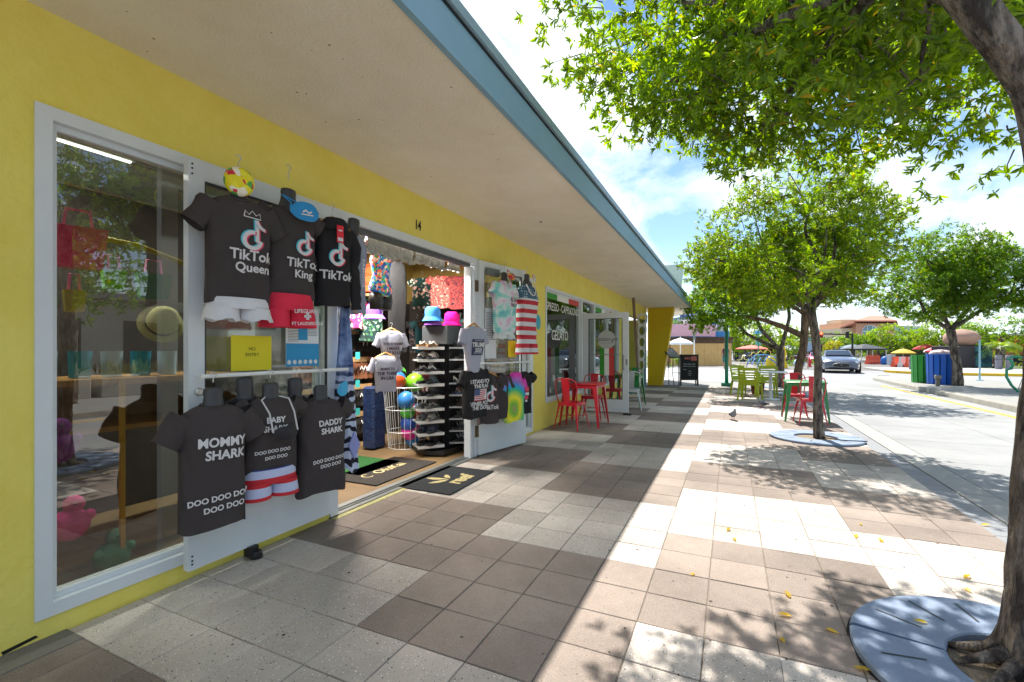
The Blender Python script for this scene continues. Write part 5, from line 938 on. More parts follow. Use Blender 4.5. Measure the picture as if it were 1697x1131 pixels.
o3 = [o for o in bpy.data.objects if o.name.startswith('street_tree')][-1]; limb(o3, (1.9, 15.9, 1.75), (.4, 15.7, 2.35), .09, .04, m_bark2, 5, .05)
tree('street_tree', 'forked dark tree behind the lime chairs near the corner', [(1.60, 18.7, 0), (1.58, 18.7, .8), (1.60, 18.7, 1.35)], [.15, .12, .12],
     [((.2, 18.6, 3.2), (1.7, 1.6, 1.25)), ((1.6, 18.8, 4.1), (1.8, 1.6, 1.3)), ((-.7, 18.5, 2.7), (1.0, 1.2, .8))], 4000, (8, 11), .11, m_leafB, m_bark, 41, group=TG, nl=6)
tree('island_tree', 'broad green tree growing on the traffic island beside the blue slatted bin', [(7.0, 20.7, .12), (6.97, 20.7, .9), (6.86, 20.7, 1.6), (6.80, 20.7, 2.05)], [.16, .115, .115, .12],
     [((6.1, 20.7, 3.5), (1.7, 1.6, 1.15)), ((7.6, 20.8, 3.7), (1.7, 1.7, 1.2)), ((6.8, 20.8, 4.5), (1.6, 1.5, 1.1)), ((8.6, 20.9, 3.3), (.9, 1.1, .7)), ((6.6, 20.4, 2.8), (1.3, 1.1, .6))], 7500, (8, 11), .10, m_leafB, m_bark, 55, nl=10, group=None)
# trees only part of whose crowns reach the frame at the right, and those mirrored in the glass
for k, (x, y, lab) in enumerate(((10.6, 19.2, 'pale green tree at the far right edge of the picture'), (7.3, 11.5, 'island tree out to the right, mirrored in the shop glass'), (7.6, 5.2, 'nearer island tree out to the right, mirrored in the shop glass'), (9.0, -0.5, 'tree across the road behind the viewer, mirrored in the glass'))):
    tree('island_tree', lab, [(x, y, .1), (x, y, 1.2), (x-.1, y, 2.0)], [.17, .14, .14], [((x-.7, y, 3.3), (1.6, 1.6, 1.1)), ((x+.8, y+.2, 3.5), (1.6, 1.6, 1.1)), ((x, y, 4.3), (1.5, 1.5, 1.0)), ((x-.2, y-.6, 2.5), (1.5, 1.4, .7))], 1500, (6, 9), .13, [m_leafC, m_leafB, m_leafB, m_leafB][k], m_bark, 60+k, twigs=False, nl=5)
# distant trees
def bush(name, label, loc, ells, n, L0, mat, seed, trunk=True, group=None, cat='tree'):
    e2 = [((loc[0]+c[0], loc[1]+c[1], loc[2]+c[2]), r) for c, r in ells]
    if trunk: return tree(name, label, [loc, (loc[0], loc[1], loc[2]+ells[0][0][2]*.5), (loc[0], loc[1], loc[2]+ells[0][0][2]*.7)], [.16, .13, .12], e2, n, (5, 8), L0, mat, m_bark, seed, cat=cat, group=group, twigs=False, nl=3)
    t = thing(name, label, cat, loc, 0, group); pts = crown_points(e2, n, .5, seed); P, D, U, Ls = cluster_leaves(pts, e2, (5, 8), L0, seed); leaves_mesh('foliage', P-np.array(loc), D, U, Ls, np.full(len(P), .4), mat, t, False); b = MB(); b.tube([(0, 0, 0), (0, 0, ells[0][0][2])], .03, 6); b.build('stem', m_bark, t); return t
bush('round_tree', 'bright lime round tree in front of the peach building, larger of the two', (17.2, 69, -.3), [((0, 0, 2.9), (2.6, 2.2, 1.7)), ((2.4, 0, 2.5), (1.9, 1.8, 1.4))], 900, .3, m_leafC, 70)
bush('round_tree', 'darker round tree left of the bright lime one', (13.4, 68, -.3), [((0, 0, 2.5), (1.5, 1.5, 1.1)), ((1.4, .3, 2.4), (1.2, 1.2, 1.0))], 600, .26, m_leafB, 71)
bush('round_tree', 'lime tree standing behind the yellow umbrella', (16.6, 52, -.2), [((0, 0, 2.9), (2.0, 1.8, 1.3)), ((1.9, 0, 2.6), (1.6, 1.5, 1.1)), ((-1.2, 0, 2.5), (1.2, 1.3, .9))], 1100, .2, m_leafC, 72)
bush('round_tree', 'bushy tree behind the boulder, between the red umbrellas and the metal roof', (18.5, 47, -.2), [((0, 0, 2.6), (2.0, 1.8, 1.4)), ((-2, 0, 2.5), (1.6, 1.5, 1.2))], 900, .2, m_leafB, 73)
bush('round_tree', 'mass of green tree crowns beyond the crossing behind the forked tree', (1.6, 62, -.3), [((0, 0, 3.6), (3.2, 3, 2.4)), ((3.4, 0, 3.0), (2.6, 2.4, 2.0)), ((-2, 1, 2.6), (2.0, 2, 1.7))], 1300, .32, m_leafA, 74)
bush('round_tree', 'small young tree in front of the parked cars', (5.1, 52, -.2), [((0, 0, 1.8), (1.0, .9, .9))], 320, .17, m_leafA, 75)
bush('shrub_tree', 'green tree seen between the canopy end and the blue house', (-4.5, 47, 0), [((0, 0, 3.4), (1.3, 1.2, .9)), ((1.2, 0, 3.5), (.9, 1, .6))], 420, .2, m_leafB, 76)
bush('hedge', 'low clipped hedge in front of the plywood wall', (-4.2, 36.3, 0), [((0, 0, .5), (1.0, .5, .55)), ((-1.2, 0, .5), (1.0, .5, .55)), ((1.0, 0, .48), (.6, .5, .5))], 420, .10, m_leafB, 77, False, cat='hedge')
bush('hedge', 'low green hedge bed behind the pair of concrete bollards', (18.6, 43.5, .1), [((-3, 0, .25), (1.6, .6, .38)), ((-1, 0, .25), (1.6, .6, .38)), ((1, 0, .28), (1.6, .6, .4)), ((3, 0, .25), (1.6, .6, .36))], 700, .10, m_leafA, 78, False, cat='hedge')
bush('hedge', 'low dark green planting behind the yellow post and the fire hydrant', (4.8, 44.5, 0), [((-2, 0, .3), (1.5, .5, .4)), ((0, 0, .3), (1.5, .5, .4)), ((2, 0, .3), (1.5, .5, .38))], 450, .12, m_leafB, 79, False, cat='hedge')
bush('hedge', 'belt of distant trees along the far street beyond the parked cars', (9, 95, 0), [((x, 0, 2.2+.5*sin(x)), (4, 3, 2.2)) for x in range(-14, 12, 4)], 1500, .45, m_leafB, 80, False, cat='trees')
bush('shrub_tree', 'small yellow-flowered shrub under the tall palm', (11.0, 66, 0), [((0, 0, 1.6), (1.0, .8, .9))], 160, .25, leaf_mat('leaf_yellow', (.16, .20, .02), (.34, .30, .03), 0), 81)
def palm(label, loc, H, L, n, seed, mat, rad=.14):
    t = thing('palm_tree', label, 'palm tree', loc); g = random.Random(seed); b = MB(); pts = [(.15*sin(k/6), 0, H*k/10) for k in range(11)]; b.tube(pts, [rad*1.4]+[rad*(1+.12*(k % 2)) for k in range(1, 11)], 10); b.build('trunk', m_bark, t, smooth=True); top = Vector(pts[-1])
    for k in range(n):
        a = 2*pi*k/n+g.uniform(-.2, .2); el = g.uniform(.1, 1.25); V = []; F = []; m = 16; path = []
        for q in range(m+1):
            u = q/m; path.append(top+Vector((cos(a)*u*L*cos(el*.6), sin(a)*u*L*cos(el*.6), L*(sin(el)*u-(.55+.35*g.random()*0+.3)*u*u))))
        b = MB(); b.tube(path[::4], .015*L/1.5, 3, False); side = Vector((-sin(a), cos(a), 0))
        for q in range(2, m+1):
            ll = L*.30*sin(pi*min(.97, q/m*.9+.12)); d = (path[q]-path[q-1]).normalized()
            for sg in (-1, 1): p = path[q]; tip = p+side*sg*ll+d*ll*.55+Vector((0, 0, -ll*.45)); b.add([p, p+d*L*.035, tip], [(0, 1, 2)])
        b.build('frond', mat, t)
palm('tall palm left of the peach building behind the traffic signals', (13.6, 73, 0), 2.7, 2.2, 22, 1, m_leafB)
palm('second tall palm just right behind the first', (14.8, 75, 0), 2.4, 2.0, 18, 2, m_leafA)
palm('short palm with a swollen trunk between the boulder kiosk and the tiled hut', (16.4, 42.5, 0), 1.5, 1.5, 20, 3, m_leafA, .22)
# ---------------- tree grates (two half rings of cast concrete with slots)
m_gr = M('grate_bluegrey', S(120, 136, 160), rough=.75, var=.12, scale=4, bump=.25, bscale=120)
m_soil = M('sandy_soil', S(136, 122, 104), rough=1, var=.35, scale=30, bump=.9, bscale=60)
def grate(label, c, R_, r_, slots, rot):
    t = thing('tree_grate', label, 'tree grate', (c[0], c[1], .0), rot, 'round grates set round the street trees')
    for h in (0, 1):
        b = MB(); a0 = pi*h+.02; a1 = pi*(h+1)-.02; n = 28; A = [a0+(a1-a0)*k/n for k in range(n+1)]
        def off(k, a): return (0, .0)
        rings = [[(R_*cos(a), R_*sin(a), .002), (R_*cos(a), R_*sin(a), .026), ((R_-.012)*cos(a), (R_-.012)*sin(a), .034), ((r_+.008)*cos(a), (r_+.008)*sin(a), .034), (r_*cos(a), r_*sin(a), .028), (r_*cos(a), r_*sin(a), .002)] for a in A]
        b.loft(rings); b.build('half_ring', m_gr, t)
    b = MB(); b.box(-R_+.005, -r_-.005, -.013, .013, .003, .020); b.build('seam', M('seam_dark', S(52, 78, 112), rough=.8), t); b = MB(); b.box(r_+.005, R_-.005, -.013, .013, .003, .020); b.build('seam', MATS['seam_dark'], t)
    for a, ra, rb in slots:
        b = MB(); ca, sa = cos(a), sin(a); V = [(q*ca-w_*sa, q*sa+w_*ca, .0355) for q, w_ in ((ra, -.006), (rb, -.006), (rb, .006), (ra, .006))]; b.add(V, [(0, 1, 2, 3)]); b.build('slot', m_black, t)
    b = MB(); n = 20; b.lathe([(.001, .012), (r_*.5, .014), (r_-.002, .006)], (0, 0, 0), 24, cap=False); b.build('soil', m_soil, t)
    b = MB(); b.loft([[((R_+.012)*cos(a), (R_+.012)*sin(a), z) for a in [2*pi*k/48 for k in range(48)]] for z in (.0012,)] + [[((R_+.0)*cos(a), (R_+.0)*sin(a), .0013) for a in [2*pi*k/48 for k in range(48)]]], False, False); b.build('rim_gap', M('gap_dark', S(40, 38, 36), rough=1), t)
grate('nearest blue-grey round grate around the foot of the gnarled tree', (1.14, 2.55), .64, .30, [(R(112), .40, .57), (R(134), .40, .58), (R(158), .40, .58), (R(90), .42, .55), (R(200), .4, .56), (R(225), .4, .56), (R(30), .4, .56)], R(-12))
grate('blue-grey round grate around the slim tree by the green table', (1.16, 8.23), .60, .28, [(R(a), .36, .52) for a in (40, 70, 110, 140, 200, 240, 300)], R(15))
g3 = [o for o in bpy.data.objects if o.name.startswith('tree_grate')][-1]
dup(g3, (1.75, 15.9, 0), .3, 'round grate around the brown-barked leaning tree'); dup(g3, (1.6, 18.7, -.008), .3, 'round grate under the forked dark tree near the corner')
b = MB(); b.tube([(1.22, 8.15, .04), (1.32, 8.05, .045), (1.42, 7.95, .05), (1.5, 8.0, .04), (1.75, 8.05, .04)], .008, 6); tag(b.build('drip_hose', m_black, None), 'thin black hose lying across the grate of the slim tree', 'hose')
# fallen leaves
fl_m = leaf_mat('leaf_fallen', (.50, .36, .03), (.62, .48, .08), 0); lv = bpy.data.meshes.new('fallen_leaf'); V0, F0 = leaf_template(); V0 = V0.copy(); V0[:, 0] *= .42; V0[:, 2] = np.abs(V0[:, 2])*1.2; lv.from_pydata([tuple(a) for a in V0], [], [tuple(int(q) for q in f) for f in F0]); lv.materials.append(fl_m)
near = ['at the shade edge by the canopy shadow', 'in the middle of the brown blocks', 'at the joint near the grate', 'on the pale pavers near the bottom', 'on a brown paver left of the grate', 'on the pale block behind the grate', 'beside the grate rim', 'on the grate', 'far up the pale block', 'on the pale pavers above the grate', 'near the shaded brown block', 'beside the road edge', 'lying by itself mid pavement', 'under the tree shadow', 'against the grate seam', 'near the pale corner']
spots = [(1073, 944), (1232, 1006), (1282, 1023), (1220, 1056), (1393, 1120), (1458, 901), (1550, 950), (1536, 1045), (1390, 862), (1563, 938), (1187, 892), (1594, 876), (1250, 975), (1390, 880), (1418, 1092), (1175, 880)]
spots = [(-.19, 2.96), (.28, 2.69), (.41, 2.64), (.21, 2.47), (.53, 2.37), (.95, 3.98), (1.18, 3.42), (.85, 2.83), (.9, 4.3), (1.23, 3.56), (.02, 3.63), (1.72, 4.7), (.29, 2.88), (.8, 4.0), (.56, 2.5), (-.02, 3.75)]
for k, (x, y) in enumerate(spots):
    o = bpy.data.objects.new('fallen_leaf', lv); C.objects.link(o); s_ = rnd.uniform(.045, .07); o.scale = (s_, s_, s_); o.location = (x, y, .004 if k != 7 else .038); o.rotation_euler = (0, 0, rnd.uniform(0, 6)); tag(o, 'small yellow fallen leaf '+near[k], 'leaf', 'yellow leaves fallen on the pavers')
print('part4 ok')
# ================================================================ STREET FURNITURE
m_red = M('red_metal', S(196, 26, 46), rough=.32, var=.08, scale=12, coat=.3); m_grn = M('green_metal', S(34, 128, 62), rough=.38, var=.12, scale=10, coat=.2); m_lime = M('lime_plastic', S(166, 184, 26), rough=.45, var=.05, scale=10)
def metal_chair(label, loc, rz_, mat, group):
    t = thing('metal_chair', label, 'chair', loc, rz_, group); b = MB(); b.bbox(-.18, .18, -.18, .18, .435, .455, .03); b.build('seat', mat, t, smooth='auto')
    b = MB(); b.box(-.172, .172, -.172, -.164, .40, .437); b.box(-.172, .172, .164, .172, .40, .437); b.box(-.172, -.164, -.164, .164, .40, .437); b.box(.164, .172, -.164, .164, .40, .437); b.build('apron', mat, t)
    for sx_ in (-1, 1):
        for sy in (-1, 1):
            b = MB(); tx, ty = sx_*.165, sy*.165; bx, by = sx_*.225, sy*.235; a = .030; c_ = .016
            b.loft([[(tx-sx_*a*1.6, ty, .43), (tx, ty, .43), (tx, ty-sy*a*1.6, .43), (tx-sx_*.006, ty-sy*.006, .43)], [(tx*.6+bx*.4-sx_*a, ty*.6+by*.4, .26), (tx*.6+bx*.4, ty*.6+by*.4, .26), (tx*.6+bx*.4, ty*.6+by*.4-sy*a, .26), (tx*.6+bx*.4-sx_*.006, ty*.6+by*.4-sy*.006, .26)], [(bx-sx_*c_, by, 0), (bx, by, 0), (bx, by-sy*c_, 0), (bx-sx_*.008, by-sy*.008, 0)]]); b.build('leg', mat, t)
    b = MB(); b.tube([(-.165, -.16, .45), (-.185, -.19, .58), (-.20, -.21, .72), (-.17, -.235, .82), (-.08, -.25, .855), (.08, -.25, .855), (.17, -.235, .82), (.20, -.21, .72), (.185, -.19, .58), (.165, -.16, .45)], .010, 8); b.build('back_frame', mat, t, smooth=True)
    b = MB(); b.loft([[(-.055, -.168, .45), (.055, -.168, .45), (.055, -.162, .45), (-.055, -.162, .45)], [(-.065, -.222, .65), (.065, -.222, .65), (.065, -.214, .65), (-.065, -.214, .65)], [(-.075, -.256, .85), (.075, -.256, .85), (.075, -.249, .85), (-.075, -.249, .85)]]); b.build('back_slat', mat, t)
    b = MB(); b.tube([(-.20, -.205, .22), (.20, .205, .22)], .006, 6); b.tube([(.20, -.205, .222), (-.20, .205, .222)], .006, 6); b.build('cross_brace', mat, t); return t
def metal_table(label, loc, rz_, mat, w_=.33, l_=.33):
    t = thing('metal_table', label, 'table', loc, rz_); b = MB(); b.bbox(-w_, w_, -l_, l_, .715, .742, .02); b.build('table_top', mat, t, smooth='auto'); b = MB()
    i = .035; b.box(-w_+i, w_-i, -l_+i, -l_+i+.008, .66, .714); b.box(-w_+i, w_-i, l_-i-.008, l_-i, .66, .714); b.box(-w_+i, -w_+i+.008, -l_+i+.008, l_-i-.008, .66, .714); b.box(w_-i-.008, w_-i, -l_+i+.008, l_-i-.008, .66, .714); b.build('apron', mat, t)
    for sx_ in (-1, 1):
        for sy in (-1, 1):
            tx, ty = sx_*(w_-.03), sy*(l_-.03); bx, by = sx_*(w_+.03), sy*(l_+.03); b = MB(); a = .075; c_ = .03
            b.loft([[(tx-sx_*a, ty, .71), (tx, ty, .71), (tx, ty-sy*a, .71), (tx-sx_*.01, ty-sy*.01, .71)], [(bx-sx_*c_, by, 0), (bx, by, 0), (bx, by-sy*c_, 0), (bx-sx_*.012, by-sy*.012, 0)]]); b.build('leg', mat, t)
    return t
metal_table('red metal table beside the gelato window', (-2.36, 8.08, 0), 0, m_red)
RG = 'red metal chairs'
metal_chair('red metal chair with its back to the viewer, nearest by the red table', (-2.42, 7.52, 0), R(-8), m_red, RG); metal_chair('red metal chair at the far side of the red table, facing the viewer', (-2.40, 8.72, 0), R(184), m_red, RG)
metal_table('green metal table just beyond the open gelato door', (-2.2, 11.2, 0), 0, m_grn); metal_chair('red metal chair at the green table beyond the open gelato door, seen through its glass', (-2.35, 10.45, 0), R(-6), m_red, RG); metal_chair('pale silver metal chair by the green table beyond the gelato door', (-2.0, 10.55, 0), R(10), M('silver_chair', S(190, 196, 198), rough=.35, metal=.3), 'chairs at the green table by the wall'); metal_chair('dark green metal chair past the table by the recessed entrance', (-2.25, 12.1, 0), R(180), m_grn, 'chairs at the green table by the wall')
metal_table('green metal table out by the slim tree near the road edge', (1.27, 10.30, 0), R(0), m_grn, .33, .33)
metal_chair('red metal chair on the near side of the green table, beside the slim tree', (1.30, 9.88, 0), R(6), m_red, RG); metal_chair('red metal chair on the far side of the green roadside table', (1.16, 10.78, 0), R(176), m_red, RG)
def plastic_chair(label, loc, rz_):
    t = thing('plastic_armchair', label, 'chair', loc, rz_, 'lime green plastic armchairs'); b = MB(); b.bbox(-.23, .23, -.21, .22, .405, .432, .04); b.build('seat', m_lime, t, smooth='auto')
    for sx_ in (-1, 1):
        for sy in (-1, 1):
            b = MB(); tx, ty = sx_*.215, sy*.195; bx, by = sx_*.25, sy*.255; b.loft([[(tx-.028, ty-.02, .43), (tx+.028, ty-.02, .43), (tx+.028, ty+.02, .43), (tx-.028, ty+.02, .43)], [(bx-.018, by-.014, 0), (bx+.018, by-.014, 0), (bx+.018, by+.014, 0), (bx-.018, by+.014, 0)]]); b.build('leg', m_lime, t)
        b = MB(); b.tube([(sx_*.245, .19, .42), (sx_*.265, .20, .56), (sx_*.27, .15, .635), (sx_*.265, 0, .645), (sx_*.25, -.2, .63)], .018, 8); b.build('arm', m_lime, t, smooth=True)
    def bk(x, z): return -.20-.11*(z-.43)/.45-.03*(1-(x/.24)**2)
    b = MB()
    for x0, x1 in ((-.24, -.185), (.185, .24)): b.loft([[(x0, bk(x0, z), z), (x1, bk(x1, z), z), (x1, bk(x1, z)+.016, z), (x0, bk(x0, z)+.016, z)] for z in (.42, .55, .70, .86)])
    b.build('back_upright', m_lime, t)
    for z0, z1 in ((.44, .56), (.585, .625), (.65, .69), (.715, .755), (.79, .87)):
        b = MB(); n = 8; b.loft([[(x, bk(x, z0), z0), (x, bk(x, z1), z1), (x, bk(x, z1)+.016, z1), (x, bk(x, z0)+.016, z0)] for x in [-.186+.372*k/n for k in range(n+1)]]); b.build('back_rail', m_lime, t)
    return t
c0 = plastic_chair('nearest lime green plastic armchair, its slotted back towards the viewer', (.48, 13.75, 0), R(-14)); dup(c0, (.92, 14.9, 0), R(168), 'lime green plastic armchair on the far side of the white table'); dup(c0, (.35, 15.1, 0), R(215), 'lime green plastic armchair half hidden behind the nearest lime one')
t = thing('cafe_table', 'white round table on one leg between the lime green armchairs', 'table', (.98, 14.2, 0)); b = MB(); b.lathe([(.38, .72), (.40, .73), (.40, .745), (.38, .75)], (0, 0, 0), 28); b.build('table_top', m_white, t, smooth='auto'); b = MB(); b.lathe([(.04, .03), (.04, .72)], (0, 0, 0), 12); b.build('stem', m_alu, t); b = MB(); b.lathe([(.22, 0), (.22, .02), (.05, .04)], (0, 0, 0), 20); b.build('foot', m_alu, t)
t = thing('plant_pot', 'brown terracotta pot behind the lime armchairs', 'pot', (.75, 15.9, 0)); b = MB(); b.lathe([(.16, 0), (.20, .36), (.22, .36), (.22, .42), (.19, .42), (.18, .37)], (0, 0, 0), 20); b.build('pot', M('terracotta', S(110, 54, 44), rough=.8, var=.15), t, smooth='auto'); b = MB(); b.lathe([(.001, .37), (.18, .37)], (0, 0, 0), 16, cap=False); b.build('soil', m_soil, t)
# birds
def pigeon(label, loc, rz_):
    t = thing('pigeon', label, 'pigeon', loc, rz_, 'pigeons on the pavement'); m_pg = M('feather_grey', S(104, 108, 120), rough=.7, var=.3, scale=30); b = MB(); rings = []
    for y, z, r_, k in ((-.17, .085, .008, 1), (-.12, .09, .028, .5), (-.06, .10, .05, .85), (0, .11, .058, 1), (.045, .13, .048, 1), (.07, .165, .028, 1), (.08, .195, .024, 1), (.095, .205, .022, 1), (.11, .20, .010, 1)): rings.append([(r_*cos(a), y, z+r_*k*sin(a)) for a in [2*pi*q/14 for q in range(14)]])
    b.loft(rings); b.build('body', m_pg, t, smooth=True); b = MB(); b.tube([(0, .108, .199), (0, .13, .193)], [.006, .002], 6); b.build('beak', m_black, t)
    for sg in (-1, 1): b = MB(); b.tube([(sg*.018, 0, .07), (sg*.02, .005, .008)], .004, 5); b.tube([(sg*.02, -.01, .005), (sg*.02, .03, .004)], .004, 4); b.build('leg', m_red, t)
    for sg in (-1, 1): b = MB(); b.loft([[(sg*.045, .03, .13), (sg*.056, .02, .10), (sg*.05, -.02, .08)], [(sg*.052, -.04, .13), (sg*.06, -.05, .10), (sg*.052, -.06, .08)], [(sg*.02, -.16, .105), (sg*.025, -.16, .095), (sg*.02, -.16, .085)]], closed=True); b.build('wing', M('wing_dark', S(66, 68, 76), rough=.8, var=.3, scale=40), t, smooth=True)
pigeon('grey pigeon walking on the shaded pavers nearer the viewer', (.05, 9.75, 0), R(200)); pigeon('dark pigeon standing near the foot of the lime armchair', (.66, 12.1, 0), R(60))
# green pole, menu stand and chalkboard
m_teal = M('teal_paint', S(16, 132, 104), rough=.45, var=.08)
t = thing('street_pole', 'tall teal green pole on a square foot at the pavement corner', 'pole', (-.12, 18.9, 0)); b = MB(); b.box(-.18, .18, -.14, .14, 0, .11); b.build('foot', m_teal, t); b = MB(); b.tube([(0, 0, .1), (0, 0, 2.4), (.02, 0, 3.4)], [.065, .058, .05], 12); b.build('pole', m_teal, t, smooth=True)
t = thing('chalkboard_sign', 'black chalkboard easel sign with a coloured menu drawn on it, near the corner', 'sign', (-1.38, 18.4, 0), R(25)); b = MB(); b.box(-.34, -.29, -.03, .02, 0, 1.16); b.box(.29, .34, -.03, .02, 0, 1.16); b.box(-.29, .29, -.028, .018, 1.10, 1.155); b.box(-.29, .29, -.028, .018, .20, .26); b.build('frame', m_black, t); b = MB(); b.box(-.289, .289, -.012, .005, .26, 1.10); b.build('board', M('chalkboard', S(40, 42, 44), rough=.85, var=.15), t)
P0 = lambda: Print(lambda x, z: -.012, .002)
b_ = P0(); b_.text('MENU', .13, .0, 1.01, bold=.02).rect(.06, .28, .93, 1.09, 2); b_.build('chalk_heading', M('chalk_pink', S(206, 110, 104), var=.2), t); P0().text('Waffle Shake Ice Tea', .052, 0, .80).text('Coffee Crepe Ice Pop', .052, 0, .72).text('Gelato', .05, -.16, .60).text('ICE', .06, .02, .53).text('COLD', .05, .02, .45).text('POP', .045, .02, .38).build('chalk_lettering', M('chalk_white', S(180, 190, 196), var=.1), t)
b = MB(); b.box(-.33, -.30, .16, .20, 0, 1.0); b.box(.30, .33, .16, .20, 0, 1.0); b.build('rear_leg', m_black, t)
t = thing('menu_stand', 'slanted black menu stand on two thin curved legs next to the chalkboard', 'stand', (-1.98, 18.2, 0), R(55)); b = MB(); b.loft([[(-.30, -.22, 1.02), (.30, -.22, 1.02), (.30, -.20, 1.05), (-.30, -.20, 1.05)], [(-.30, .20, 1.36), (.30, .20, 1.36), (.30, .21, 1.40), (-.30, .21, 1.40)]]); b.build('menu_case', m_black, t)
b = MB(); b.loft([[(-.26, -.19, 1.058), (.26, -.19, 1.058), (.26, -.19, 1.062), (-.26, -.19, 1.062)], [(-.26, .17, 1.372), (.26, .17, 1.372), (.26, .17, 1.376), (-.26, .17, 1.376)]]); b.build('menu_sheet', M('menu_sheet', S(110, 104, 100), rough=.2, var=.3, scale=30), t)
for sx_ in (-1, 1): b = MB(); b.tube([(sx_*.10, 0, 1.20), (sx_*.11, .03, .8), (sx_*.10, .03, .4), (sx_*.14, 0, .02)], .014, 8); b.build('leg', m_black, t)
b = MB(); b.bbox(-.28, .28, -.16, .16, 0, .02, .01); b.build('base', m_black, t)

# ================================================================ ISLAND
def slat_bin(label, loc, r_, H, mat, dark, rim=None):
    t = thing('slatted_bin', label, 'bin', loc, .1); b = MB(); b.lathe([(r_*.86, .03), (r_*.93, H-.03)], (0, 0, 0), 20); b.build('liner', dark, t); n = 14
    sl = None
    for k in range(n):
        a = 2*pi*k/n; b = MB(); w_ = 2*pi*r_/n*.44; b.loft([[(r_*.93, -w_*.92, .0), (r_*.93+.028, -w_*.92, .0), (r_*.93+.028, w_*.92, .0), (r_*.93, w_*.92, .0)], [(r_, -w_, H), (r_+.028, -w_, H), (r_+.028, w_, H), (r_, w_, H)]])
        if sl is None: sl = b.build('slat', mat, t); sl.rotation_euler = (0, 0, 0)
        else: o = sl.copy(); C.objects.link(o); o.parent = t; o.rotation_euler = (0, 0, a)
    return t
t = slat_bin('bright green slatted round bin on the traffic island', (6.50, 22.0, .12), .37, 1.02, M('bin_green', S(44, 150, 52), rough=.4), M('bin_green_dark', S(12, 60, 20), rough=.6))
t = slat_bin('blue slatted round bin with a pale domed lid beside the island tree', (6.72, 21.25, .12), .37, 1.06, M('bin_blue', S(10, 92, 196), rough=.4), M('bin_blue_dark', S(6, 34, 90), rough=.6)); b = MB(); b.lathe([(.32, 1.05), (.32, 1.09), (.26, 1.16), (.16, 1.20), (.001, 1.22)], (0, 0, 0), 22, cap=False); b.build('domed_lid', M('lid_pink_white', S(220, 196, 200), rough=.4, var=.06), t, smooth=True)
t = thing('junction_stub', 'small grey metal utility stub on the island kerb in front of the blue bin', 'utility box', (6.28, 20.1, .12)); b = MB(); b.bbox(-.05, .05, -.05, .05, 0, .24, .01); b.build('case', M('stub_grey', S(124, 118, 108), rough=.5, metal=.5), t); b = MB(); b.bbox(-.08, .08, -.07, .07, .24, .36, .015); b.build('head', M('stub_grey2', S(140, 134, 124), rough=.5, metal=.5), t)
t = thing('bike_rack', 'teal tubular bicycle rack shaped like a curling wave on the island', 'bike rack', (7.35, 18.2, .12), R(-20)); m_tr = M('rack_teal', S(52, 160, 120), rough=.4)
b = MB(); b.tube([(.75, 0, 0), (.68, 0, .35), (.52, 0, .72), (.28, 0, .98), (.02, 0, 1.02), (-.10, 0, .95), (-.02, 0, .88), (0, 0, .74), (-.05, 0, .66)], .035, 8); b.build('main_loop', m_tr, t, smooth=True); b = MB(); b.tube([(-.05, 0, .66), (-.12, 0, .62), (-.12, 0, .42), (-.02, 0, .18), (.12, 0, 0)], .033, 8); b.build('rear_post', m_tr, t, smooth=True)
b = MB(); b.tube([(.78, .1, 0), (.80, .1, .70), (.66, .1, .74)], .010, 6); b.tube([(.1, .05, .05), (.2, .05, .42), (.36, .05, .84)], .010, 6); b.tube([(.2, .05, .42), (.3, .05, .32), (.32, .05, .1)], .010, 6); b.build('inner_rod', M('rod_grey', S(150, 160, 150), rough=.5), t)
t = thing('slim_blue_post', 'thin pale blue post standing behind the bicycle rack', 'post', (8.9, 24.4, .12)); b = MB(); b.lathe([(.03, 0), (.03, 1.6)], (0, 0, 0), 12); b.build('post', M('pale_blue', S(150, 196, 216), rough=.5), t); b = MB(); b.lathe([(.11, 0), (.11, .03)], (0, 0, 0), 12); b.build('foot', M('pale_blue', S(150, 196, 216)), t)
# planters on the island, out of frame but mirrored in the display window
m_pl = M('planter_concrete', S(186, 184, 178), rough=.85, var=.12, scale=2)
for k in range(4):
    y = 2.2+k*2.6; t = thing('concrete_planter', 'long pale concrete planter with grasses mirrored in the window, %s from the right' % ['first', 'second', 'third', 'fourth'][3-k], 'planter', (8.9, y, .12), 0, 'concrete planters across the road'); b = MB(); b.bbox(-.35, .35, -1.2, 1.2, 0, .55, .02); b.build('trough', m_pl, t); pts = []
    P = np.stack([npr.uniform(-.3, .3, 260), npr.uniform(-1.1, 1.1, 260), np.full(260, .54)], 1); D = unit(npr.normal(size=(260, 3))*.45+[0, 0, 1]); leaves_mesh('grasses', P, D, npr.normal(size=(260, 3)), npr.uniform(.25, .5, 260), np.full(260, .05), M('grass_tan', S(132, 130, 62), rough=.9), t, False)
t = thing('long_building', 'long low building across the road behind the viewer, seen only mirrored in the shop glass', 'building', (22, 3, 0)); b = MB(); b.box(-2, 4, -14, 14, 0, 3.6); b.build('wall', M('cream_wall', S(186, 180, 166), rough=.9, var=.05), t); b = MB(); b.box(-2.6, 4, -14.5, 14.5, 3.6, 3.9); b.build('roof', M('grey_roof', S(110, 110, 112), rough=.9), t)
for k in range(6):
    b = MB(); b.box(-2.05, -1.998, -12+k*4.2, -9.4+k*4.2, .5, 2.7); b.build('window', m_black, t)

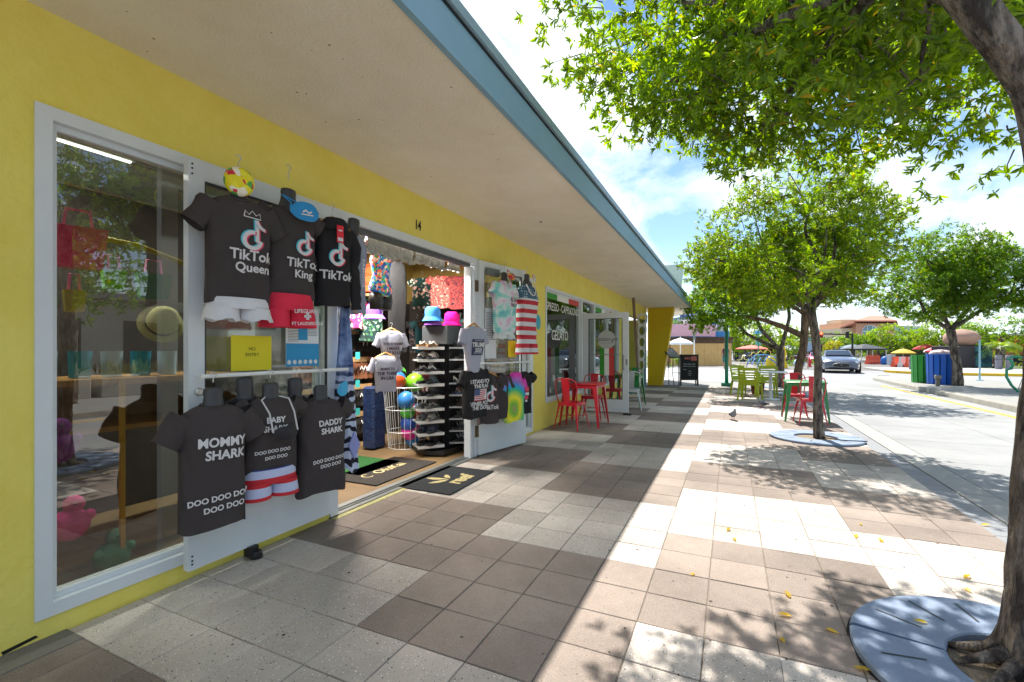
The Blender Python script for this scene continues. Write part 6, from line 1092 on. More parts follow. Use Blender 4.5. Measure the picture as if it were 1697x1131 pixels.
# ================================================================ CARS
def car(label, loc, rz_, col, group='cars on the road', sc=1.0):
    t = thing('car', label, 'car', loc, rz_, group); mt = M('carpaint_%d_%d_%d' % col, S(*col), rough=.25, var=.03, metal=.3, coat=1.0)
    # stations along y (front at -y): y, half width, bottom, shoulder z, hood/top z
    st = [(-2.28, .55, .34, .50, .56), (-2.18, .78, .24, .58, .66), (-1.95, .88, .20, .66, .76), (-1.5, .94, .18, .72, .84), (-.85, .95, .18, .78, .92), (-.2, .95, .18, .82, .95), (.6, .95, .18, .84, .96), (1.2, .96, .18, .86, .97), (1.7, .94, .20, .86, .98), (2.1, .86, .26, .80, .93), (2.28, .72, .36, .68, .80)]
    b = MB(); b.loft([[(-w_*.95, y, zb), (-w_, y, zb+.12), (-w_*.99, y, zs), (-w_*.80, y, zt-.02), (-w_*.4, y, zt+.015), (0, y, zt+.02), (w_*.4, y, zt+.015), (w_*.80, y, zt-.02), (w_*.99, y, zs), (w_, y, zb+.12), (w_*.95, y, zb)] for y, w_, zb, zs, zt in st]); b.build('body', mt, t, smooth='auto')
    b = MB(); b.loft([[(-w_, y, zb), (-w_*k, y, zt-.03), (-w_*k*.6, y, zt), (w_*k*.6, y, zt), (w_*k, y, zt-.03), (w_, y, zb)] for y, w_, k, zb, zt in ((-.55, .76, .98, .93, .96), (.05, .76, .82, .93, 1.24), (.35, .76, .78, .93, 1.31), (.9, .76, .78, .93, 1.31), (1.5, .74, .84, .93, 1.15), (1.95, .70, .97, .90, .97))]); b.build('cabin', mt, t, smooth='auto')
    wg = M('car_glass', S(30, 38, 44), rough=.05, var=0, coat=1.0)
    b = MB(); b.add([(-.66, -.50, 1.0), (.66, -.50, 1.0), (.54, .10, 1.262), (-.54, .10, 1.262)], [(0, 1, 2, 3)]); b.v = [(x, y-.02, z+.02) for x, y, z in b.v]; b.build('windscreen', wg, t)
    for sg in (-1, 1):
        b = MB(); b.add([(sg*.765, -.40, .97), (sg*.775, 1.35, .98), (sg*.67, .95, 1.25), (sg*.665, .20, 1.24)], [(0, 1, 2, 3)]); b.build('side_window', wg, t)
        b = MB(); b.ball((sg*.66, -2.09, .60), .13, 10, 8, 1.2, .6, .5); b.build('headlight', M('lamp_glass', S(226, 230, 232), rough=.1, coat=1), t, smooth=True)
        b = MB(); b.ball((sg*.99, -.25, .97), .09, 8, 6, 1, .5, .6); b.build('mirror', mt, t, smooth=True)
        for y in (-1.42, 1.42):
            b = MB(); b.tube([(sg*.74, y, .33), (sg*.97, y, .33)], .33, 20); w_ = b.build('wheel', M('tyre', S(24, 24, 26), rough=.8), t, smooth='auto'); b = MB(); b.tube([(sg*.965, y, .33), (sg*.985, y, .33)], .21, 14); r_ = b.build('rim', m_metal, t); r_.parent = w_
    b = MB(); n = 18; b.prism([(.42*cos(2*pi*k/n), .45+.12*sin(2*pi*k/n)) for k in range(n)], .05, 'y', (0, -2.30, 0)); b.build('grille', m_black, t)
    b = MB(); b.tube([(.42*cos(2*pi*k/n), -2.31, .45+.12*sin(2*pi*k/n)) for k in range(n+1)], .012, 5); b.tube([(0, -2.32, .40), (0, -2.32, .53)], .014, 5); b.tube([(-.05, -2.32, .50), (0, -2.32, .46), (.05, -2.32, .50)], .010, 5); b.build('grille_chrome', m_metal, t)
    b = MB(); b.prism([(-.8, .2), (.8, .2), (.72, .30), (-.72, .30)], .04, 'y', (0, -2.18, 0)); b.build('lower_intake', m_black, t); t.scale = (sc,)*3; return t
car('silver blue sports car with an oval grille, driving towards the viewer', (5.9, 34.0, 0), R(-5), (84, 92, 108)); car('dark red car further back on the left of the far road', (6.9, 62, -.2), R(-4), (150, 40, 60)); car('pink-red car just behind the silver blue sports car', (8.2, 57, -.2), R(-4), (190, 70, 96)); car('grey parked car seen past the blue sign on the left', (3.2, 60, -.2), R(90), (90, 94, 104)); car('white car seen small between the trunk and the far red car', (6.0, 66, -.2), R(4), (200, 204, 208))

# ================================================================ FAR SIDE, LEFT
t = thing('beach_house', 'blue and pink house with a boarded-up plywood ground floor and thatch eave', 'building', (-2.3, 42.5, 0)); m_ply = M('plywood', S(214, 170, 100), rough=.85, var=.1, scale=2.5, col2=S(228, 190, 128), bump=.15)
def L(px, fw, z):  # helper: metres from a bearing and a distance
    r_ = (px-848.5)/769.7*fw; return (r_*.905-fw*.4245, r_*.4245+fw*.905, z)
def slab(px0, px1, fw0, fw1, z0, z1, th=.3):
    a, c_ = Vector(L(px0, fw0, 0)), Vector(L(px1, fw1, 0)); n_ = (c_-a).cross(Vector((0, 0, 1))).normalized()*-th; b = MB(); q = [a, c_, c_+n_, a+n_]; b.loft([[(p.x, p.y, z0) for p in q], [(p.x, p.y, z1) for p in q]]); return b
for k in range(9): slab(1112+k*11, 1112+(k+1)*11-.25, 40, 40, -.05, 1.9-.003*k, .12).build('plywood_sheet', m_ply, t, True)
slab(1100, 1111.7, 43.5, 40.1, -.05, 1.9, .12).build('plywood_sheet', M('plywood_brown', S(150, 106, 60), rough=.9, var=.15), t, True)
slab(1098, 1214, 40.3, 40.3, 1.9, 2.45, 2.5).build('thatch_band', M('thatch', S(120, 98, 78), rough=1, var=.4, scale=6, bump=1), t, True)
# thatch fringe
b = MB(); 
for k in range(160):
    x, y, _ = L(1099+k*.72, 39.75, 0); l_ = rnd.uniform(.25, .62); b.add([(x-.05, y, 2.42), (x+.05, y-.08, 2.42), (x+rnd.uniform(-.04, .04), y-.14, 2.42-l_)], [(0, 1, 2)])
b.build('thatch_fringe', MATS['thatch'], t, True, kind='stuff')
# curved pink balcony parapet
a = [L(1098, 40, 0), L(1150, 40, 0), L(1172, 40.2, 0), L(1184, 41.2, 0), L(1187, 43, 0)]; b = MB(); b.loft([[(x, y, 2.5), (x, y, 3.55), (x, y+.18, 3.55), (x, y+.18, 2.5)] for x, y, _ in a]); b.build('balcony_parapet', M('pink_render', S(226, 178, 190), rough=.9, var=.08), t, True)
slab(1183, 1208, 42.0, 42.0, 2.4, 3.0, .3).build('blue_parapet', M('bright_blue', S(70, 140, 200), rough=.8, var=.08), t, True); slab(1184, 1212, 42.5, 42.5, -.05, 2.4, 3).build('side_wall', M('side_tan', S(190, 166, 130), rough=.9, var=.1), t, True)
slab(1130, 1187, 45, 45, 2.4, 4.55, 4).build('upper_wall', M('house_blue', S(48, 128, 200), rough=.8, var=.06), t, True)
b = MB(); P_ = [Vector(L(px, fw, 0)) for px, fw in ((1126, 44), (1186, 44), (1184, 49), (1135, 49))]; b.loft([[(p.x, p.y, 4.35) for p in P_], [(p.x, p.y, 4.62) for p in P_], [(P_[0].lerp(P_[2], .3).x, P_[0].lerp(P_[2], .3).y, 5.15), (P_[1].x-.4, P_[1].y+1, 5.3), (P_[2].x-.3, P_[2].y, 5.3), (P_[3].x+.5, P_[3].y, 5.15)]]); b.build('roof', M('roof_blue', S(44, 92, 170), rough=.6, var=.1, scale=3), t, True)
for k in range(2): slab(1139+k*12.5, 1149.5+k*12.5, 44.96, 44.96, 3.45, 4.1, -.05).build('window', m_black, t, True); slab(1138.4+k*12.5, 1150.1+k*12.5, 44.98, 44.98, 3.4, 4.15, -.04).build('window_surround', m_white, t, True)
slab(1166, 1178, 44.96, 44.96, 3.2, 4.1, -.05).build('door', M('pale_shutter', S(150, 176, 220), rough=.8), t, True)
b = MB(); V = [L(1186, 44, 4.15), L(1205, 44, 3.85), L(1202, 46, 4.45), L(1188, 46, 4.6)]; b.add([V[0], V[1], V[2], V[3]]+[(x, y, z-.06) for x, y, z in V], [(0, 1, 2, 3), (4, 5, 6, 7), (0, 1, 5, 4), (1, 2, 6, 5), (2, 3, 7, 6), (3, 0, 4, 7)]); b.build('awning', M('awning_grey', S(190, 196, 200), rough=.7), t, True)
slab(1190, 1199, 44.5, 44.5, 2.9, 3.9, .3).build('porch_wall', M('porch_white', S(206, 208, 206), rough=.8), t, True)
b = MB(); b.ball(L(1135.5, 41, 3.75), .2, 14, 10); b.build('globe_lamp', m_white, t, True, smooth=True); b = MB(); p_ = L(1135.5, 41, 0); b.tube([(p_[0], p_[1], 3.3), (p_[0], p_[1], 3.6)], .12, 10); b.build('lamp_foot', MATS['roof_blue'], t, True)
def umbrella(label, loc, H, r_, mat, name='market_umbrella', mat2=None, rise=.28, n=8, group=None):
    t = thing(name, label, 'umbrella', loc, .2, group); b = MB(); b.tube([(0, 0, 0), (0, 0, H)], .025, 8); b.build('pole', m_white, t); b = MB(); b.lathe([(r_, H-rise), (r_*.55, H-rise*.42), (.001, H)], (0, 0, 0), n, cap=False); b.lathe([(r_, H-rise-.10), (r_, H-rise)], (0, 0, 0), n, cap=False); b.m = [(k % 2 if mat2 else 0) for k in range(len(b.f))]; b.build('canopy', [mat, mat2] if mat2 else mat, t); b = MB(); b.ball((0, 0, H+.03), .04, 8, 6); b.build('finial', m_white, t); return t
umbrella('white umbrella in front of the plywood wall', (*L(1127, 28, 0)[:2], 0), 2.05, .72, M('canvas_white', S(222, 230, 236), rough=.8, var=.03), rise=.30)
def post(label, px, fw, H, r_, mat, cat='post', name='sign_post', z=0, extra=None):
    x, y, _ = L(px, fw, 0); t = thing(name, label, cat, (x, y, z)); b = MB(); b.tube([(0, 0, 0), (0, 0, H)], r_, 8); b.build('post', mat, t); b = MB(); b.lathe([(r_*2.2, 0), (r_*2.2, .04)], (0, 0, 0), 10); b.build('foot', mat, t)
    if extra: extra(t)
    return t
def ex(t): b = MB(); b.box(-.07, .07, -.05, .05, 1.95, 2.35); b.build('sign_plate', M('sign_back', S(110, 126, 120), rough=.5), t)
post('slim white signpost in front of the plywood wall', 1150, 29, 2.3, .035, m_white, extra=ex)
def ex(t): b = MB(); b.bbox(-.13, .13, -.10, .10, .8, 1.02, .02); b.build('head', M('meter_blue', S(40, 60, 120), rough=.4), t)
post('blue parking meter just left of the white signpost', 1133.5, 30, .85, .04, M('meter_blue', S(40, 60, 120), rough=.4), 'parking meter', 'parking_meter', extra=ex)
post('thick dark pole with a signal box beyond the plywood wall', 1220, 58, 3.9, .26, M('dark_pole', S(28, 42, 56), rough=.5), 'pole', 'dark_pole', extra=lambda t: MB().box(-.45, .45, -.4, .4, 1.2, 1.8).build('control_box', M('dark_pole', S(28, 42, 56)), t))
def ex(t): b = MB(); b.tube([(0, 0, 2.55), (-.25, 0, 2.75), (-.7, 0, 2.8)], .025, 6); b.build('arm', m_metal, t); b = MB(); b.bbox(-.82, -.58, -.12, .12, 2.2, 2.75, .03); b.build('signal_head', m_black, t)
post('thin curved signal pole beside the thick dark pole', 1209.5, 46, 2.6, .03, m_metal, 'traffic signal', 'signal_pole', extra=ex)
# person walking behind the teal pole
def person(label, loc, rz_, shirt, trousers, H=1.70):
    t = thing('person', label, 'person', loc, rz_); bm_ = bpy.data.meshes.new('body'); j = [(0, 0, .93), (0, .01, 1.12), (0, 0, 1.36), (0, .01, 1.47), (0, .02, 1.58), (.10, 0, .90), (.12, .14, .50), (.12, .02, .08), (.12, .16, .03), (-.10, 0, .90), (-.12, -.06, .50), (-.12, -.26, .12), (-.12, -.14, .06), (.19, 0, 1.38), (.24, .02, 1.12), (.24, .16, .92), (-.19, 0, 1.38), (-.24, -.04, 1.12), (-.25, .0, .88)]
    e = [(0, 1), (1, 2), (2, 3), (3, 4), (0, 5), (5, 6), (6, 7), (7, 8), (0, 9), (9, 10), (10, 11), (11, 12), (2, 13), (13, 14), (14, 15), (2, 16), (16, 17), (17, 18)]
    bm_.from_pydata([(x*H/1.7, y*H/1.7, z*H/1.7) for x, y, z in j], e, []); bm_.materials.append(M('skin', S(150, 108, 84), rough=.6)); o = bpy.data.objects.new('body', bm_); C.objects.link(o); o.parent = t; o.modifiers.new('s', 'SKIN'); o.modifiers.new('u', 'SUBSURF').levels = 1
    rr = [.13, .12, .14, .055, .085, .09, .06, .045, .04, .09, .06, .045, .04, .06, .045, .035, .06, .045, .035]
    for v, r_ in zip(bm_.skin_vertices[0].data, rr): v.radius = (r_, r_*.8)
    b = MB(); b.lathe([(.16, .92), (.165, 1.1), (.19, 1.3), (.17, 1.42), (.07, 1.46)], (0, 0, 0), 14, 1.05, .75); b.build('shirt', shirt, t, smooth=True); b = MB(); b.tube([(.10, 0, .93), (.12, .12, .52)], [.10, .085], 10); b.tube([(-.10, 0, .93), (-.12, -.05, .52)], [.10, .085], 10); b.build('shorts', trousers, t, smooth=True)
    b = MB(); b.ball((0, .0, 1.62), .10, 12, 10, .9, 1, 1.1); b.build('hair', m_black, t, smooth=True); return t
x, y, _ = L(1202, 31, 0); person('person in a dark shirt walking away, half hidden by the teal pole', (x, y, 0), R(10), M('shirt_dark', S(70, 46, 46), rough=.9), M('shorts_teal', S(40, 96, 96), rough=.9))
# star, wave and fish outlines in painted tube
def outline(name, label, px, fw, pts, mat, r_=.028, z=0, cat='sculpture', foot=True):
    x, y, _ = L(px, fw, 0); t = thing(name, label, cat, (x, y, z), R(25)); b = MB(); b.tube([(a, 0, c_) for a, c_ in pts], r_, 6); b.build('outline', mat, t, smooth=True); b = MB(); b.box(-.3, .3, -.12, .12, 0, .05); b.build('plinth', m_metal, t); return t
def star(r1, r2, zc_): return [((r1 if k % 2 == 0 else r2)*sin(pi*k/5), zc_+(r1 if k % 2 == 0 else r2)*cos(pi*k/5)) for k in range(11)]
outline('star_sculpture', 'pale yellow tubular star outline standing on the far corner', 1231, 32, star(.46, .18, .52), M('tube_cream', S(226, 210, 120), rough=.5)); m_tb = M('tube_blue', S(40, 130, 210), rough=.5)
outline('wave_sculpture', 'yellow wavy tube outline above the blue fish outline', 1262, 33.5, [(-.9, .9), (-.6, 1.15), (-.4, 1.0), (-.1, 1.25), (.15, 1.1), (.4, 1.35), (.62, 1.2), (.7, .3)], M('tube_yellow', S(236, 206, 60), rough=.5))
outline('fish_sculpture', 'blue tubular fish and wave outlines on the far corner', 1262, 33, [(-1.1, .1), (-.9, .7), (-.7, .3), (-.5, .75), (-.3, .3), (-.1, .75), (.1, .3), (.35, .8), (.8, .55), (1.1, .3), (.9, .1), (1.2, .05)], m_tb, .04)
outline('fish_sculpture', 'long light blue tube arch over the fish outlines', 1268, 32.6, [(-1.2, .5), (-.7, .95), (0, 1.0), (.6, .8), (1.2, .5), (1.3, .25), (.9, .2), (.85, 0)], M('tube_sky', S(110, 176, 226), rough=.5), .03)
x, y, _ = L(1277, 34, 0); t = thing('yellow_figure', 'squat yellow figure with dark spots behind the tube outlines', 'sculpture', (x, y, 0)); b = MB(); b.lathe([(.30, 0), (.34, .3), (.28, .65), (.16, .85), (.001, .9)], (0, 0, 0), 16); b.build('figure_body', M('fig_yellow', S(222, 196, 40), rough=.5, var=.1), t, smooth=True); b = MB(); b.ball((.0, -.30, .5), .05, 8, 6); b.build('spot', m_black, t)
x, y, _ = L(1296, 34, 0); t = thing('yellow_sculpture', 'tall yellow upright sculpture with dark holes between the two tree trunks', 'sculpture', (x, y, 0), R(25)); b = MB(); b.prism([(-.36, 0), (.34, 0), (.26, .3), (.14, .5), (.16, .8), (.24, 1.0), (.18, 1.25), (.08, 1.6), (-.08, 1.7), (-.16, 1.4), (-.14, 1.0), (-.24, .5)], .3, 'y', (0, -.15, 0)); b.build('figure', M('sculpture_yellow', S(240, 196, 20), rough=.5, var=.06), t)
for zc_ in (.55, .78, 1.0): b = MB(); b.ball((-.02, -.15, zc_), .07, 10, 8, 1, .2, 1); b.build('hole', m_black, t, smooth=True)
x, y, _ = L(1324, 33, 0); t = MB(); t.ball((0, 0, .36), .36, 20, 14); o = t.build('beach_ball', ramp_mat('ball_blue', [(0, S(200, 226, 240)), (.5, S(90, 170, 220)), (.8, S(226, 236, 244))], scale=1.6, rough=.4), smooth=True); o.location = (x, y, 0); tag(o, 'large pale blue beach ball sculpture right of the leaning trunk', 'sculpture')
x, y, _ = L(1341, 36, 0); t = thing('fire_hydrant', 'red fire hydrant near the stop sign post', 'hydrant', (x, y, 0)); b = MB(); b.lathe([(.16, 0), (.16, .05), (.11, .07), (.11, .48), (.14, .5), (.14, .54), (.10, .64), (.03, .70), (.03, .74)], (0, 0, 0), 14); b.build('barrel', M('hydrant_red', S(214, 50, 50), rough=.5), t, smooth='auto'); b = MB(); b.tube([(-.2, 0, .38), (.2, 0, .38)], .055, 8); b.build('outlet', M('hydrant_red', S(214, 50, 50)), t)
def ex(t):
    b = MB(); n = 8; b.prism([(.36*cos(2*pi*(k+.5)/n), 1.55+.36*sin(2*pi*(k+.5)/n)) for k in range(n)], .02, 'y', (0, -.04, 0)); b.build('sign_back', M('stop_back', S(152, 172, 196), rough=.4, metal=.3), t)
post('grey back of an octagonal stop sign on a thin post', 1338.5, 33, 1.95, .025, m_metal, 'stop sign', 'stop_sign', extra=ex)
def ex(t):
    b = MB(); b.box(-.2, .2, -.02, .02, 1.65, 2.0); b.build('sign_panel', M('panel_teal', S(110, 180, 170), rough=.5), t); b = MB(); b.prism([(-.3, 2.55), (.3, 2.6), (.15, 2.8), (-.2, 2.8)], .03, 'y'); b.build('sign_top', M('panel_blue', S(110, 180, 226), rough=.5), t)
post('teal lamp post with a small sign panel behind the forked tree', 1256, 36, 2.9, .045, m_teal, 'lamp post', 'lamp_post', extra=ex)
def ex(t): b = MB(); b.tube([(0, 0, 2.62), (.6, 0, 2.62), (1.3, 0, 2.62)], .05, 8); b.build('arm', m_black, t); b = MB(); b.box(.1, 1.15, -.08, -.05, 2.22, 2.52); s_ = b.build('street_name_sign', M('sign_green', S(20, 140, 120), rough=.5), t); p = Print(lambda x, z: -.081, .002).text('El Mar Dr', .2, .62, 2.37, bold=.02); q = p.build('sign_lettering', m_print, s_); b = MB(); b.bbox(.3, .55, -.15, .1, 1.8, 2.2, .02); sh_ = b.build('signal_head', m_black, t); b = MB(); b.ball((.42, -.15, 2.1), .08, 8, 6); b.build('red_lamp', emis('lamp_red', (1, .08, .03), 1.5), sh_)
post('signal mast with a green street-name sign behind the slim tree', 1326, 47, 3.0, .06, m_black, 'traffic signal', 'signal_mast', extra=ex)
x0_, y0_, _ = L(1340, 48, 0); x1_, y1_, _ = L(1412, 48, 0); t = thing('signal_mast', 'long dark mast arm carrying a red traffic light over the far road', 'traffic signal', (x1_, y1_, 0)); b = MB(); b.tube([(0, 0, 0), (0, 0, 3.0)], .09, 8); b.build('post', m_black, t); b = MB(); b.tube([(0, 0, 2.9), (x0_-x1_, y0_-y1_, 3.0)], .07, 8); b.build('arm', m_black, t)
for q, em in ((.72, True), (.12, False)):
    px_, py_ = (x0_-x1_)*q, (y0_-y1_)*q; b = MB(); b.bbox(px_-.16, px_+.16, py_-.14, py_+.14, 2.55, 3.2, .03); h_ = b.build('signal_head', m_black if not em else M('signal_redbrown', S(120, 46, 40), rough=.6), t)
    if em: b = MB(); b.ball((px_, py_-.15, 3.02), .13, 10, 8); b.build('red_lamp', MATS['lamp_red'], h_)
umbrella('coral red umbrella beyond the tube sculptures on the left', (*L(1245, 46, 0)[:2], -.2), 2.0, 1.5, M('canvas_coral', S(226, 110, 96), rough=.8), rise=.35)
x, y, _ = L(1308, 52, 0); t = thing('white_tent', 'white pyramid-roofed tent between the trunks', 'tent', (x, y, -.2)); b = MB(); b.loft([[(-1.1, -1.1, 1.45), (1.1, -1.1, 1.45), (1.1, 1.1, 1.45), (-1.1, 1.1, 1.45)], [(-1.1, -1.1, 1.6), (1.1, -1.1, 1.6), (1.1, 1.1, 1.6), (-1.1, 1.1, 1.6)], [(-.03, -.03, 2.1), (.03, -.03, 2.1), (.03, .03, 2.1), (-.03, .03, 2.1)]]); b.build('tent_roof', MATS['canvas_white'], t)
for sx_ in (-1, 1):
    for sy in (-1, 1): b = MB(); b.tube([(sx_*1.05, sy*1.05, 0), (sx_*1.05, sy*1.05, 1.5)], .03, 6); b.build('leg', m_white, t)
t = thing('cafe_pavilion', 'dark open cafe front with a blotchy dark wall behind the white tent', 'building', (*L(1300, 62, 0)[:2], -.2), R(25)); b = MB(); b.box(-5, 5, 0, 4, 0, 2.1); b.build('wall', M('cafe_dark', S(66, 50, 46), rough=.9, var=.5, scale=1.5), t); b = MB(); b.box(-5.3, 5.3, -.5, 4, 2.1, 2.3); b.build('roof', M('cafe_roof', S(150, 120, 90), rough=.9), t)

# ================================================================ FAR SIDE, RIGHT
# peach hotel with tiled roof and an arched window
t = thing('tiled_hotel', 'peach coloured hotel with a terracotta tiled roof and a big arched window', 'building', (*L(1440, 100, 0)[:2], 0)); m_pe = M('peach_render', S(206, 160, 132), rough=.9, var=.05); m_tile = M('terracotta_tile', S(180, 124, 104), rough=.9, var=.18, scale=3)
slab(1418, 1482, 100, 100, -.5, 7.4, 12).build('wall', m_pe, t, True); slab(1395, 1418, 101, 101, -.5, 6.0, 12).build('wall', M('sand_render', S(206, 192, 164), rough=.9), t, True); slab(1482, 1530, 102, 104, -.5, 6.6, 10).build('wall', M('sea_glass', S(150, 180, 186), rough=.5), t, True)
b = MB(); q = [L(1414, 98.5, 7.3), L(1486, 98.5, 7.3), L(1488, 112, 7.3), L(1416, 112, 7.3)]; rdg = [L(1440, 105, 9.0), L(1464, 105, 9.0), L(1464, 107, 9.0), L(1440, 107, 9.0)]; b.loft([q, [(x, y, z+.25) for x, y, z in q], rdg]); rf = b.build('roof', m_tile, t, True)
b = MB(); q = [L(1392, 99.5, 5.9), L(1419, 99.5, 7.0), L(1419, 110, 7.0), L(1392, 110, 5.9)]; b.loft([q, [(x, y, z+.3) for x, y, z in q]]); b.build('roof', m_tile, t, True); slab(1393, 1424, 108, 108, 7.0, 8.4, 5).build('upper_block', M('sand_render', S(206, 192, 164)), t, True)
for k in range(14): slab(1420+k*4.6, 1421.6+k*4.6, 99.4, 99.4, 7.0, 7.3, .8).build('eave_bracket', M('dark_wood', S(70, 44, 34), rough=.8), t, True)
def arch(px0, px1, fw, z0, z1, mat, name, out=.1):
    a, c_ = Vector(L(px0, fw, 0)), Vector(L(px1, fw, 0)); ctr = (a+c_)/2; h = (c_-a)/2; n_ = h.cross(Vector((0, 0, 1))).normalized(); b = MB(); pts = [ctr-h]+[ctr+h*-cos(pi*k/12) for k in range(13)]+[ctr+h]; zz = [z0]+[z0+(z1-z0)*.3+(z1-z0)*.7*sin(pi*k/12) for k in range(13)]+[z0]; b.loft([[(p.x, p.y, z) for p, z in zip(pts, zz)], [(p.x+n_.x*out, p.y+n_.y*out, z) for p, z in zip(pts, zz)]]); return b.build(name, mat, t, True)
arch(1427, 1454.5, 99.98, 4.6, 6.7, m_white, 'window_surround', .15); arch(1429, 1452.5, 99.8, 4.6, 6.5, M('window_teal', S(110, 150, 160), rough=.2, var=.15, scale=1), 'window', .12)
for px_ in (1436.5, 1445): slab(px_-.4, px_+.4, 99.6, 99.6, 4.6, 6.4, -.05).build('mullion', m_white, t, True)
slab(1429, 1452.5, 99.6, 99.6, 5.2, 5.35, -.05).build('mullion', m_white, t, True); slab(1490, 1496, 99.9, 99.9, 4.5, 6.4, .2).build('window', M('window_teal', S(110, 150, 160)), t, True)
# cafe row behind the barriers
t = thing('cafe_row', 'dark shop fronts behind the barriers and umbrellas', 'building', (*L(1490, 60, 0)[:2], -.2)); slab(1436, 1580, 62, 50, -.2, 2.3, 4).build('wall', M('front_dark', S(74, 68, 66), rough=.9, var=.5, scale=1.2), t, True)
for k, c_ in enumerate(((150, 110, 80), (60, 90, 120), (120, 120, 116), (170, 90, 60), (90, 110, 90), (180, 176, 170))): slab(1440+k*22, 1454+k*22, 61.3-k*1.9, 60.2-k*1.9, .0, 1.5, .1).build('shop_front', M('front%d' % k, S(*c_), rough=.8, var=.3, scale=2), t, True)
t = thing('far_cafe', 'orange and cream low building seen below the tall palms', 'building', (*L(1385, 84, 0)[:2], -.3)); slab(1370, 1425, 84, 84, -.3, 3.2, 5).build('wall', M('cream_far', S(200, 176, 150), rough=.9, var=.15), t, True); slab(1385, 1412, 83.5, 83.5, 2.4, 3.3, .5).build('awning', M('orange_awning', S(226, 120, 60), rough=.8), t, True)
def tent(label, px, fw, w_, H, mat, z=-.2):
    t = thing('pop_up_tent', label, 'tent', (*L(px, fw, 0)[:2], z), R(25), 'dark café tents'); b = MB(); b.loft([[(-w_, -1.4, H-.65), (w_, -1.4, H-.65), (w_, 1.4, H-.65), (-w_, 1.4, H-.65)], [(-w_, -1.4, H-.5), (w_, -1.4, H-.5), (w_, 1.4, H-.5), (-w_, 1.4, H-.5)], [(-w_*.4, -.5, H-.14), (w_*.4, -.5, H-.14), (w_*.4, .5, H-.14), (-w_*.4, .5, H-.14)], [(-.05, -.05, H), (.05, -.05, H), (.05, .05, H), (-.05, .05, H)]]); b.build('tent_roof', mat, t)
    for sx_ in (-1, 1):
        for sy in (-1, 1): b = MB(); b.tube([(sx_*w_*.95, sy*1.3, 0), (sx_*w_*.95, sy*1.3, H-.6)], .04, 6); b.build('leg', m_white, t)
tent('near black tent behind the sports car', 1432, 50, 1.35, 2.15, M('canvas_black', S(52, 58, 66), rough=.8)); tent('slate blue tent left of the black tent', 1412, 54, 1.4, 2.15, M('canvas_slate', S(104, 122, 140), rough=.8)); 
def umb(px, fw, H, r_, mat, lab, mat2=None): umbrella(lab, (*L(px, fw, 0)[:2], -.1), H, r_, mat, mat2=mat2, rise=.42, group='umbrellas behind the barriers')
m_ru = M('canvas_red', S(214, 70, 76), rough=.8); umb(1534, 41, 1.95, .95, m_ru, 'red umbrella behind the green bin'); umb(1556, 37, 1.75, 1.0, m_ru, 'red and white umbrella just left of the boulder kiosk', MATS['canvas_white']); umb(1496, 45, 1.55, 1.0, M('canvas_yellow', S(206, 170, 60), rough=.8), 'flat yellow umbrella right of the lime tree')
# barriers
def jersey(label, px, fw, w_, mat, rz_): 
    x, y, _ = L(px, fw, 0); t = thing('road_barrier', label, 'barrier', (x, y, 0), rz_, 'plastic road barriers'); b = MB(); b.loft([[(-w_, -.22, 0), (w_, -.22, 0), (w_, .22, 0), (-w_, .22, 0)], [(-w_, -.20, .2), (w_, -.20, .2), (w_, .20, .2), (-w_, .20, .2)], [(-w_*.96, -.09, .42), (w_*.96, -.09, .42), (w_*.96, .09, .42), (-w_*.96, .09, .42)], [(-w_*.96, -.07, .8), (w_*.96, -.07, .8), (w_*.96, .07, .8), (-w_*.96, .07, .8)]]); b.build('shell', mat, t)
    for q in (-.5, 0, .5): b = MB(); b.box(w_*q-.06, w_*q+.06, -.215, -.20, .08, .16); b.build('drain_hole', m_black, t)
mo, mw_ = M('barrier_orange', S(232, 92, 60), rough=.5), M('barrier_white', S(222, 220, 216), rough=.5, var=.06)
for k in range(8): jersey('%s plastic barrier, %s in the row beyond the crossing' % (['orange', 'white'][k % 2] if k < 5 else 'white', ['leftmost', 'second', 'third', 'fourth', 'fifth', 'sixth', 'seventh', 'rightmost'][k]), 1484+k*11.5, 36-k*.55, .26, mo if k % 2 == 0 and k < 5 else mw_, R(30))
jersey('long orange barrier in front of the black tents', 1446, 43, .62, mo, R(25))
x, y, _ = L(1466, 42, 0); t = thing('blue_bin', 'rounded blue bin between the orange barrier and the white cabinet', 'bin', (x, y, 0)); b = MB(); b.lathe([(.32, 0), (.34, .4), (.25, .65), (.001, .75)], (0, 0, 0), 14); b.build('shell', M('bin_blue2', S(30, 100, 180), rough=.5), t, smooth=True); b = MB(); b.box(-.05, .05, -.36, -.30, .3, .4); b.build('slot', m_black, t)
x, y, _ = L(1476, 41, 0); t = thing('utility_cabinet', 'pale grey utility cabinet left of the barrier row', 'cabinet', (x, y, 0), R(25)); b = MB(); b.bbox(-.25, .25, -.2, .2, 0, .9, .02); b.build('case', M('cabinet_grey', S(190, 196, 206), rough=.5), t); b = MB(); b.box(-.22, .22, -.21, -.203, .05, .85); b.build('door', M('cabinet_door', S(180, 186, 196), rough=.5), t)
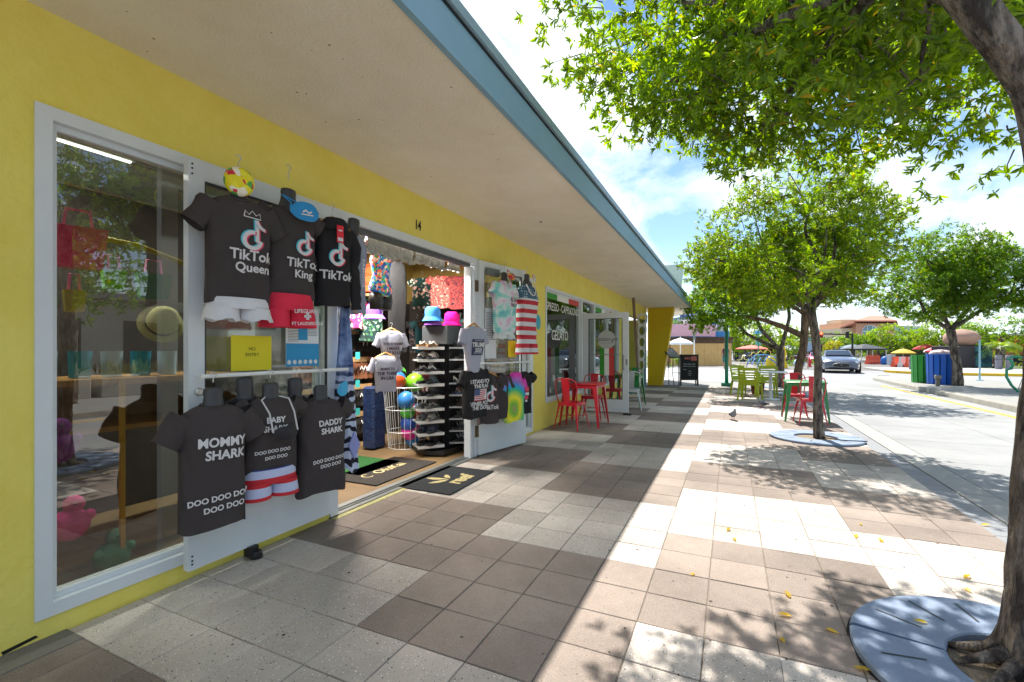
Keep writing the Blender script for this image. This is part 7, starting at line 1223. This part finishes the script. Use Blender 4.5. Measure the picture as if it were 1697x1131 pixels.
# bollards
m_bo = M('bollard_concrete', S(128, 128, 138), rough=.85, var=.12, scale=8)
bo = thing('bollard', 'concrete bollard standing alone left of the green bin', 'bollard', (*L(1511, 29, 0)[:2], .0), 0, 'round concrete bollards'); b = MB(); b.lathe([(.165, 0), (.165, .62)], (0, 0, 0), 18); b.build('shaft', m_bo, bo, smooth='auto'); b = MB(); b.lathe([(.15, .62), (.15, .66)], (0, 0, 0), 18); b.build('groove', M('groove_dark', S(60, 60, 66)), bo); b = MB(); b.lathe([(.165, .66), (.165, .86), (.14, .89)], (0, 0, 0), 18); b.build('cap', m_bo, bo, smooth='auto')
for px_, fw_, lab in ((1535, 30, 'bollard showing just above the green bin'), (1573, 30, 'bollard showing above the blue bin lid'), (1654, 29.3, 'left one of the two bollards in front of the low hedge'), (1671.5, 29, 'right one of the two bollards in front of the low hedge')): dup(bo, (*L(px_, fw_, 0)[:2], .1), 0, lab)
# boulder kiosk
x, y, _ = L(1592, 33, 0); t = thing('boulder_kiosk', 'dark square kiosk with a painted mural side carrying a huge pinkish boulder', 'kiosk', (x, y, .1), R(30)); b = MB(); b.bbox(-1.25, 1.25, -1.0, 1.0, 0, 1.48, .02); b.build('kiosk_body', M('kiosk_dark', S(50, 46, 52), rough=.6, var=.1), t)
b = MB(); b.box(-.1, 1.2, -1.012, -1.004, .05, 1.44); b.build('mural', ramp_mat('mural_blue', [(.3, S(20, 34, 50)), (.5, S(30, 80, 100)), (.62, S(70, 130, 140)), (.72, S(40, 60, 80))], kind='noise', scale=2.4, interp='LINEAR'), t)
b = MB(); n = 28; m_ = 18; V = []; rings = []
for i in range(m_+1):
    a = pi*i/m_; rr = []
    for k in range(n): q = 2*pi*k/n; d = Vector((sin(a)*cos(q), sin(a)*sin(q), -cos(a))); s_ = 1+.06*mn.noise(d*2); rr.append((d.x*1.02*s_, d.y*.95*s_, 2.02+d.z*.66*s_))
    rings.append(rr)
b.loft(rings); b.build('boulder', M('boulder_pink', S(170, 136, 118), rough=.9, var=.12, scale=2, bump=.6, bscale=8), t, smooth=True)
b = MB(); b.box(-1.0, 1.0, -.8, .8, 1.482, 1.53); b.build('roof_plate', m_black, t)
# hut with a metal roof at the far right
t = thing('metal_roof_hut', 'brick coloured hut with orange posts under a long pale metal roof', 'building', (*L(1680, 40, 0)[:2], 0)); slab(1640, 1760, 43, 40, -.05, 2.7, 4).build('wall', M('hut_brick', S(186, 140, 106), rough=.9, var=.15, scale=3), t, True)
b = MB(); q = [L(1636, 40.5, 2.55), L(1780, 36.5, 2.55), L(1790, 46, 4.3), L(1655, 50, 4.0)]; b.loft([q, [(x, y, z+.12) for x, y, z in q]]); b.build('roof', M('roof_metal', S(196, 204, 212), rough=.4, metal=.3, var=.05), t, True)
for px_ in (1655, 1668, 1684, 1695): slab(px_, px_+2.6, 41.2, 41.2, 0, 2.6, .2).build('post', M('orange_post', S(212, 110, 60), rough=.8), t, True)
slab(1645, 1720, 41.6, 39.6, .1, .85, .2).build('dark_railing', M('railing_dark', S(40, 40, 46), rough=.7, var=.4, scale=2), t, True); slab(1671, 1683, 42.0, 42.0, .9, 2.1, .1).build('sign_board', M('board_tan', S(214, 176, 140), rough=.8), t, True)
# far apartment blocks / skyline so the street does not end on bare ground
t = thing('cream_block', 'low cream block far down the street left of the palms', 'building', (*L(1345, 150, 0)[:2], -.5)); slab(1325, 1375, 150, 150, -.5, 3.6, 10).build('wall', M('cream_far', S(200, 176, 150)), t, True); slab(1323, 1377, 149, 149, 3.6, 4.1, 10).build('roof', m_tile, t, True)
# icicle lights under the end of the canopy
t = thing('string_lights', 'string of small white star lights hanging under the far end of the canopy', 'string lights', (-1.9, 22.0, 2.86)); b = MB(); b.tube([(.65+.0, -.5, 0), (.2, .2, -.06), (-.3, .8, 0)], .006, 4); b.build('cable', m_black, t)
for k in range(12):
    u = k/11; px_, py_ = .62-u*.9, -.45+u*1.2; b = MB(); h_ = rnd.uniform(.06, .2); b.tube([(px_, py_, 0), (px_, py_, -h_)], .004, 4); b.ball((px_, py_, -h_-.03), .04, 6, 4, 1, .4, 1); b.build('star_light', m_white, t)
print('all built')
